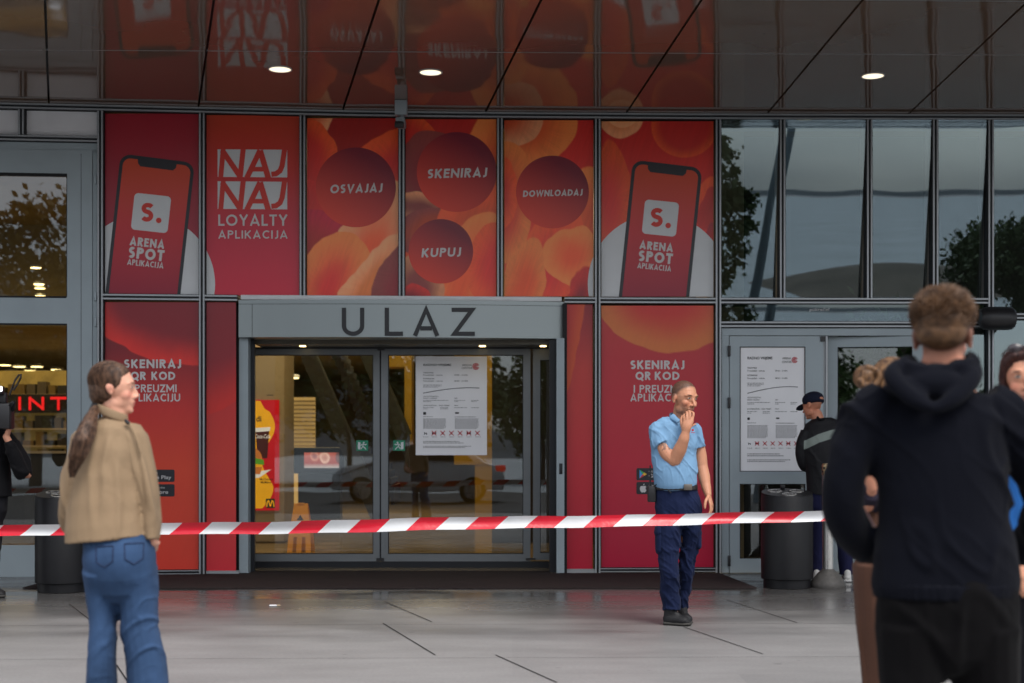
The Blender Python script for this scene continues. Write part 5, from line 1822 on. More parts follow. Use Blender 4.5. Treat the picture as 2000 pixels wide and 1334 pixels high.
V, F = [], []      # low landscaped mound across the road
nx_, ny_ = 40, 10
for j in range(ny_ + 1):
    for i in range(nx_ + 1):
        u, v = i / nx_, j / ny_
        V.append((11 + 24 * u, -20 - 9 * v, 1.75 * math.sin(math.pi * v) * (math.sin(math.pi * u) ** .6) * (.72 + .28 * math.sin(u * 9 + 1)) + .002))
for j in range(ny_):
    for i in range(nx_):
        k = j * (nx_ + 1) + i
        F.append((k, k + 1, k + nx_ + 2, k + nx_ + 1))
tag(mesh_obj('mound', V, F, mat('bare_mound', (.16, .135, .11), .8, 0, .2, .3, .6), smooth=True), 'low brown landscaped mound across the road', 'mound', kind='structure')


# parked white car
def car(x, y, lab):
    t = thing('parked_car', (x, y, 0), lab, 'car')
    W_ = .88
    side = [(-2.15, .32), (-2.2, .62), (-2.12, .92), (-1.7, 1.02), (-1.15, 1.42), (-.3, 1.5), (.55, 1.46), (1.15, 1.02), (1.9, .88), (2.14, .66), (2.15, .32)]
    g = Geo()
    n_ = len(side)
    for s_ in (1, -1):
        for k, (a, z) in enumerate(side):
            w = W_ if z < 1.0 else W_ - (z - 1.0) * .42
            g.v.append((x + a, y + s_ * w, z))
    for k in range(n_):
        k2 = (k + 1) % n_
        g.f.append((k, k2, n_ + k2, n_ + k)); g.m.append(0)
    g.f.append(tuple(range(n_))[::-1]); g.m.append(0); g.f.append(tuple(range(n_, 2 * n_))); g.m.append(0)
    g.build('body', mat('white_car_paint', (.7, .71, .72), .2, 0, .5, .02, coat=.6), t, bevel=.05)
    g = Geo()
    for s_ in (1, -1):
        yy = lambda z: y + s_ * (W_ - (z - 1.0) * .42 + .008)
        for a0, a1, b0, b1 in ((-1.35, -1.0, -.25, -.25), (-.15, -.15, .9, .5)):
            q = [(x + a0, yy(1.06), 1.06), (x + b0, yy(1.06), 1.06), (x + b1, yy(1.4), 1.4), (x + a1, yy(1.4), 1.4)]
            g.add(q, [(0, 1, 2, 3)])
    g.add([(x - 1.66, y - .74, 1.06), (x - 1.66, y + .74, 1.06), (x - 1.2, y + .66, 1.40), (x - 1.2, y - .66, 1.40)], [(0, 1, 2, 3)])
    g.add([(x + 1.12, y - .74, 1.07), (x + 1.12, y + .74, 1.07), (x + .62, y + .66, 1.43), (x + .62, y - .66, 1.43)], [(0, 1, 2, 3)])
    g.build('window', M['gasket'], t)
    for a in (-1.35, 1.35):
        for s_ in (1, -1):
            g = Geo()
            def ring(r_, yy_): return [(x + a + r_ * math.cos(2 * math.pi * k / 24), yy_, .33 + r_ * math.sin(2 * math.pi * k / 24)) for k in range(24)]
            g.add(ring(.33, y + s_ * .90) + ring(.33, y + s_ * .68) + ring(.22, y + s_ * .905), [(k, (k + 1) % 24, 24 + (k + 1) % 24, 24 + k) for k in range(24)] + [(k, (k + 1) % 24, 48 + (k + 1) % 24, 48 + k) for k in range(24)])
            wl = g.build('wheel', M['tyre'], t)
            g = Geo(); g.add(ring(.22, y + s_ * .906), [tuple(range(24))]); g.build('rim', M['steel'], wl)
    for s_ in (1, -1):
        g = Geo(); g.box(x - 2.21, x - 1.95, y + s_ * .72 - .17, y + s_ * .72 + .17, .80, .95); g.build('tail_light', mat('tail_light_red', (.5, .02, .02), .2, emit=(1, .08, .03), estr=.5), t, bevel=.02)
    t.rotation_euler = (0, 0, math.pi)


car(-2.35, -4.9, 'white parked car behind the photographer mirrored in the ULAZ door glass')
# ------------------------------------------------------------------ people
class Sculpt:
    """closed pieces that are melted into one continuous surface"""
    def __init__(self):
        self.bm = bmesh.new()

    def chain(self, pts, radii, n=16, sub=5, ref=(0, 1, 0), caps=True):
        P = [Vector(p) for p in pts]
        Rr = [(r, r) if not isinstance(r, (tuple, list)) else tuple(r) for r in radii]
        Q, RR = [], []
        m = len(P)
        for i in range(m - 1):
            p0, p1, p2, p3 = P[max(i - 1, 0)], P[i], P[i + 1], P[min(i + 2, m - 1)]
            for s in range(sub):
                t = s / sub
                q = 0.5 * ((2 * p1) + (p2 - p0) * t + (2 * p0 - 5 * p1 + 4 * p2 - p3) * t * t + (3 * p1 - p0 - 3 * p2 + p3) * t ** 3)
                tt = t * t * (3 - 2 * t)
                Q.append(q); RR.append((Rr[i][0] * (1 - tt) + Rr[i + 1][0] * tt, Rr[i][1] * (1 - tt) + Rr[i + 1][1] * tt))
        Q.append(P[-1]); RR.append(Rr[-1])
        rings = []
        N = len(Q)
        tang = [(Q[min(i + 1, N - 1)] - Q[max(i - 1, 0)]).normalized() for i in range(N)]
        # rounded ends
        seq = []
        if caps:
            for k in (0.97, .8, .5):
                h = math.sqrt(1 - k * k)
                seq.append((Q[0] - tang[0] * min(RR[0]) * k, (RR[0][0] * h, RR[0][1] * h), tang[0]))
        seq += [(Q[i], RR[i], tang[i]) for i in range(N)]
        if caps:
            for k in (.5, .8, .97):
                h = math.sqrt(1 - k * k)
                seq.append((Q[-1] + tang[-1] * min(RR[-1]) * k, (RR[-1][0] * h, RR[-1][1] * h), tang[-1]))
        for c, (ra, rb), t in seq:
            rf = Vector(ref)
            if abs(t.dot(rf)) > .93: rf = Vector((0, 0, 1))
            s = t.cross(rf).normalized(); u = s.cross(t).normalized()
            rings.append([self.bm.verts.new(c + s * (ra * math.cos(2 * math.pi * k / n)) + u * (rb * math.sin(2 * math.pi * k / n))) for k in range(n)])
        for i in range(len(rings) - 1):
            for k in range(n):
                self.bm.faces.new((rings[i][k], rings[i][(k + 1) % n], rings[i + 1][(k + 1) % n], rings[i + 1][k]))
        self.bm.faces.new(rings[0][::-1]); self.bm.faces.new(rings[-1])
        return self

    def ell(self, c, r, M3=None, seg=20):
        m = Matrix.Translation(Vector(c)) @ (M3.to_4x4() if M3 is not None else Matrix.Identity(4)) @ Matrix.Diagonal((r[0], r[1], r[2], 1))
        bmesh.ops.create_uvsphere(self.bm, u_segments=seg, v_segments=seg // 2, radius=1, matrix=m)
        return self

    def finish(self, name, mats, parent, voxel=.006, smooth=3, disp=None, color=None, floor=None, post=None, rough_post=None):
        bmesh.ops.recalc_face_normals(self.bm, faces=self.bm.faces)
        me = bpy.data.meshes.new('tmp'); self.bm.to_mesh(me); self.bm.free()
        o = bpy.data.objects.new('tmp', me); COL.objects.link(o)
        md = o.modifiers.new('r', 'REMESH'); md.mode = 'VOXEL'; md.voxel_size = voxel
        if smooth:
            sm = o.modifiers.new('s', 'SMOOTH'); sm.factor = .5; sm.iterations = smooth
        dg = bpy.context.evaluated_depsgraph_get(); dg.update()
        me2 = bpy.data.meshes.new_from_object(o.evaluated_get(dg))
        bpy.data.objects.remove(o); bpy.data.meshes.remove(me)
        me2.name = name
        off = root_loc(parent)
        n = len(me2.vertices)
        co = np.empty(n * 3, np.float32); me2.vertices.foreach_get('co', co); co = co.reshape(-1, 3)
        if disp is not None:
            no = np.empty(n * 3, np.float32); me2.vertices.foreach_get('normal', no); no = no.reshape(-1, 3)
            d = disp(co, no)
            co = co + (no * d[:, None] if d.ndim == 1 else d)
        if floor is not None: co[:, 2] = np.maximum(co[:, 2], floor)
        if color is not None:
            c = np.ones((n, 4), np.float32); c[:, :3] = color(co)
            at = me2.color_attributes.new('Col', 'FLOAT_COLOR', 'POINT'); at.data.foreach_set('color', c.reshape(-1))
        co = co - np.array(off, np.float32)
        me2.vertices.foreach_set('co', co.astype(np.float32).reshape(-1))
        me2.polygons.foreach_set('use_smooth', [True] * len(me2.polygons))
        me2.materials.clear()
        me2.update()
        return link_mesh(name, me2, mats, parent)


_T3 = np.random.RandomState(12).rand(32, 32, 32).astype(np.float32)


def n3(p, sx, sy, sz, seed=0.0):
    """value noise on world points, -0.5..0.5"""
    q = p * np.array([sx, sy, sz]) + seed * np.array([1.7, 3.1, 2.3]) + 100
    i = np.floor(q).astype(int); f = q - i; f = f * f * (3 - 2 * f)
    o = 0
    for dx in (0, 1):
        for dy in (0, 1):
            for dz in (0, 1):
                w = (f[:, 0] if dx else 1 - f[:, 0]) * (f[:, 1] if dy else 1 - f[:, 1]) * (f[:, 2] if dz else 1 - f[:, 2])
                o = o + w * _T3[(i[:, 0] + dx) % 32, (i[:, 1] + dy) % 32, (i[:, 2] + dz) % 32]
    return o - .5


def folds(amp=.008, sx=9, sy=9, sz=5, seed=0, sh=(0, 0), amp2=.003):
    """cloth creases: broad swells plus sharp ridges along the zero lines of a noise; sh slants them"""
    def f(co, no):
        p = co.copy()
        w = n3(co, 4, 4, 4, seed + 9)
        p[:, 2] = co[:, 2] + sh[0] * co[:, 0] + sh[1] * co[:, 1] + .06 * w
        a = n3(p, sx, sy, sz, seed)
        b = n3(p, sx * 2.1, sy * 2.1, sz * 2.1, seed + 5)
        big = n3(p, sx * .55, sy * .55, sz * .55, seed + 2)
        mask = np.clip(.5 + 2.2 * n3(co, 3.2, 3.2, 3.2, seed + 13), .1, 1)
        return amp * (np.exp(-(a / .075) ** 2) - .35) * mask + amp * 1.3 * big + amp2 * (np.exp(-(b / .07) ** 2) - .35) * mask
    return f


def skin_mat(name, base):
    m = mat(name, base, .48, 0, .4, .06, 30, attr=True, sub=.06, bump=.06, bscale=400)
    return m


M['denim_seam'] = mat('denim_stitching', srgb(34, 50, 82)[:3], .9)
M['skin'] = skin_mat('skin', (.5, .3, .2))


def cloth(name, c, rough=.85, var=.14, vscale=7, bump=.35, bscale=700, bdist=.002):
    m = mat(name, c, rough, 0, .12, var, vscale, bump=bump, bscale=bscale, bdist=bdist)
    p = m.node_tree.nodes['Principled BSDF']
    p.inputs['Sheen Weight'].default_value = .03
    return m


def hair_mat(name, c1, c2, scale=(60, 60, 4)):
    m = bpy.data.materials.new(name); m.use_nodes = True
    nt = m.node_tree; p = nt.nodes['Principled BSDF']
    tc = nt.nodes.new('ShaderNodeTexCoord'); mp = nt.nodes.new('ShaderNodeMapping'); mp.inputs['Scale'].default_value = scale
    nz = nt.nodes.new('ShaderNodeTexNoise'); nz.inputs['Scale'].default_value = 2.2; nz.inputs['Detail'].default_value = 4
    cr = nt.nodes.new('ShaderNodeValToRGB'); cr.color_ramp.elements[0].position = .35; cr.color_ramp.elements[1].position = .68
    cr.color_ramp.elements[0].color = (*c1, 1); cr.color_ramp.elements[1].color = (*c2, 1)
    l = nt.links.new
    l(tc.outputs['Object'], mp.inputs[0]); l(mp.outputs[0], nz.inputs['Vector']); l(nz.outputs[0], cr.inputs[0]); l(cr.outputs[0], p.inputs['Base Color'])
    bb = nt.nodes.new('ShaderNodeBump'); bb.inputs['Strength'].default_value = .7; bb.inputs['Distance'].default_value = .004
    l(nz.outputs[0], bb.inputs['Height']); l(bb.outputs[0], p.inputs['Normal'])
    p.inputs['Roughness'].default_value = .5; p.inputs['Specular IOR Level'].default_value = .35
    return m


HAIRLINE = lambda x, y, z: np.clip((z - np.interp(y, [-.10, -.07, -.05, -.03, 0, .03, .06], [.105, .084, .062, .048, .012, -.025, -.055])) / .028, 0, 1)


def strands(name, paths, r, m, parent):
    g = Geo()
    for p in paths:
        n_ = len(p)
        g.tube(p, [r * (1 - .75 * (i / (n_ - 1)) ** 2) for i in range(n_)], 4, caps=False)
    return g.build(name, m, parent, smooth=False)


class Person:
    def __init__(self, px0, Y, label, group=None):
        self.Y = Y
        self.X0 = (px0 - 1000) * Y / FPX
        self.s = FPX / Y
        self.root = thing('person', (self.X0, Y, 0), label, 'person', group)

    def q(self, px, py, dy=0.0):
        Yd = self.Y + dy
        return Vector(((px - 1000) * Yd / FPX, Yd, EYE + (HY - py) * Yd / FPX))

    def m(self, px):            # pixels -> metres at the person's depth
        return px / self.s


def head_frame(center, yaw, pitch=0, roll=0):
    """head coordinates: face towards -Y, X to the viewer's right when facing; yaw turns the face to the image right"""
    Rm = Matrix.Rotation(R(yaw), 3, 'Z') @ Matrix.Rotation(R(roll), 3, 'Y') @ Matrix.Rotation(R(pitch), 3, 'X')
    return Vector(center), Rm


def add_head(sc, fr, k=1.0, fem=False, ears=True, nose=1.0, jaw=1.0):
    c, Rm = fr
    H = lambda x, y, z: c + Rm @ (Vector((x, y, z)) * k)
    e = lambda p, r: sc.ell(H(*p), tuple(v * k for v in r), Rm)
    e((0, .012, .040), (.075, .096, .084))
    e((0, -.010, .02), (.071, .084, .08))
    e((0, -.032, -.038), (.058 * jaw, .060, .068))
    e((0, -.055, -.086), (.032 * jaw, .034, .030))
    e((0, -.076, -.100), (.017, .016, .015))
    for s in (1, -1):
        if fem: e((s * .032, -.050, -.026), (.028, .028, .032))
        else: e((s * .036, -.056, -.022), (.026, .028, .026))
        e((s * (.036 if fem else .045) * jaw, -.012, -.066 if fem else -.070), (.018, .04, .026))
        # eye: lids and ball
        e((s * .031, -.0745, .012), (.0155, .0125, .0105))
        sc.chain([H(s * .012, -.087, .031), H(s * .032, -.087, .035), H(s * .052, -.070, .028)], [.0072 * k * (.8 if fem else 1.05)] * 3, n=8, sub=3)
        if ears:
            f_ = .85 if fem else 1.0
            e((s * .076, .016, .0), (.010, .019 * f_, .031 * f_)); e((s * .080, .024, .006), (.007, .016 * f_, .024 * f_)); e((s * .077, .010, -.024 * f_), (.008, .010, .012))
    sc.chain([H(0, -.083, .020), H(0, -.098, -.006), H(0, -.109 - .008 * nose, -.030)], [.008 * k, (.008 if fem else .0095) * k, (.009 if fem else .0115) * k], n=10, sub=4)
    for s in (1, -1): e((s * .012, -.098, -.034), (.0095, .011, .008))
    sc.chain([H(-.022, -.083, -.061), H(0, -.0945, -.0585), H(.022, -.083, -.061)], [.0045 * k, .0068 * k, .0045 * k], n=8, sub=4)
    sc.chain([H(-.019, -.082, -.069), H(0, -.0925, -.071), H(.019, -.082, -.069)], [.0045 * k, .0075 * k, .0045 * k], n=8, sub=4)
    return H


def head_paint(fr, k, skin, lips, brow, iris=(.05, .03, .02), hair=None, hairline=None, stubble=None, blush=None):
    c, Rm = fr
    inv = np.array(Rm.inverted())
    skin = np.array(skin); lips = np.array(lips); brow = np.array(brow)

    def f(co, col):
        p = (co - np.array(c)) @ inv.T / k
        x, y, z = p[:, 0], p[:, 1], p[:, 2]
        near = (np.abs(z) < .16) & (np.linalg.norm(p, axis=1) < .17)

        def mix(mask, cc):
            mask = np.clip(mask, 0, 1) * near
            col[:] = col * (1 - mask[:, None]) + np.array(cc)[None] * mask[:, None]
        g = lambda cx, cy, cz, rx, ry, rz, soft=.35: np.clip((1 - np.sqrt(((np.abs(x) - cx) / rx) ** 2 + ((y - cy) / ry) ** 2 + ((z - cz) / rz) ** 2)) / soft, 0, 1)
        if blush is not None:
            mix(g(.042, -.07, -.028, .034, .06, .03, .9) * .55, blush)
            mix(g(0, -.115, -.03, .016, .02, .014, .8) * .5, blush)
            mix(g(.078, .016, .0, .02, .03, .035, .8) * .45, blush)
        if stubble is not None:
            m_ = np.clip((-.038 - z) / .018, 0, 1) * np.clip((.028 - y) / .03, 0, 1) * np.clip((z + .135) / .02, 0, 1)
            mix(m_ * .5 * (.7 + .6 * n3(co, 300, 300, 300)), stubble)
        # eyes, with the shade of their sockets painted around them
        mix(g(.031, -.085, .014, .024, .03, .015, .9) * .35, skin * .5)
        mix(g(.031, -.088, .0115, .0135, .02, .0058, .3), (.42, .38, .36))
        mix(g(.031, -.09, .0118, .0062, .02, .0062, .3), iris)
        mix(g(.031, -.088, .0185, .016, .022, .0026, .5), skin * .16)
        mix(g(.033, -.08, .0335, .023, .03, .0062, .5) * .85, brow)
        mix(g(.0, -.09, -.0585, .024, .025, .0065, .5) * .8, lips)
        mix(g(.0, -.09, -.070, .021, .025, .0085, .5) * .8, lips)
        mix(g(.0, -.09, -.0645, .022, .03, .0022, .5) * .8, lips * .3)
        mix(g(.008, -.11, -.0405, .0045, .012, .003, .5) * .8, skin * .2)
        mix(g(.084, .013, -.002, .006, .010, .014, .6) * .5, skin * .45)
        if hair is not None:
            hl = hairline(x, y, z)
            mix(np.clip(hl, 0, 1) * (.86 + .25 * n3(co, 350, 350, 350)), hair)
        return col
    return f


def add_hand(sc, P0, P1, side, curl=.35, length=.185, spread=.9, thumb=1, nrm=None):
    """relaxed hand: wrist P0, towards P1; side = direction from little finger to index; nrm = palm normal (fingers curl towards it)"""
    d = (Vector(P1) - Vector(P0)).normalized()
    s = Vector(side); s = (s - d * s.dot(d)).normalized()
    nn = Vector(nrm) if nrm is not None else d.cross(s)
    nn = (nn - d * nn.dot(d) - s * nn.dot(s)).normalized()
    P0 = Vector(P0)
    k = length / .185
    sc.chain([P0, P0 + d * .045 * k, P0 + d * .085 * k], [(.026 * k, .02 * k), (.036 * k, .017 * k), (.040 * k, .014 * k)], n=14, sub=4, ref=tuple(nn))
    for i, (u, l, r) in enumerate(((.030, .074, .0092), (.010, .083, .0097), (-.011, .077, .0092), (-.031, .060, .008))):
        b = P0 + d * .086 * k + s * u * k
        fd = (d + s * (u * 1.6) * spread).normalized()
        a1, a2, a3 = curl * (.5 + .12 * i), curl * (1.3 + .15 * i), curl * (2.0 + .15 * i)
        dir_ = lambda a: fd * math.cos(a) + nn * math.sin(a)
        p1 = b + dir_(a1) * l * .45 * k; p2 = p1 + dir_(a2) * l * .32 * k; p3 = p2 + dir_(a3) * l * .23 * k
        sc.chain([b - d * .014 * k, b, p1, p2, p3], [r * 1.0 * k, r * k, r * .95 * k, r * .88 * k, r * .75 * k], n=10, sub=3)
    t0 = P0 + d * .022 * k + s * .024 * k
    t1 = t0 + (d * .6 + s * .75 * thumb + nn * .35).normalized() * .045 * k
    t2 = t1 + (d * .85 + s * .25 * thumb + nn * .4).normalized() * .034 * k
    t3 = t2 + (d * .95 + nn * .3).normalized() * .024 * k
    sc.chain([t0, t1, t2, t3], [.0135 * k, .0115 * k, .0105 * k, .0085 * k], n=10, sub=3)


def shoe(root, heel, toe, w, h, m, sole_m, name='shoe', voxel=.006):
    """heel, toe: points on the ground"""
    heel, toe = Vector(heel), Vector(toe)
    d = (toe - heel).normalized(); s = Vector((-d.y, d.x, 0)); L_ = (toe - heel).length
    up = Vector((0, 0, 1))
    sc = Sculpt()
    sc.chain([heel + d * .04 + up * .045, heel + d * L_ * .45 + up * .042, heel + d * L_ * .75 + up * .036, toe - d * .04 + up * .03], [(w * .38, .045), (w * .40, .042), (w * .48, .036), (w * .40, .028)], ref=(0, 0, 1))
    sc.chain([heel + d * .045 + up * .04, heel + d * .05 + up * h], [(.036, .042), (.034, .040)], ref=tuple(d))
    sc.chain([heel + d * .06 + up * h * .8, heel + d * L_ * .5 + up * .07], [.034, .026])
    o = sc.finish(name, m, root, voxel, 2, floor=.006)
    sc = Sculpt()
    sc.chain([heel + d * .02 + up * .014, heel + d * L_ * .4 + up * .014, heel + d * L_ * .75 + up * .014, toe - d * .02 + up * .016], [(w * .42, .018), (w * .40, .017), (w * .52, .016), (w * .40, .014)], ref=(0, 0, 1))
    sc.finish('sole', sole_m, o, voxel, 1, floor=.002)
    sc = Sculpt()
    for k in range(4):
        c = heel + d * (L_ * (.36 + .085 * k)) + up * (.098 - .013 * k)
        sc.chain([c - s * .026, c + up * .006, c + s * .026], [.0035, .004, .0035], n=6, sub=3)
    sc.finish('laces', m, o, .003, 1)
    return o


M['black_shoe'] = mat('black_trainer', (.014, .014, .016), .6, 0, .3, .2, 20, bump=.2, bscale=200)
M['grey_sole'] = mat('worn_grey_sole', (.045, .043, .04), .7, 0, .3, .3, 20)
M['white_shoe'] = mat('white_trainer', (.55, .55, .54), .6, 0, .3, .1, 20)


# ================================================================== guard in the blue shirt
def guard():
    p = Person(1318, 10.6, 'man with buzz cut in light blue polo shirt and navy trousers, hand at his mouth')
    q, s = p.q, p.s
    rt = p.root
    SK = np.array(srgb(196, 138, 108)[:3])
    hc = q(1336, 779, -.02)
    fr = head_frame(hc, 36, 9, 3)
    K = 1.09
    sc = Sculpt()
    H = add_head(sc, fr, K, jaw=.93, nose=.85)
    nk = q(1328, 822, .015)
    sc.chain([q(1325, 838, .02), nk, hc + Vector((-.012, .025, -.055))], [(.075, .07), (.062, .062), (.058, .062)])
    # torso and legs under the clothes
    sc.chain([q(1322, 832, .01), q(1319, 870), q(1319, 920), q(1320, 965), q(1324, 1000)], [(.10, .06), (.12, .08), (.12, .09), (.11, .08), (.10, .07)])
    sc.chain([q(1308, 985), q(1309, 1105, -.03), q(1311, 1185)], [.06, .045, .038])
    sc.chain([q(1340, 985, .02), q(1340, 1105, .09), q(1334, 1185, .16)], [.055, .04, .032])
    # bent arm
    W = q(1339, 845, -.215)
    sc.chain([q(1284, 836, -.01), q(1292, 862, -.05), q(1303, 885, -.095), q(1317, 899, -.13)], [(.046, .046), (.052, .052), (.055, .054), (.048, .048)])
    sc.chain([q(1317, 900, -.13), q(1327, 880, -.165), q(1335, 860, -.20), W], [.048, .049, .040, (.031, .027)])
    # hand closed at the lips: palm, four fingers, thumb
    mouth = H(0.0, -.09, -.066)
    K0 = q(1345, 820, -.215)
    sc.chain([W, q(1341, 833, -.222), K0], [(.030, .024), (.038, .024), (.040, .020)], ref=(.3, 1, .2))
    tips = [(q(1352, 820, -.215), q(1354.5, 808, -.205), q(1348.5, 803.5, -.165), .0098), (q(1347, 817, -.226), q(1347.5, 805, -.215), q(1344, 803, -.165), .0103),
            (q(1341.5, 817.5, -.224), q(1341.5, 806.5, -.205), q(1340, 806, -.155), .0098), (q(1336.5, 820, -.214), q(1336, 811, -.19), q(1337.5, 810, -.145), .009)]
    for b, k1, k2, r in tips:
        sc.chain([b + (W - b) * .3, b, k1, (k1 + k2) / 2 + Vector((0, 0, .002)), k2], [r * .9, r * 1.05, r, r * .92, r * .8], n=10, sub=3)
    sc.chain([q(1334, 836, -.20), q(1331, 824, -.185), q(1333, 814, -.155), q(1337, 812, -.125)], [.015, .013, .0115, .009], n=10, sub=3)
    # hanging arm
    W2 = q(1383, 966, -.05)
    sc.chain([q(1358, 838, .02), q(1364, 866, .03), q(1368, 890, .035), q(1371, 912, .03)], [.042, .044, .047, .043])
    sc.chain([q(1371, 912, .03), q(1375, 930, .01), q(1379, 950, -.02), W2], [.044, .044, .036, (.026, .030)])
    add_hand(sc, W2, q(1390, 990, -.075), (-.35, -1, 0), curl=.45, length=.185, nrm=(-1, .15, -.1))
    hp = head_paint(fr, K, SK, srgb(160, 88, 80)[:3], srgb(40, 28, 24)[:3], hair=srgb(60, 46, 40)[:3],
                    hairline=HAIRLINE,
                    stubble=srgb(92, 66, 56)[:3], blush=srgb(198, 116, 92)[:3])
    tat = np.array(q(1300, 872, -.12))

    def colr(co):
        col = np.tile(SK, (len(co), 1))
        d = np.linalg.norm((co - tat) * np.array([1, .55, .8]), axis=1)
        t = np.clip((.040 - d) / .006, 0, 1) * (n3(co, 60, 60, 60, 3) > -.02) * .6
        col = col * (1 - t[:, None]) + np.array(srgb(70, 66, 66)[:3]) * t[:, None]
        return hp(co, col)
    sc.finish('body', M['skin'], rt, .0038, 2, color=colr)
    # polo shirt
    sc = Sculpt()
    m = lambda px: px / s
    sc.chain([q(1325, 818, .012), q(1322, 826, .01), q(1319, 838, .005), q(1316.5, 862), q(1317, 892, -.01), q(1318.5, 918, -.025), q(1319.5, 938, -.02), q(1320, 948, -.01)],
             [(m(15), .068), (m(32), .085), (m(45), .112), (m(48), .128), (m(44), .130), (m(44), .140), (m(42.5), .138), (m(41), .130)], n=28, caps=False)
    sc.chain([q(1290, 832, .0), q(1285, 842, -.012), q(1289, 858, -.04), q(1295.5, 871, -.066)], [(m(16), .075), (m(19), .08), (m(19.5), .076), (m(19.5), .075)], caps=False)
    sc.chain([q(1352, 832, .015), q(1357.5, 842, .02), q(1361, 858, .025), q(1363.5, 874, .03)], [(m(13), .07), (m(15), .076), (m(15), .072), (m(14.5), .07)], caps=False)
    SH = cloth('polo_blue', srgb(118, 156, 190)[:3], .8, .05, 5, .25, 500)
    f1 = folds(.008, 8, 8, 8, 2, (.9, 0), .004)
    shirt = sc.finish('polo_shirt', SH, rt, .0055, 3, disp=lambda co, no: f1(co, no) * np.clip((co[:, 2] - 1.035) / .1, 0, 1))
    # collar
    sc = Sculpt()
    cpts = []
    for a in np.linspace(-118, 208, 15):
        cpts.append(q(1327, 815, .016) + Vector((.068 * math.cos(R(a)), .070 * math.sin(R(a)), -.012 * math.sin(R(a)) * -1 + (.010 if math.sin(R(a)) > 0 else .022 * math.sin(R(a))))))
    sc.chain(cpts, [(.008, .020)] * len(cpts), n=8, sub=3, ref=(0, 0, 1))
    sc.chain([q(1312, 813, -.05), q(1325, 823, -.105)], [(.026, .010), (.016, .008)], n=10)
    sc.chain([q(1343, 817, -.05), q(1334, 824, -.105)], [(.024, .010), (.014, .008)], n=10)
    sc.finish('collar', SH, shirt, .004, 1)
    sc = Sculpt()
    sc.chain([q(1330, 826, -.122), q(1330.5, 846, -.135)], [(.012, .004), (.012, .004)], n=8)
    sc.finish('placket', SH, shirt, .003, 1)
    b = q(1351.5, 843, -.128)
    Pl = Plane(1345, 1358, b.y, b.y)
    put_polys('chest_emblem', [(disc_poly(1353, 840, 2.4, 12), 0), ([(1349.5, 844), (1357, 844.6), (1357, 845.8), (1349.5, 845.2)], 1)], Pl, .0, M['ink_red'], shirt)
    # trousers
    sc = Sculpt()
    sc.chain([q(1320, 950, -.005), q(1321, 968), q(1323.5, 985, .0), q(1325, 1004, .0)], [(m(40), .128), (m(43), .13), (m(45.5), .132), (m(45), .125)], n=26)
    sc.chain([q(1306, 985), q(1307, 1035, -.02), q(1307, 1075, -.03), q(1308, 1110, -.04), q(1309, 1150, -.01), q(1312, 1180, 0), q(1312, 1193, -.005)],
             [(m(26), .105), (m(25), .10), (m(21.5), .092), (m(19.5), .088), (m(18.5), .08), (m(18), .08), (m(17.5), .082)], caps=False)
    sc.chain([q(1346, 985, .02), q(1350, 1035, .03), q(1346, 1075, .06), q(1340, 1110, .09), q(1337, 1150, .14), q(1334, 1180, .17), q(1334, 1188, .175)],
             [(m(24), .10), (m(20), .09), (m(17.5), .085), (m(15), .08), (m(12), .07), (m(11.5), .066), (m(11.5), .066)], caps=False)
    TR = cloth('navy_cargo', srgb(24, 33, 62)[:3], .85, .12, 6, .3, 600)
    f2 = folds(.014, 9, 9, 12, 7, (.9, .3), .006)

    def f2d(co, no):
        d = f2(co, no)
        return d * np.clip((1.02 - co[:, 2]) / .3, .25, 1.0) * (1 + .5 * (co[:, 2] < .25))
    tr = sc.finish('trousers', TR, rt, .006, 3, disp=f2d)
    for (x, y, dy, w_, h_, th) in ((1288.5, 1052, -.02, 9, 23, .07), (1364, 1046, .03, 6.5, 21, .06)):
        sc = Sculpt()
        sc.chain([q(x, y - h_, dy), q(x - .5, y, dy), q(x, y + h_, dy)], [(m(w_ * .85), th * .9), (m(w_), th), (m(w_), th)], n=12)
        pk = sc.finish('cargo_pocket', TR, tr, .006, 2, disp=folds(.004, 14, 14, 14, 4))
        sc = Sculpt()
        sc.chain([q(x - 1, y - h_ + 2, dy), q(x - 1.4, y - h_ + 11, dy)], [(m(w_), th * .96), (m(w_ * 1.12), th * 1.03)], n=12)
        sc.finish('pocket_flap', TR, pk, .005, 1)
    # belt
    sc = Sculpt()
    sc.chain([q(1320, 946, -.005), q(1320, 957, -.005)], [(m(42.4), .139), (m(42.9), .139)], n=30, caps=False)
    bl = sc.finish('belt', M['black'], rt, .005, 1)
    b = q(1343.5, 951.5, -.145)
    g = Geo(); g.box(b.x - .03, b.x + .03, b.y - .012, b.y + .02, b.z - .022, b.z + .022); g.build('buckle', mat('brushed_buckle', (.16, .14, .12), .4, .6), bl, bevel=.004)
    # shoes
    hb = q(1295, 1215); hb.z = 0
    tb = q(1352, 1215, -.09); tb.z = 0
    shoe(rt, hb, tb, .105, .12, M['black_shoe'], M['grey_sole'])
    hb = q(1331, 1200, .19); hb.z = 0
    tb = q(1344, 1200, -.02); tb.z = 0
    hb.y += .02
    shoe(rt, hb, tb, .10, .12, M['black_shoe'], M['grey_sole'])
    # walkie talkie on the belt
    b = q(1273, 962, -.02)
    t = thing('walkie_talkie', b, 'black walkie talkie hanging at the belt of the man in the blue shirt', 'radio')
    g = Geo(); g.box(b.x - .03, b.x + .028, b.y - .03, b.y + .03, b.z - .07, b.z + .05); g.build('case', M['black'], t, bevel=.008)
    g = Geo(); g.tube([(b.x - .012, b.y, b.z + .045), (b.x - .012, b.y, b.z + .20)], [.008, .005], 8); g.build('antenna', M['black'], t, smooth=True)
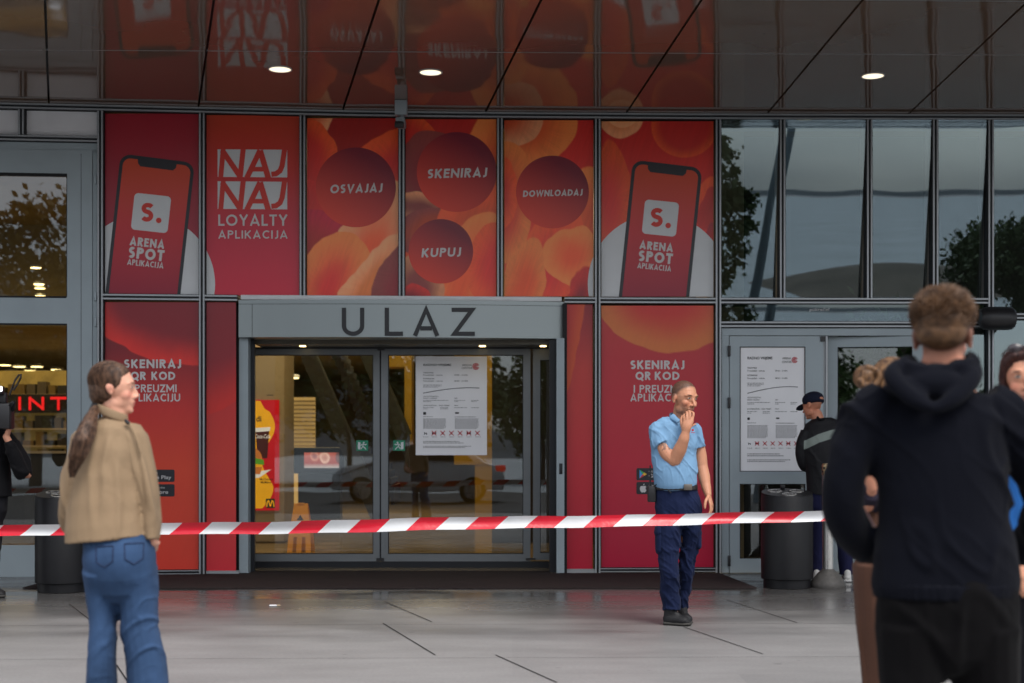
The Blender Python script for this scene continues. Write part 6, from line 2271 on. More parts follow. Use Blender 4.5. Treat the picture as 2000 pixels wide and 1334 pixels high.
    g = Geo(); g.tube([b + Vector((.01, -.02, .045)), b + Vector((.05, -.07, .075)), b + Vector((.10, -.1, .03)), b + Vector((.13, -.115, .0))], .0045, 8); g.build('cable', M['black'], t, smooth=True)


# ================================================================== woman in the beige jacket
def woman_jacket():
    p = Person(232, 6.0, 'woman in a beige jacket and blue jeans with a long brown ponytail, seen from behind')
    q, s, rt = p.q, p.s, p.root
    m = lambda px: px / s
    SK = np.array(srgb(226, 168, 142)[:3])
    hc = q(224, 760, 0)
    fr = head_frame(hc, 101, 2, 0)
    K = .865
    sc = Sculpt()
    H = add_head(sc, fr, K, fem=True, jaw=.9, nose=.1)
    sc.chain([q(222, 842, .03), q(226, 822, .02), q(223, 786, .01)], [.058, .052, .052])
    sc.chain([q(220, 845, .02), q(214, 900), q(222, 1000), q(232, 1080), q(234, 1110)], [(.10, .06), (.12, .08), (.10, .08), (.11, .085), (.11, .085)])
    G = lambda px, z, dy=0: Vector(((px - 1000) * (p.Y + dy) / FPX, p.Y + dy, z))
    sc.chain([q(202, 1115), q(199, 1240), G(196, .10)], [.06, .036, .036]); sc.chain([q(266, 1115, .01), q(277, 1240, .03), G(292, .10, .04)], [.06, .04, .036])
    sc.chain([q(256, 862, .01), q(278, 920, .0), q(293, 990, -.005)], [.032, .030, .030]); W = q(299, 1058, -.01)
    sc.chain([q(293, 990, -.005), W], [.03, (.021, .024)])
    add_hand(sc, W, q(290, 1084, .09), (1, .3, .2), curl=.35, length=.155, thumb=.3, nrm=(-1, .5, 0))
    sc.chain([q(172, 862, .01), q(147, 925, -.0), q(140, 985, .05), q(152, 1020, .15), q(172, 1022, .2)], [.03, .028, .026, .024, .024])
    add_hand(sc, q(172, 1020, .2), q(200, 1035, .25), (0, .2, 1), curl=.4, length=.165)
    hp = head_paint(fr, K, SK, srgb(190, 92, 90)[:3], srgb(96, 66, 50)[:3], iris=(.06, .05, .04), blush=srgb(222, 128, 112)[:3])
    sc.finish('body', M['skin'], rt, .005, 2, color=lambda co: hp(co, np.tile(SK, (len(co), 1))))
    b = H(.081, .004, -.036)
    sc = Sculpt(); sc.ell(H(-.080, .006, -.036), (.006, .006, .006), seg=12)
    # hair
    sc = Sculpt()
    e = lambda c_, r_: sc.ell(H(*c_), tuple(v * K for v in r_), fr[1])
    e((0, .030, .046), (.081, .096, .088)); e((0, .050, .01), (.075, .076, .085)); e((0, -.002, .070), (.072, .070, .060)); e((0, .075, -.03), (.045, .045, .05))
    for s_ in (1, -1):
        e((s_ * .060, .012, .040), (.022, .050, .045))
    HM = hair_mat('brown_hair', (.035, .018, .012), (.16, .085, .05), (40, 40, 12))

    def strand(co, no):
        ang = np.stack([np.arctan2(co[:, 0] - hc.x + .02, co[:, 2] - hc.z + .06) * .12, co[:, 1] * .25, co[:, 0] * .0], -1)
        return .0045 * n3(ang, 260, 60, 1, 1) + .002 * n3(co, 30, 30, 120, 2)
    hair = sc.finish('hair', HM, rt, .005, 3, disp=strand)
    sc = Sculpt()
    sc.chain([q(190, 796, -.015), q(182, 806, -.06), q(173, 830, -.13), q(161, 858, -.17), q(151, 888, -.18), q(146, 908, -.175), q(144, 922, -.165)],
             [(m(7), .016), (m(9), .020), (m(14), .028), (m(16), .030), (m(14), .027), (m(10), .020), (m(3), .006)], n=18)
    sc.chain([q(184, 806, -.05), q(180, 840, -.13), q(170, 876, -.17), q(160, 905, -.17)], [m(8), m(9), m(7), m(3)])
    sc.chain([q(180, 812, -.08), q(164, 850, -.16), q(146, 896, -.185), q(139, 915, -.175)], [m(6), m(7), m(5), m(2)])

    def strand2(co, no):
        u = np.stack([co[:, 0] + (co[:, 2] - hc.z) * -.32, co[:, 1], co[:, 2]], -1)
        return .0055 * n3(u, 120, 50, 3, 3) + .0025 * n3(u, 300, 100, 5, 5)
    sc.finish('ponytail', HM, hair, .0045, 2, disp=strand2)
    rs = np.random.RandomState(8)
    paths = []
    tie = Vector((0, .80, -.60)).normalized()
    for k in range(330):
        a = R(-122 + 244 * rs.rand())
        d0 = Vector((math.sin(a) * .95, -.52 - .12 * math.cos(a) + .10 * rs.randn(), math.cos(a) * .80 + .06 * rs.randn())).normalized()
        lift = 1.006 + .022 * rs.rand()
        pts = []
        for t_ in np.linspace(0, 1, 13):
            dd = d0.slerp(tie, t_)
            pts.append(H(dd.x * .083 * lift, .030 + dd.y * .098 * lift, .044 + dd.z * .090 * lift))
        paths.append(pts)
    strands('combed_hair', paths, .0017, HM, hair)
    ax = [q(187, 799, -.03), q(180, 812, -.08), q(172, 832, -.14), q(160, 860, -.175), q(150, 890, -.185), q(144, 912, -.175), q(141, 930, -.165)]
    rr_ = [.017, .022, .030, .034, .030, .022, .010]
    paths = []
    for k in range(260):
        th, rad = rs.rand() * 6.283, .55 + .52 * math.sqrt(rs.rand())
        ph = rs.rand() * 6
        end = 3 + int(rs.rand() * 4) if rs.rand() < .3 else 6
        pts = []
        for i_ in range(end + 1):
            w_ = rad * rr_[i_] * (1 + .12 * math.sin(i_ * 1.3 + ph))
            pts.append(ax[i_] + Vector((math.cos(th + .12 * i_) * w_, math.sin(th + .12 * i_) * w_ * .9, .006 * math.sin(ph + i_))))
        paths.append(pts)
    strands('loose_strands', paths, .0018, HM, hair)
    sc = Sculpt(); sc.chain([q(188, 792, -.014), q(183, 803, -.026)], [m(9.5), m(10)]); sc.finish('hair_tie', M['black'], hair, .004, 1)
    # jacket
    BJ = cloth('beige_jacket', srgb(150, 127, 101)[:3], .8, .06, 4, .25, 700)
    sc = Sculpt()
    sc.chain([q(224, 814, .02), q(222, 828, .02), q(219, 850, .01), q(215, 890, 0), q(210, 940, 0), q(209, 990, 0), q(211, 1030, .0), q(212, 1052, .0)],
             [(m(22), .06), (m(38), .08), (m(53), .108), (m(62), .128), (m(70), .140), (m(78), .150), (m(83), .156), (m(84), .158)], n=30, caps=False)
    sc.chain([q(254, 836, .02), q(268, 862, .01), q(280, 910, .0), q(290, 960, -.01), q(296, 1010, -.01), q(298, 1058, -.02)],
             [(m(20), .075), (m(24), .085), (m(23), .085), (m(21), .08), (m(19), .072), (m(14), .055)], caps=False)
    sc.chain([q(178, 838, .01), q(163, 866, .0), q(148, 915, -.01), q(138, 965, .0), q(134, 1010, .06), q(150, 1024, .14)],
             [(m(20), .07), (m(26), .08), (m(24), .075), (m(20), .07), (m(16), .06), (m(14), .05)], caps=False)
    f0 = folds(.012, 7, 7, 3.4, 11, (.7, 0), .006)
    ridges = [((214, 846), (200, 905), (205, 985)), ((246, 842), (262, 920), (268, 1000)), ((186, 850), (172, 920), (176, 1010)), ((262, 850), (284, 925), (302, 1010)), ((228, 900), (236, 980), (228, 1050))]

    def f1(co, no):
        d = f0(co, no)
        px = 1000 + co[:, 0] / co[:, 1] * FPX; py = HY - (co[:, 2] - EYE) / co[:, 1] * FPX
        for k, r in enumerate(ridges):
            xr = np.interp(py, [p_[1] for p_ in r], [p_[0] for p_ in r])
            on = np.clip((py - r[0][1] + 10) / 25, 0, 1) * np.clip((r[-1][1] + 25 - py) / 40, 0, 1) * (no[:, 1] < .2)
            wv = 6 * n3(co, 9, 9, 9, k)
            d = d + on * (.5 + (k % 2) * .5) * (.011 * np.exp(-((px - xr - wv) / 7) ** 2) - .008 * np.exp(-((px - xr - wv - 13) / 9) ** 2))
        return d

    def slant(co, no):
        d = no * f1(co, no)[:, None]
        # hem drops towards the left
        k = np.clip((1.20 - co[:, 2]) / .25, 0, 1)
        d[:, 2] += k * np.clip(co[:, 0] - p.X0, -.3, .12) * .06
        return d
    jk = sc.finish('jacket', BJ, rt, .006, 3, disp=slant)
    sc = Sculpt()
    cp = []
    for a in np.linspace(-150, 150, 16):
        aa = R(a + 195)
        cp.append(q(220, 811, .02) + Vector((.064 * math.cos(aa), .070 * math.sin(aa), .010 - .026 * math.cos(aa))))
    sc.chain(cp, [(.006, .021)] * 16, n=10, sub=3, ref=(0, 0, 1))
    sc.finish('collar', BJ, jk, .0045, 1)
    sc = Sculpt()      # yoke seam folded over the shoulder
    sc.chain([q(250, 824, -.065), q(264, 850, -.085), q(275, 885, -.09)], [(.006, .004)] * 3, n=8)
    sc.finish('seam', BJ, jk, .004, 1)
    sc = Sculpt(); sc.chain([q(246, 822, -.07), q(250, 826, -.075)], [.008, .008]); sc.finish('button', M['black'], jk, .003, 1)
    # jeans
    DJ = cloth('blue_denim', srgb(54, 77, 110)[:3], .85, .42, 4, .4, 900)
    sc = Sculpt()
    sc.chain([q(229, 1030, .0), q(231, 1060, -.01), q(234, 1090, -.02), q(236, 1118, -.01)], [(m(60), .11), (m(66), .125), (m(70), .142), (m(69), .14)], n=26)
    sc.chain([q(200, 1110, -.02), q(200, 1160), q(201, 1220, .0), q(200, 1280), q(199, 1340), G(198, .05)], [(m(36), .125), (m(32), .105), (m(26), .09), (m(26), .092), (m(28), .10), (m(30), .11)], caps=False)
    sc.chain([q(268, 1110, .0), q(271, 1160, .02), q(273, 1220, .03), q(284, 1285, .04), q(289, 1340, .04), G(293, .05, .04)], [(m(38), .125), (m(39), .115), (m(37), .10), (m(39), .105), (m(40), .11), (m(42), .12)], caps=False)
    fj = folds(.008, 7, 7, 8, 21, (-.8, .5), .004)
    jn = sc.finish('jeans', DJ, rt, .006, 3, disp=fj, floor=.03)
    # patch pockets: thin stitched panels that hug the seat
    for (cx, cy, w_) in ((204, 1088, 17), (262, 1082, 19)):
        pts = [(cx - w_, cy - 20), (cx + w_, cy - 22), (cx + w_ - 1, cy + 8), (cx, cy + 20), (cx - w_ + 1, cy + 10), (cx - w_, cy - 20)]
        dgr = bpy.context.evaluated_depsgraph_get(); dgr.update()
        V_, F_ = [], []
        dense = []
        for i_ in range(5):
            for t_ in np.linspace(0, 1, 9)[:-1]:
                dense.append((pts[i_][0] * (1 - t_) + pts[i_ + 1][0] * t_, pts[i_][1] * (1 - t_) + pts[i_ + 1][1] * t_))
        line = []
        for (ax, ay) in dense:
            o_ = Vector((0, 0, EYE)); d_ = (q(ax, ay) - o_).normalized()
            hit, loc_, nor_, _ = jn.ray_cast(o_ - root_loc(rt), d_)
            line.append((loc_ + root_loc(rt) - d_ * .002) if hit else q(ax, ay, -.15))
        line.append(line[0])
        g_ = Geo(); g_.tube(line, .0028, 6, caps=False); g_.build('pocket_seam', M['denim_seam'], jn, smooth=True)
    for px, z in ((196, 0), (293, .0)):
        shoe(rt, G(px - 18, 0, -.06), G(px + 34, 0, .10), .10, .10, M['white_shoe'], M['white_shoe'])


# ================================================================== man in the dark hoodie
def man_hoodie():
    p = Person(1838, 4.5, 'man with light brown hair in dark navy hoodie standing in the foreground, seen from behind')
    q, s, rt = p.q, p.s, p.root
    m = lambda px: px / s
    SK = np.array(srgb(206, 142, 116)[:3])
    hc = q(1842, 661, 0)
    fr = head_frame(hc, 158, 4, 0)        # turned away, a little to the right
    K = 1.06
    sc = Sculpt()
    H = add_head(sc, fr, K)
    G = lambda px, z, dy=0: Vector(((px - 1000) * (p.Y + dy) / FPX, p.Y + dy, z))
    sc.chain([q(1838, 770, .02), q(1842, 720, .015), q(1843, 680, .01)], [(.075, .07), (.064, .066), (.062, .066)])
    sc.chain([q(1835, 780, .02), q(1838, 880), q(1842, 1000), q(1848, 1120), q(1848, 1190)], [(.13, .07), (.14, .09), (.13, .09), (.13, .09), (.12, .08)])
    sc.chain([q(1785, 1190), G(1785, .5), G(1780, .08)], [.065, .045, .04]); sc.chain([q(1915, 1190), G(1920, .5, .05), G(1925, .08, .05)], [.065, .045, .04])
    sc.chain([q(1712, 812), q(1660, 900, .03), q(1652, 980, .04)], [.045, .042, .04]); W = q(1715, 1065, .2)
    sc.chain([q(1652, 980, .04), W], [.04, .028]); add_hand(sc, W, q(1770, 1085, .27), (0, .3, 1), length=.19)
    sc.chain([q(1952, 812), q(2012, 900, .03), q(2032, 980, .04)], [.045, .042, .04]); W = q(2010, 1065, .2)
    sc.chain([q(2032, 980, .04), W], [.04, .028]); add_hand(sc, W, q(1960, 1085, .27), (0, .3, 1), length=.19)
    hp = head_paint(fr, K, SK, srgb(176, 100, 90)[:3], srgb(96, 72, 52)[:3], hair=srgb(74, 56, 46)[:3],
                    hairline=lambda x, y, z: np.clip((z + .062) / .05, 0, 1) * np.clip((y - .002) / .02, 0, 1) * (np.abs(x) < .088) * .85, blush=srgb(214, 104, 92)[:3])
    sc.finish('body', M['skin'], rt, .006, 2, color=lambda co: hp(co, np.tile(SK, (len(co), 1))))
    sc = Sculpt()
    e = lambda c_, r_: sc.ell(H(*c_), tuple(v * K for v in r_), fr[1])
    e((0, .016, .072), (.088, .104, .074)); e((0, .036, .046), (.084, .088, .070)); e((.03, -.045, .096), (.055, .05, .045)); e((-.03, -.045, .10), (.05, .05, .045)); e((0, .05, .01), (.074, .066, .055))
    hm = hair_mat('light_brown_hair', (.06, .030, .015), (.17, .088, .042), (16, 16, 16))
    hr = sc.finish('hair', hm, rt, .005, 3, disp=lambda co, no: .006 * n3(co, 17, 17, 17, 4))
    rs = np.random.RandomState(4)
    paths = []
    for k in range(3600):        # short strands, longer and swept forward on top
        zz = -.35 + 1.35 * rs.rand() ** .8
        a = rs.rand() * 6.283
        s_ = math.sqrt(max(0, 1 - zz * zz))
        d_ = Vector((math.cos(a) * s_, math.sin(a) * s_, zz))
        b_ = Vector((d_.x * .089, .020 + d_.y * .102, .058 + d_.z * .084))
        if b_.y < -.03 and b_.z < .07: continue
        top = np.clip((b_.z - .045) / .05, 0, 1)
        ln = .005 + .012 * top * (.5 + .9 * rs.rand())
        dr = (d_ * .8 + Vector((.12 * math.sin(b_.x * 60), -.6 * top, .25 * top)) + Vector(rs.randn(3) * .15)).normalized()
        d2 = (dr + Vector((0, -.35, -.12)) + Vector(rs.randn(3) * .2)).normalized()
        p1 = b_ + dr * ln * .6
        paths.append([H(*b_), H(*p1), H(*(p1 + d2 * ln * .6))])
    strands('hair_strands', paths, .0021, hm, hr)
    HD = cloth('navy_hoodie', srgb(11, 13, 22)[:3], .95, .1, 5, .3, 700)
    sc = Sculpt()
    sc.chain([q(1826, 748, .02), q(1822, 772, .015), q(1824, 800, .01), q(1829, 850, 0), q(1838, 930, 0), q(1840, 1010, 0), q(1845, 1080, 0), q(1847, 1140, 0), q(1847, 1163, 0)],
             [(m(66), .085), (m(104), .105), (m(131), .125), (m(139), .138), (m(131), .142), (m(129), .142), (m(137), .148), (m(141), .15), (m(137), .148)], n=34, caps=False)
    sc.chain([q(1734, 772, .01), q(1702, 808, .01), q(1672, 870, .02), q(1650, 940, .02), q(1650, 1005, .05), q(1684, 1058, .14), q(1730, 1078, .22)],
             [(m(44), .08), (m(55), .092), (m(50), .088), (m(44), .08), (m(43), .075), (m(38), .065), (m(30), .05)], caps=False)
    sc.chain([q(1918, 786, .01), q(1957, 826, .01), q(2006, 890, .025), q(2038, 955, .03), q(2035, 1010, .06), q(2010, 1060, .15), q(1985, 1078, .22)],
             [(m(44), .08), (m(56), .092), (m(50), .088), (m(44), .08), (m(40), .075), (m(36), .065), (m(30), .05)], caps=False)
    f1 = folds(.016, 6, 6, 6, 31, (.9, 0), .007)
    hd = sc.finish('hoodie', HD, rt, .008, 3, disp=f1)
    # hood lying on the back
    sc = Sculpt()
    hp_ = [q(1784, 712, .01), q(1752, 716, -.05), q(1744, 738, -.115), q(1775, 772, -.16), q(1822, 796, -.168), q(1866, 776, -.16), q(1896, 744, -.115), q(1904, 724, -.05), q(1890, 706, .01)]
    sc.chain(hp_, [(m(12), .022), (m(16), .026), (m(19), .027), (m(18), .024), (m(13), .020), (m(17), .024), (m(18), .027), (m(15), .026), (m(11), .024)], n=16)
    sc.chain([q(1778, 704, .03), q(1766, 706, -.03), q(1784, 716, -.085), q(1832, 722, -.10), q(1880, 712, -.085), q(1900, 704, -.03), q(1894, 698, .03)], [(m(11), .022)] * 7, n=14)
    sc.chain([q(1772, 744, -.115), q(1800, 776, -.15), q(1822, 800, -.165)], [(m(10), .02), (m(13), .022), (m(5), .012)], n=12)
    sc.ell(q(1828, 752, -.105), (.092, .05, .052))
    sc.ell(q(1788, 735, -.055), (.055, .065, .050)); sc.ell(q(1874, 730, -.055), (.050, .062, .050)); sc.ell(q(1832, 738, -.075), (.075, .04, .05))
    sc.finish('hood', HD, hd, .007, 3, disp=folds(.009, 9, 9, 14, 8, (.3, 0), .003))
    sc = Sculpt(); sc.chain([q(1847, 1136, 0), q(1847, 1166, 0)], [(m(142), .153), (m(140), .152)], n=34, caps=False)
    sc.finish('waistband', HD, hd, .007, 2, disp=lambda co, no: .002 * np.sin(np.arctan2(co[:, 1] - 4.5, co[:, 0] - p.X0) * 160))
    TB = cloth('black_trousers', srgb(9, 8, 10)[:3], .9, .1, 5, .3, 700)
    sc = Sculpt()
    sc.chain([q(1849, 1140, 0), q(1850, 1180, 0), q(1851, 1240, 0)], [(m(134), .145), (m(138), .15), (m(137), .14)], n=28)
    sc.chain([q(1783, 1220), q(1783, 1330), G(1780, .55), G(1775, .05)], [(m(72), .13), (m(68), .12), (m(56), .10), (m(54), .10)], caps=False)
    sc.chain([q(1918, 1220), q(1922, 1330, .02), G(1926, .55, .05), G(1930, .05, .05)], [(m(72), .13), (m(69), .12), (m(56), .10), (m(54), .10)], caps=False)
    sc.finish('trousers', TB, rt, .009, 3, disp=folds(.014, 5, 5, 4, 41, (1, .3), .004), floor=.03)
    for px, dy in ((1778, 0), (1930, .05)):
        shoe(rt, G(px, 0, dy - .08), G(px + 20, 0, dy + .20), .11, .11, M['black_shoe'], M['grey_sole'], voxel=.008)


# ================================================================== woman with the bun, mostly behind the hoodie man
def woman_bun():
    p = Person(1752, 5.7, 'woman with a brown hair bun and wide brown trousers half hidden behind the hoodie man')
    q, s, rt = p.q, p.s, p.root
    m = lambda px: px / s
    SK = np.array(srgb(214, 150, 122)[:3])
    hc = q(1752, 760, 0)
    fr = head_frame(hc, 118, 0)
    K = .95
    G = lambda px, z, dy=0: Vector(((px - 1000) * (p.Y + dy) / FPX, p.Y + dy, z))
    sc = Sculpt()
    H = add_head(sc, fr, K, fem=True, jaw=.9)
    sc.chain([q(1750, 840, .02), q(1752, 795, .01)], [.055, .052])
    sc.chain([q(1750, 850), q(1750, 950), q(1745, 1050), q(1745, 1110)], [(.11, .06), (.10, .07), (.11, .08), (.11, .08)])
    sc.chain([q(1715, 1110), G(1715, .1)], [.06, .04]); sc.chain([q(1780, 1110), G(1785, .1)], [.06, .04])
    sc.chain([q(1700, 860), q(1688, 960, .02), q(1695, 990, -.1), q(1705, 945, -.18)], [.034, .030, .022, .020])
    add_hand(sc, q(1704, 955, -.18), q(1700, 930, -.2), (1, 0, .2), curl=.9, length=.14, nrm=(0, 1, 0))
    sc.chain([q(1800, 860), q(1815, 960, .02), q(1800, 1010, .12)], [.036, .034, .028]); add_hand(sc, q(1800, 1010, .12), q(1790, 1045, .16), (0, 1, 0), length=.17)
    hp = head_paint(fr, K, SK, srgb(180, 96, 90)[:3], srgb(70, 48, 38)[:3], blush=srgb(214, 124, 108)[:3])
    sc.finish('body', M['skin'], rt, .007, 2, color=lambda co: hp(co, np.tile(SK, (len(co), 1))))
    HM = hair_mat('chestnut_hair', (.05, .024, .013), (.24, .125, .055), (40, 40, 14))
    sc = Sculpt()
    e = lambda c_, r_: sc.ell(H(*c_), tuple(v * K for v in r_), fr[1])
    e((0, .022, .05), (.084, .10, .086)); e((0, .048, .01), (.078, .078, .085)); e((0, -.015, .07), (.072, .075, .06))
    hr = sc.finish('hair', HM, rt, .006, 3, disp=lambda co, no: .004 * n3(co, 50, 50, 200, 1))
    sc = Sculpt()
    bc = q(1692, 737, -.03)
    sc.ell(bc, (.045, .045, .043))
    for k in range(7):
        a = k * .9
        sc.chain([bc + Vector((.04 * math.cos(a + t), -.02 + .03 * math.sin(k), .038 * math.sin(a + t))) for t in np.linspace(0, 2.4, 6)], [.012] * 6, n=8, sub=3)
    sc.chain([bc, hc + Vector((-.06, 0, .02))], [.03, .04])
    sc.finish('hair_bun', HM, hr, .004, 1, disp=lambda co, no: .003 * n3(co, 50, 30, 50, 1))
    sc = Sculpt()
    sc.chain([q(1750, 835, .01), q(1749, 860), q(1748, 930), q(1746, 1000), q(1745, 1012)], [(m(40), .08), (m(66), .11), (m(62), .12), (m(58), .115), (m(58), .115)], n=26, caps=False)
    sc.chain([q(1706, 856), q(1690, 900, .01), q(1687, 945, .02), q(1692, 985, -.06)], [m(24), m(22), m(19), m(17)], caps=False); sc.chain([q(1692, 985, -.06), q(1699, 972, -.13), q(1703, 962, -.17)], [m(22), m(21), m(19)], caps=False); sc.chain([q(1798, 856), q(1812, 920, .01), q(1815, 970, .02)], [m(24), m(22), m(19)], caps=False)
    sc.finish('dark_top', cloth('dark_top', srgb(44, 40, 52)[:3]), rt, .008, 3, disp=folds(.008, 6, 6, 5, 3))
    sc = Sculpt()
    sc.chain([q(1745, 1000), q(1742, 1060), q(1742, 1110)], [(m(56), .115), (m(70), .14), (m(74), .145)], n=26)
    sc.chain([q(1704, 1100), q(1706, 1200), q(1714, 1334), G(1716, .04)], [(m(40), .13), (m(38), .12), (m(34), .11), (m(36), .12)], caps=False); sc.chain([q(1780, 1100), G(1785, .5), G(1790, .04)], [(m(40), .13), (m(38), .12), (m(40), .12)], caps=False)
    sc.finish('wide_trousers', cloth('brown_trousers', srgb(94, 66, 54)[:3], .85, .08), rt, .008, 3, disp=folds(.014, 9, 9, 1.0, 5, (0, 0), .004), floor=.03)
    for px in (1716, 1790): shoe(rt, G(px, 0, -.1), G(px + 20, 0, .12), .09, .10, M['black_shoe'], M['grey_sole'], voxel=.008)


# ================================================================== woman at the right edge
def woman_edge():
    p = Person(2040, 5.6, 'dark haired woman in blue top, sunglasses on her head, at the right edge')
    q, s, rt = p.q, p.s, p.root
    m = lambda px: px / s
    SK = np.array(srgb(222, 160, 130)[:3])
    hc = q(2000, 741, 0)
    fr = head_frame(hc, -14, 3, -3)
    K = .98
    G = lambda px, z, dy=0: Vector(((px - 1000) * (p.Y + dy) / FPX, p.Y + dy, z))
    sc = Sculpt()
    H = add_head(sc, fr, K, fem=True)
    sc.chain([q(2030, 840, .02), q(2012, 800, .015), q(2004, 770, .01)], [.062, .056, .055])
    sc.chain([q(2040, 850), q(2042, 950), q(2042, 1050), q(2042, 1110)], [(.12, .07), (.12, .08), (.12, .09), (.12, .09)])
    sc.chain([q(2005, 1110), G(2005, .1)], [.06, .04]); sc.chain([q(2080, 1110), G(2085, .1)], [.06, .04])
    sc.chain([q(1985, 862), q(1988, 950, .02), q(1998, 1040, -.02)], [.04, .038, .040]); W = q(1994, 1088, -.08)
    sc.chain([q(1998, 1040, -.02), W], [.042, .028]); add_hand(sc, W, q(1993, 1125, -.1), (1, -.4, 0), curl=.4, length=.175, nrm=(.2, 1, 0))
    sc.chain([q(2100, 862), q(2112, 950, .02), q(2100, 1030, -.1)], [.04, .036, .03]); add_hand(sc, q(2100, 1030, -.1), q(2080, 1060, -.15), (1, 0, .4), length=.175)
    hp = head_paint(fr, K, SK, srgb(176, 88, 84)[:3], srgb(74, 48, 40)[:3], iris=(.09, .07, .05), blush=srgb(220, 130, 110)[:3])
    sc.finish('body', M['skin'], rt, .0055, 2, color=lambda co: hp(co, np.tile(SK, (len(co), 1))))
    HM = hair_mat('dark_auburn_hair', (.022, .008, .008), (.085, .035, .028), (50, 50, 8))
    sc = Sculpt()
    e = lambda c_, r_: sc.ell(H(*c_), tuple(v * K for v in r_), fr[1])
    e((0, .024, .055), (.088, .10, .082)); e((0, .05, .0), (.082, .08, .09)); e((0, -.02, .098), (.066, .066, .034))
    for s_ in (1, -1):
        sc.chain([H(s_ * .04, -.07, .098), H(s_ * .072, -.04, .065), H(s_ * .08, -.012, .02), H(s_ * .078, .0, -.04), H(s_ * .07, .015, -.085)], [.015, .017, .018, .017, .012], n=10)
    sc.chain([H(.005, -.085, .095), H(.035, -.088, .07), H(.058, -.072, .038)], [.010, .012, .006], n=10)
    hr = sc.finish('hair', HM, rt, .0055, 2, disp=lambda co, no: .003 * n3(co, 120, 120, 25, 1))
    sc = Sculpt()
    for s_ in (1, -1): sc.ell(H(s_ * .034, -.070, .125), (.030, .012, .020), fr[1])
    sc.chain([H(-.08, .0, .10), H(-.06, -.06, .125), H(0, -.078, .13), H(.06, -.06, .125), H(.08, 0, .10)], [.004] * 5, n=8)
    sc.finish('sunglasses', mat('smoky_lens', (.05, .04, .045), .1, 0, .8), rt, .004, 1)
    sc = Sculpt()
    sc.chain([q(2034, 828, .01), q(2040, 860), q(2042, 930), q(2042, 1020), q(2042, 1080)], [(m(40), .08), (m(72), .115), (m(72), .13), (m(70), .13), (m(72), .13)], n=26, caps=False)
    sc.chain([q(1990, 856), q(1986, 900), q(1988, 960, .02), q(1996, 1030, -.01), q(1997, 1045, -.02)], [m(28), m(30), m(28), m(26), m(25)], caps=False); sc.chain([q(2095, 856), q(2112, 960, .02), q(2104, 1010, -.05)], [m(28), m(28), m(24)], caps=False)
    sc.finish('blue_top', cloth('bright_blue_top', srgb(58, 128, 212)[:3]), rt, .008, 3, disp=folds(.008, 6, 6, 5, 3))
    sc = Sculpt()
    sc.chain([q(2042, 1070), q(2042, 1120)], [(m(70), .13), (m(76), .14)], n=26)
    sc.chain([q(2004, 1110), G(2004, .5), G(2005, .04)], [(m(38), .12), (m(32), .10), (m(26), .09)], caps=False); sc.chain([q(2080, 1110), G(2084, .5), G(2085, .04)], [(m(38), .12), (m(32), .10), (m(26), .09)], caps=False)
    sc.finish('trousers', cloth('dark_trousers', srgb(30, 30, 36)[:3]), rt, .009, 3, disp=folds(.010, 6, 6, 4, 4), floor=.03)
    for px in (2005, 2085): shoe(rt, G(px, 0, .1), G(px - 10, 0, -.13), .09, .10, M['black_shoe'], M['grey_sole'], voxel=.008)


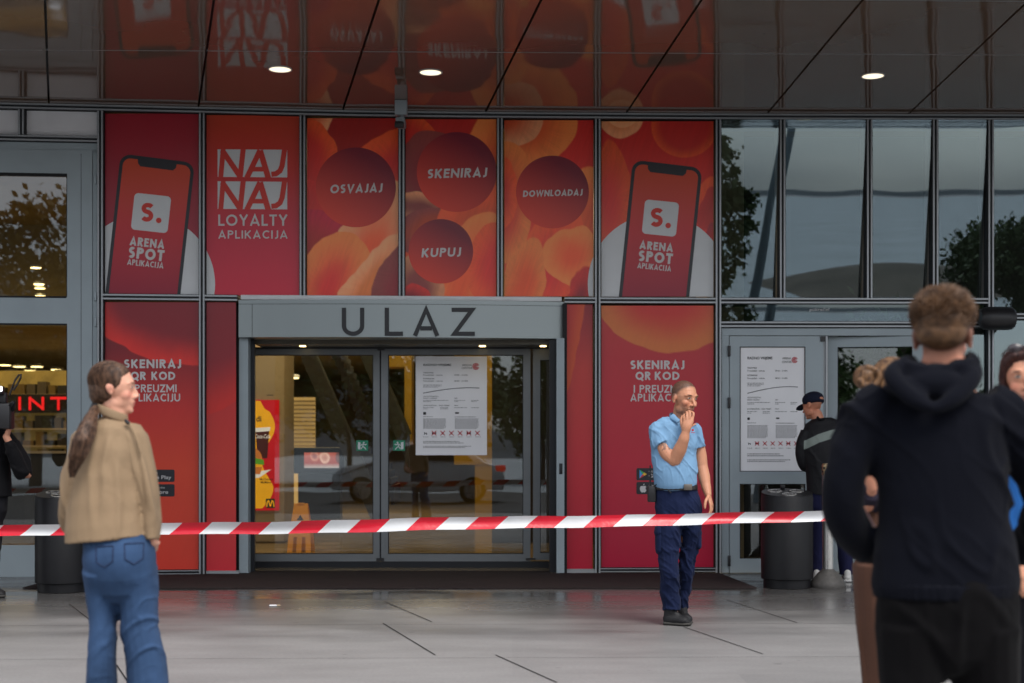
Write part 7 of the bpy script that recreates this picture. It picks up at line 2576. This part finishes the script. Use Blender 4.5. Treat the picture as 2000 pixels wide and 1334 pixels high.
# ================================================================== man in the cap reading the door
def man_cap():
    p = Person(1612, 14.15, 'man in dark cap and black jacket with grey reflective band reading the door notice')
    q, s, rt = p.q, p.s, p.root
    m = lambda px: px / s
    SK = np.array(srgb(196, 132, 104)[:3])
    hc = q(1587, 793, .03)
    fr = head_frame(hc, 208 - 360 + 0, 10, -8)
    fr = head_frame(hc, -142, 14, -6)
    K = 1.03
    G = lambda px, z, dy=0: Vector(((px - 1000) * (p.Y + dy) / FPX, p.Y + dy, z))
    sc = Sculpt()
    H = add_head(sc, fr, K)
    sc.chain([q(1602, 832, .02), q(1595, 810, .03)], [.064, .058])
    sc.chain([q(1606, 838, .02), q(1608, 880), q(1610, 930), q(1612, 975)], [(.12, .06), (.12, .08), (.11, .08), (.11, .08)])
    sc.chain([q(1602, 970), G(1600, .5), G(1597, .09)], [.06, .04, .04]); sc.chain([q(1630, 970), G(1645, .5), G(1652, .09)], [.06, .04, .04])
    sc.chain([q(1572, 848), q(1566, 885, .02), q(1572, 912, .04), q(1590, 905, .3)], [.036, .034, .034, .027]); add_hand(sc, q(1590, 905, .3), q(1596, 890, .4), (1, 0, 0), length=.185)
    sc.chain([q(1648, 848), q(1656, 890, .02), q(1650, 925, .15)], [.036, .034, .028]); add_hand(sc, q(1650, 925, .15), q(1645, 930, .3), (0, 0, 1), length=.185)
    hp = head_paint(fr, K, SK, srgb(160, 92, 84)[:3], srgb(60, 44, 36)[:3], hair=srgb(120, 84, 66)[:3], hairline=lambda x, y, z: np.clip((z + .03) / .03, 0, 1) * np.clip((y - .03) / .02, 0, 1) * .5)
    sc.finish('body', M['skin'], rt, .007, 2, color=lambda co: hp(co, np.tile(SK, (len(co), 1))))
    CP = cloth('navy_cap', srgb(26, 30, 46)[:3])
    sc = Sculpt()
    sc.ell(H(0, .014, .062), (.094 * K, .112 * K, .076 * K), fr[1]); sc.ell(H(0, .02, .03), (.091 * K, .108 * K, .03 * K), fr[1])
    cap = sc.finish('cap', CP, rt, .006, 2)
    sc = Sculpt(); sc.chain([H(0, -.07, .03), H(0, -.13, .022), H(0, -.175, .006)], [(.075, .008), (.07, .007), (.045, .006)], n=14, ref=tuple(fr[1] @ Vector((0, 0, 1))))
    sc.finish('cap_peak', CP, cap, .005, 1)
    sc = Sculpt(); sc.ell(H(0, .118, .045), (.028, .012, .016), fr[1]); sc.finish('cap_opening', M['skin_plain'], cap, .004, 1)
    JK = cloth('black_jacket', srgb(20, 20, 24)[:3], .8)
    sc = Sculpt()
    sc.chain([q(1605, 817, .02), q(1606, 828, .02), q(1607, 848, .01), q(1608, 880, -.01), q(1610, 920), q(1612, 962), q(1612, 968)],
             [(m(18), .08), (m(34), .10), (m(42), .13), (m(41), .15), (m(37), .145), (m(37), .14), (m(37), .14)], n=26, caps=False)
    sc.chain([q(1576, 842), q(1568, 866), q(1566, 890, .01), q(1572, 911, .06), q(1585, 908, .22)], [m(13), m(14), m(13), m(11.5), m(9)], caps=False)
    sc.chain([q(1640, 842), q(1652, 868), q(1655, 900, .03), q(1650, 922, .12)], [m(13), m(14), m(13), m(10)], caps=False)
    jf = folds(.010, 5, 5, 5, 51, (.8, 0), .003)

    def band(co):
        px = 1000 + co[:, 0] / co[:, 1] * FPX; py = HY - (co[:, 2] - EYE) / co[:, 1] * FPX
        ctr = np.interp(px, [1560, 1575, 1600, 1625, 1645, 1660], [872, 868, 856, 848, 846, 846])
        on = (np.abs(py - ctr) < 8.5) & (co[:, 1] < p.Y + .02) & (px > 1570)
        col = np.tile(np.array(srgb(20, 20, 24)[:3]), (len(co), 1))
        col[on] = np.array(srgb(128, 138, 132)[:3])
        return col
    JA = mat('black_jacket_banded', (1, 1, 1), .7, 0, .3, .1, 8, attr=True, bump=.3, bscale=500, bdist=.002)
    jk = sc.finish('jacket', JA, rt, .006, 3, disp=jf, color=band)
    sc = Sculpt(); sc.chain([q(1592, 816, .05), q(1602, 820, -.07), q(1616, 818, .03)], [(.014, .03)] * 3, n=10); sc.finish('collar', JK, jk, .005, 1)
    sc = Sculpt()
    sc.chain([q(1613, 960), q(1614, 990)], [(m(36), .13), (m(36), .13)], n=22)
    sc.chain([q(1600, 985), G(1599, .5), G(1597, .07)], [(m(19), .10), (m(15), .085), (m(13), .08)], caps=False); sc.chain([q(1630, 985), G(1646, .5), G(1653, .07)], [(m(19), .10), (m(15), .085), (m(13), .08)], caps=False)
    sc.finish('trousers', cloth('navy_work_trousers', srgb(30, 32, 62)[:3]), rt, .007, 3, disp=folds(.009, 7, 7, 6, 4, (.7, 0)), floor=.03)
    for px in (1594, 1654): shoe(rt, G(px + 2, 0, -.12), G(px - 2, 0, .16), .10, .09, M['white_shoe'], M['white_shoe'], voxel=.008)


# ================================================================== camera operator at the left edge
def man_camera():
    p = Person(-14, 12.7, 'person in a black jacket raising a video camera at the left edge')
    q, s, rt = p.q, p.s, p.root
    m = lambda px: px / s
    SK = np.array(srgb(206, 148, 122)[:3])
    hc = q(-40, 772, 0)
    fr = head_frame(hc, 40, 0)
    G = lambda px, z, dy=0: Vector(((px - 1000) * (p.Y + dy) / FPX, p.Y + dy, z))
    sc = Sculpt()
    H = add_head(sc, fr, 1.02)
    sc.chain([q(-36, 828, .02), q(-38, 800, .01)], [.064, .058])
    sc.chain([q(-30, 840), q(-25, 900), q(-22, 970), q(-22, 1000)], [(.13, .07), (.13, .09), (.12, .09), (.11, .08)])
    sc.chain([q(-42, 995), G(-44, .1)], [.06, .04]); sc.chain([q(-16, 995), G(-14, .1)], [.06, .04])
    W = q(12, 853, -.24)
    sc.chain([q(12, 860), q(44, 905, -.06), q(52, 925, -.1), W], [.042, .04, .038, .03])
    add_hand(sc, W, q(20, 832, -.24), (.2, .9, .3), curl=.75, length=.20, nrm=(-1, .2, .3))
    sc.chain([q(-80, 858), q(-88, 905, -.08), q(-40, 850, -.26)], [.042, .04, .03]); add_hand(sc, q(-40, 850, -.26), q(-20, 830, -.28), (0, .9, .3), curl=.7, length=.19, nrm=(1, 0, .3))
    hp = head_paint(fr, 1.02, SK, srgb(170, 96, 88)[:3], srgb(60, 44, 36)[:3], hair=srgb(50, 36, 28)[:3], hairline=lambda x, y, z: np.clip((z - .05) / .01, 0, 1) * np.clip((y + .05) / .01, 0, 1) + np.clip((y - .03) / .02, 0, 1) * (z > -.05))
    sc.finish('body', M['skin'], rt, .007, 2, color=lambda co: hp(co, np.tile(SK, (len(co), 1))))
    JK = cloth('black_winter_jacket', srgb(15, 15, 18)[:3], .75)
    sc = Sculpt()
    sc.chain([q(-34, 828, .01), q(-30, 846), q(-26, 890), q(-24, 940), q(-22, 972)], [(m(20), .09), (m(44), .12), (m(46), .15), (m(45), .155), (m(44), .15)], n=26, caps=False)
    sc.chain([q(8, 852), q(30, 880, -.03), q(44, 906, -.07), q(44, 925, -.11), q(30, 893, -.18), q(15, 862, -.235)], [m(17), m(18), m(17), m(16), m(15), m(10)], caps=False)
    sc.chain([q(-76, 852), q(-88, 905, -.08), q(-46, 858, -.25)], [m(17), m(16), m(10)], caps=False)
    sc.finish('jacket', JK, rt, .007, 3, disp=folds(.014, 7, 7, 9, 13, (.6, 0), .004))
    sc = Sculpt()
    sc.chain([q(-24, 965), q(-24, 1000)], [(m(38), .13), (m(36), .13)], n=22)
    sc.chain([q(-42, 990), G(-44, .06)], [(m(20), .1), (m(15), .085)], caps=False); sc.chain([q(-14, 990), G(-17, .06)], [(m(20), .1), (m(14), .085)], caps=False)
    sc.finish('trousers', cloth('charcoal_trousers', srgb(26, 26, 30)[:3]), rt, .008, 3, disp=folds(.009, 7, 7, 6, 4), floor=.03)
    for px in (-46, -16): shoe(rt, G(px, 0, .02), G(px + 22, 0, -.18), .10, .09, M['black_shoe'], M['grey_sole'], voxel=.008)
    # video camera
    c = q(2, 800, -.26)
    t = thing('video_camera', c, 'black video camera with a small white lamp held up at the left edge', 'video camera')
    P_ = lambda px, py, dy=-.26: q(px, py, dy)
    g = Geo(); a, b = P_(-60, 838), P_(24, 788); g.box(a.x, b.x, c.y - .07, c.y + .07, a.z, b.z); bd = g.build('camera_body', M['black'], t, bevel=.015)
    g = Geo(); a, b = P_(-50, 788), P_(18, 762); g.box(a.x, b.x - .02, c.y - .03, c.y + .03, a.z, b.z - .02); g.build('carry_handle', M['black'], t, bevel=.012)
    sc = Sculpt()
    rs = np.random.RandomState(3)
    for k in range(10): sc.chain([P_(10 + rs.rand() * 16, 800), P_(14 + rs.rand() * 16, 788 - 8 * rs.rand(), -.26 + .06 * rs.randn())], [.02, .006], n=6)
    sc.finish('fur_windshield', M['black'], t, .006, 1)
    g = Geo(); a, b = P_(-8, 770), P_(13, 755); g.box(a.x, b.x, c.y - .12, c.y - .05, a.z, b.z); lm = g.build('lamp_housing', M['black'], t, bevel=.006)
    g = Geo(); g.box(a.x + .004, b.x + .006, c.y - .135, c.y - .121, a.z + .02, b.z - .004); g.build('lamp_face', M['camlamp'], lm, bevel=.004)
    g = Geo(); pts = [P_(18, 772), P_(24, 757), P_(30, 742), P_(37, 732), P_(41, 731), P_(40, 739), P_(33, 752), P_(26, 762)]
    g.tube(pts, .009, 8); g.build('strap', M['black'], t, smooth=True)


M['skin_plain'] = mat('skin_patch', srgb(190, 128, 100)[:3], .5)
M['camlamp'] = mat('camera_lamp', (1, 1, 1), .3, emit=(.9, .95, 1), estr=2.5)
guard()
woman_jacket()
man_hoodie()
woman_bun()
woman_edge()
man_cap()
man_camera()
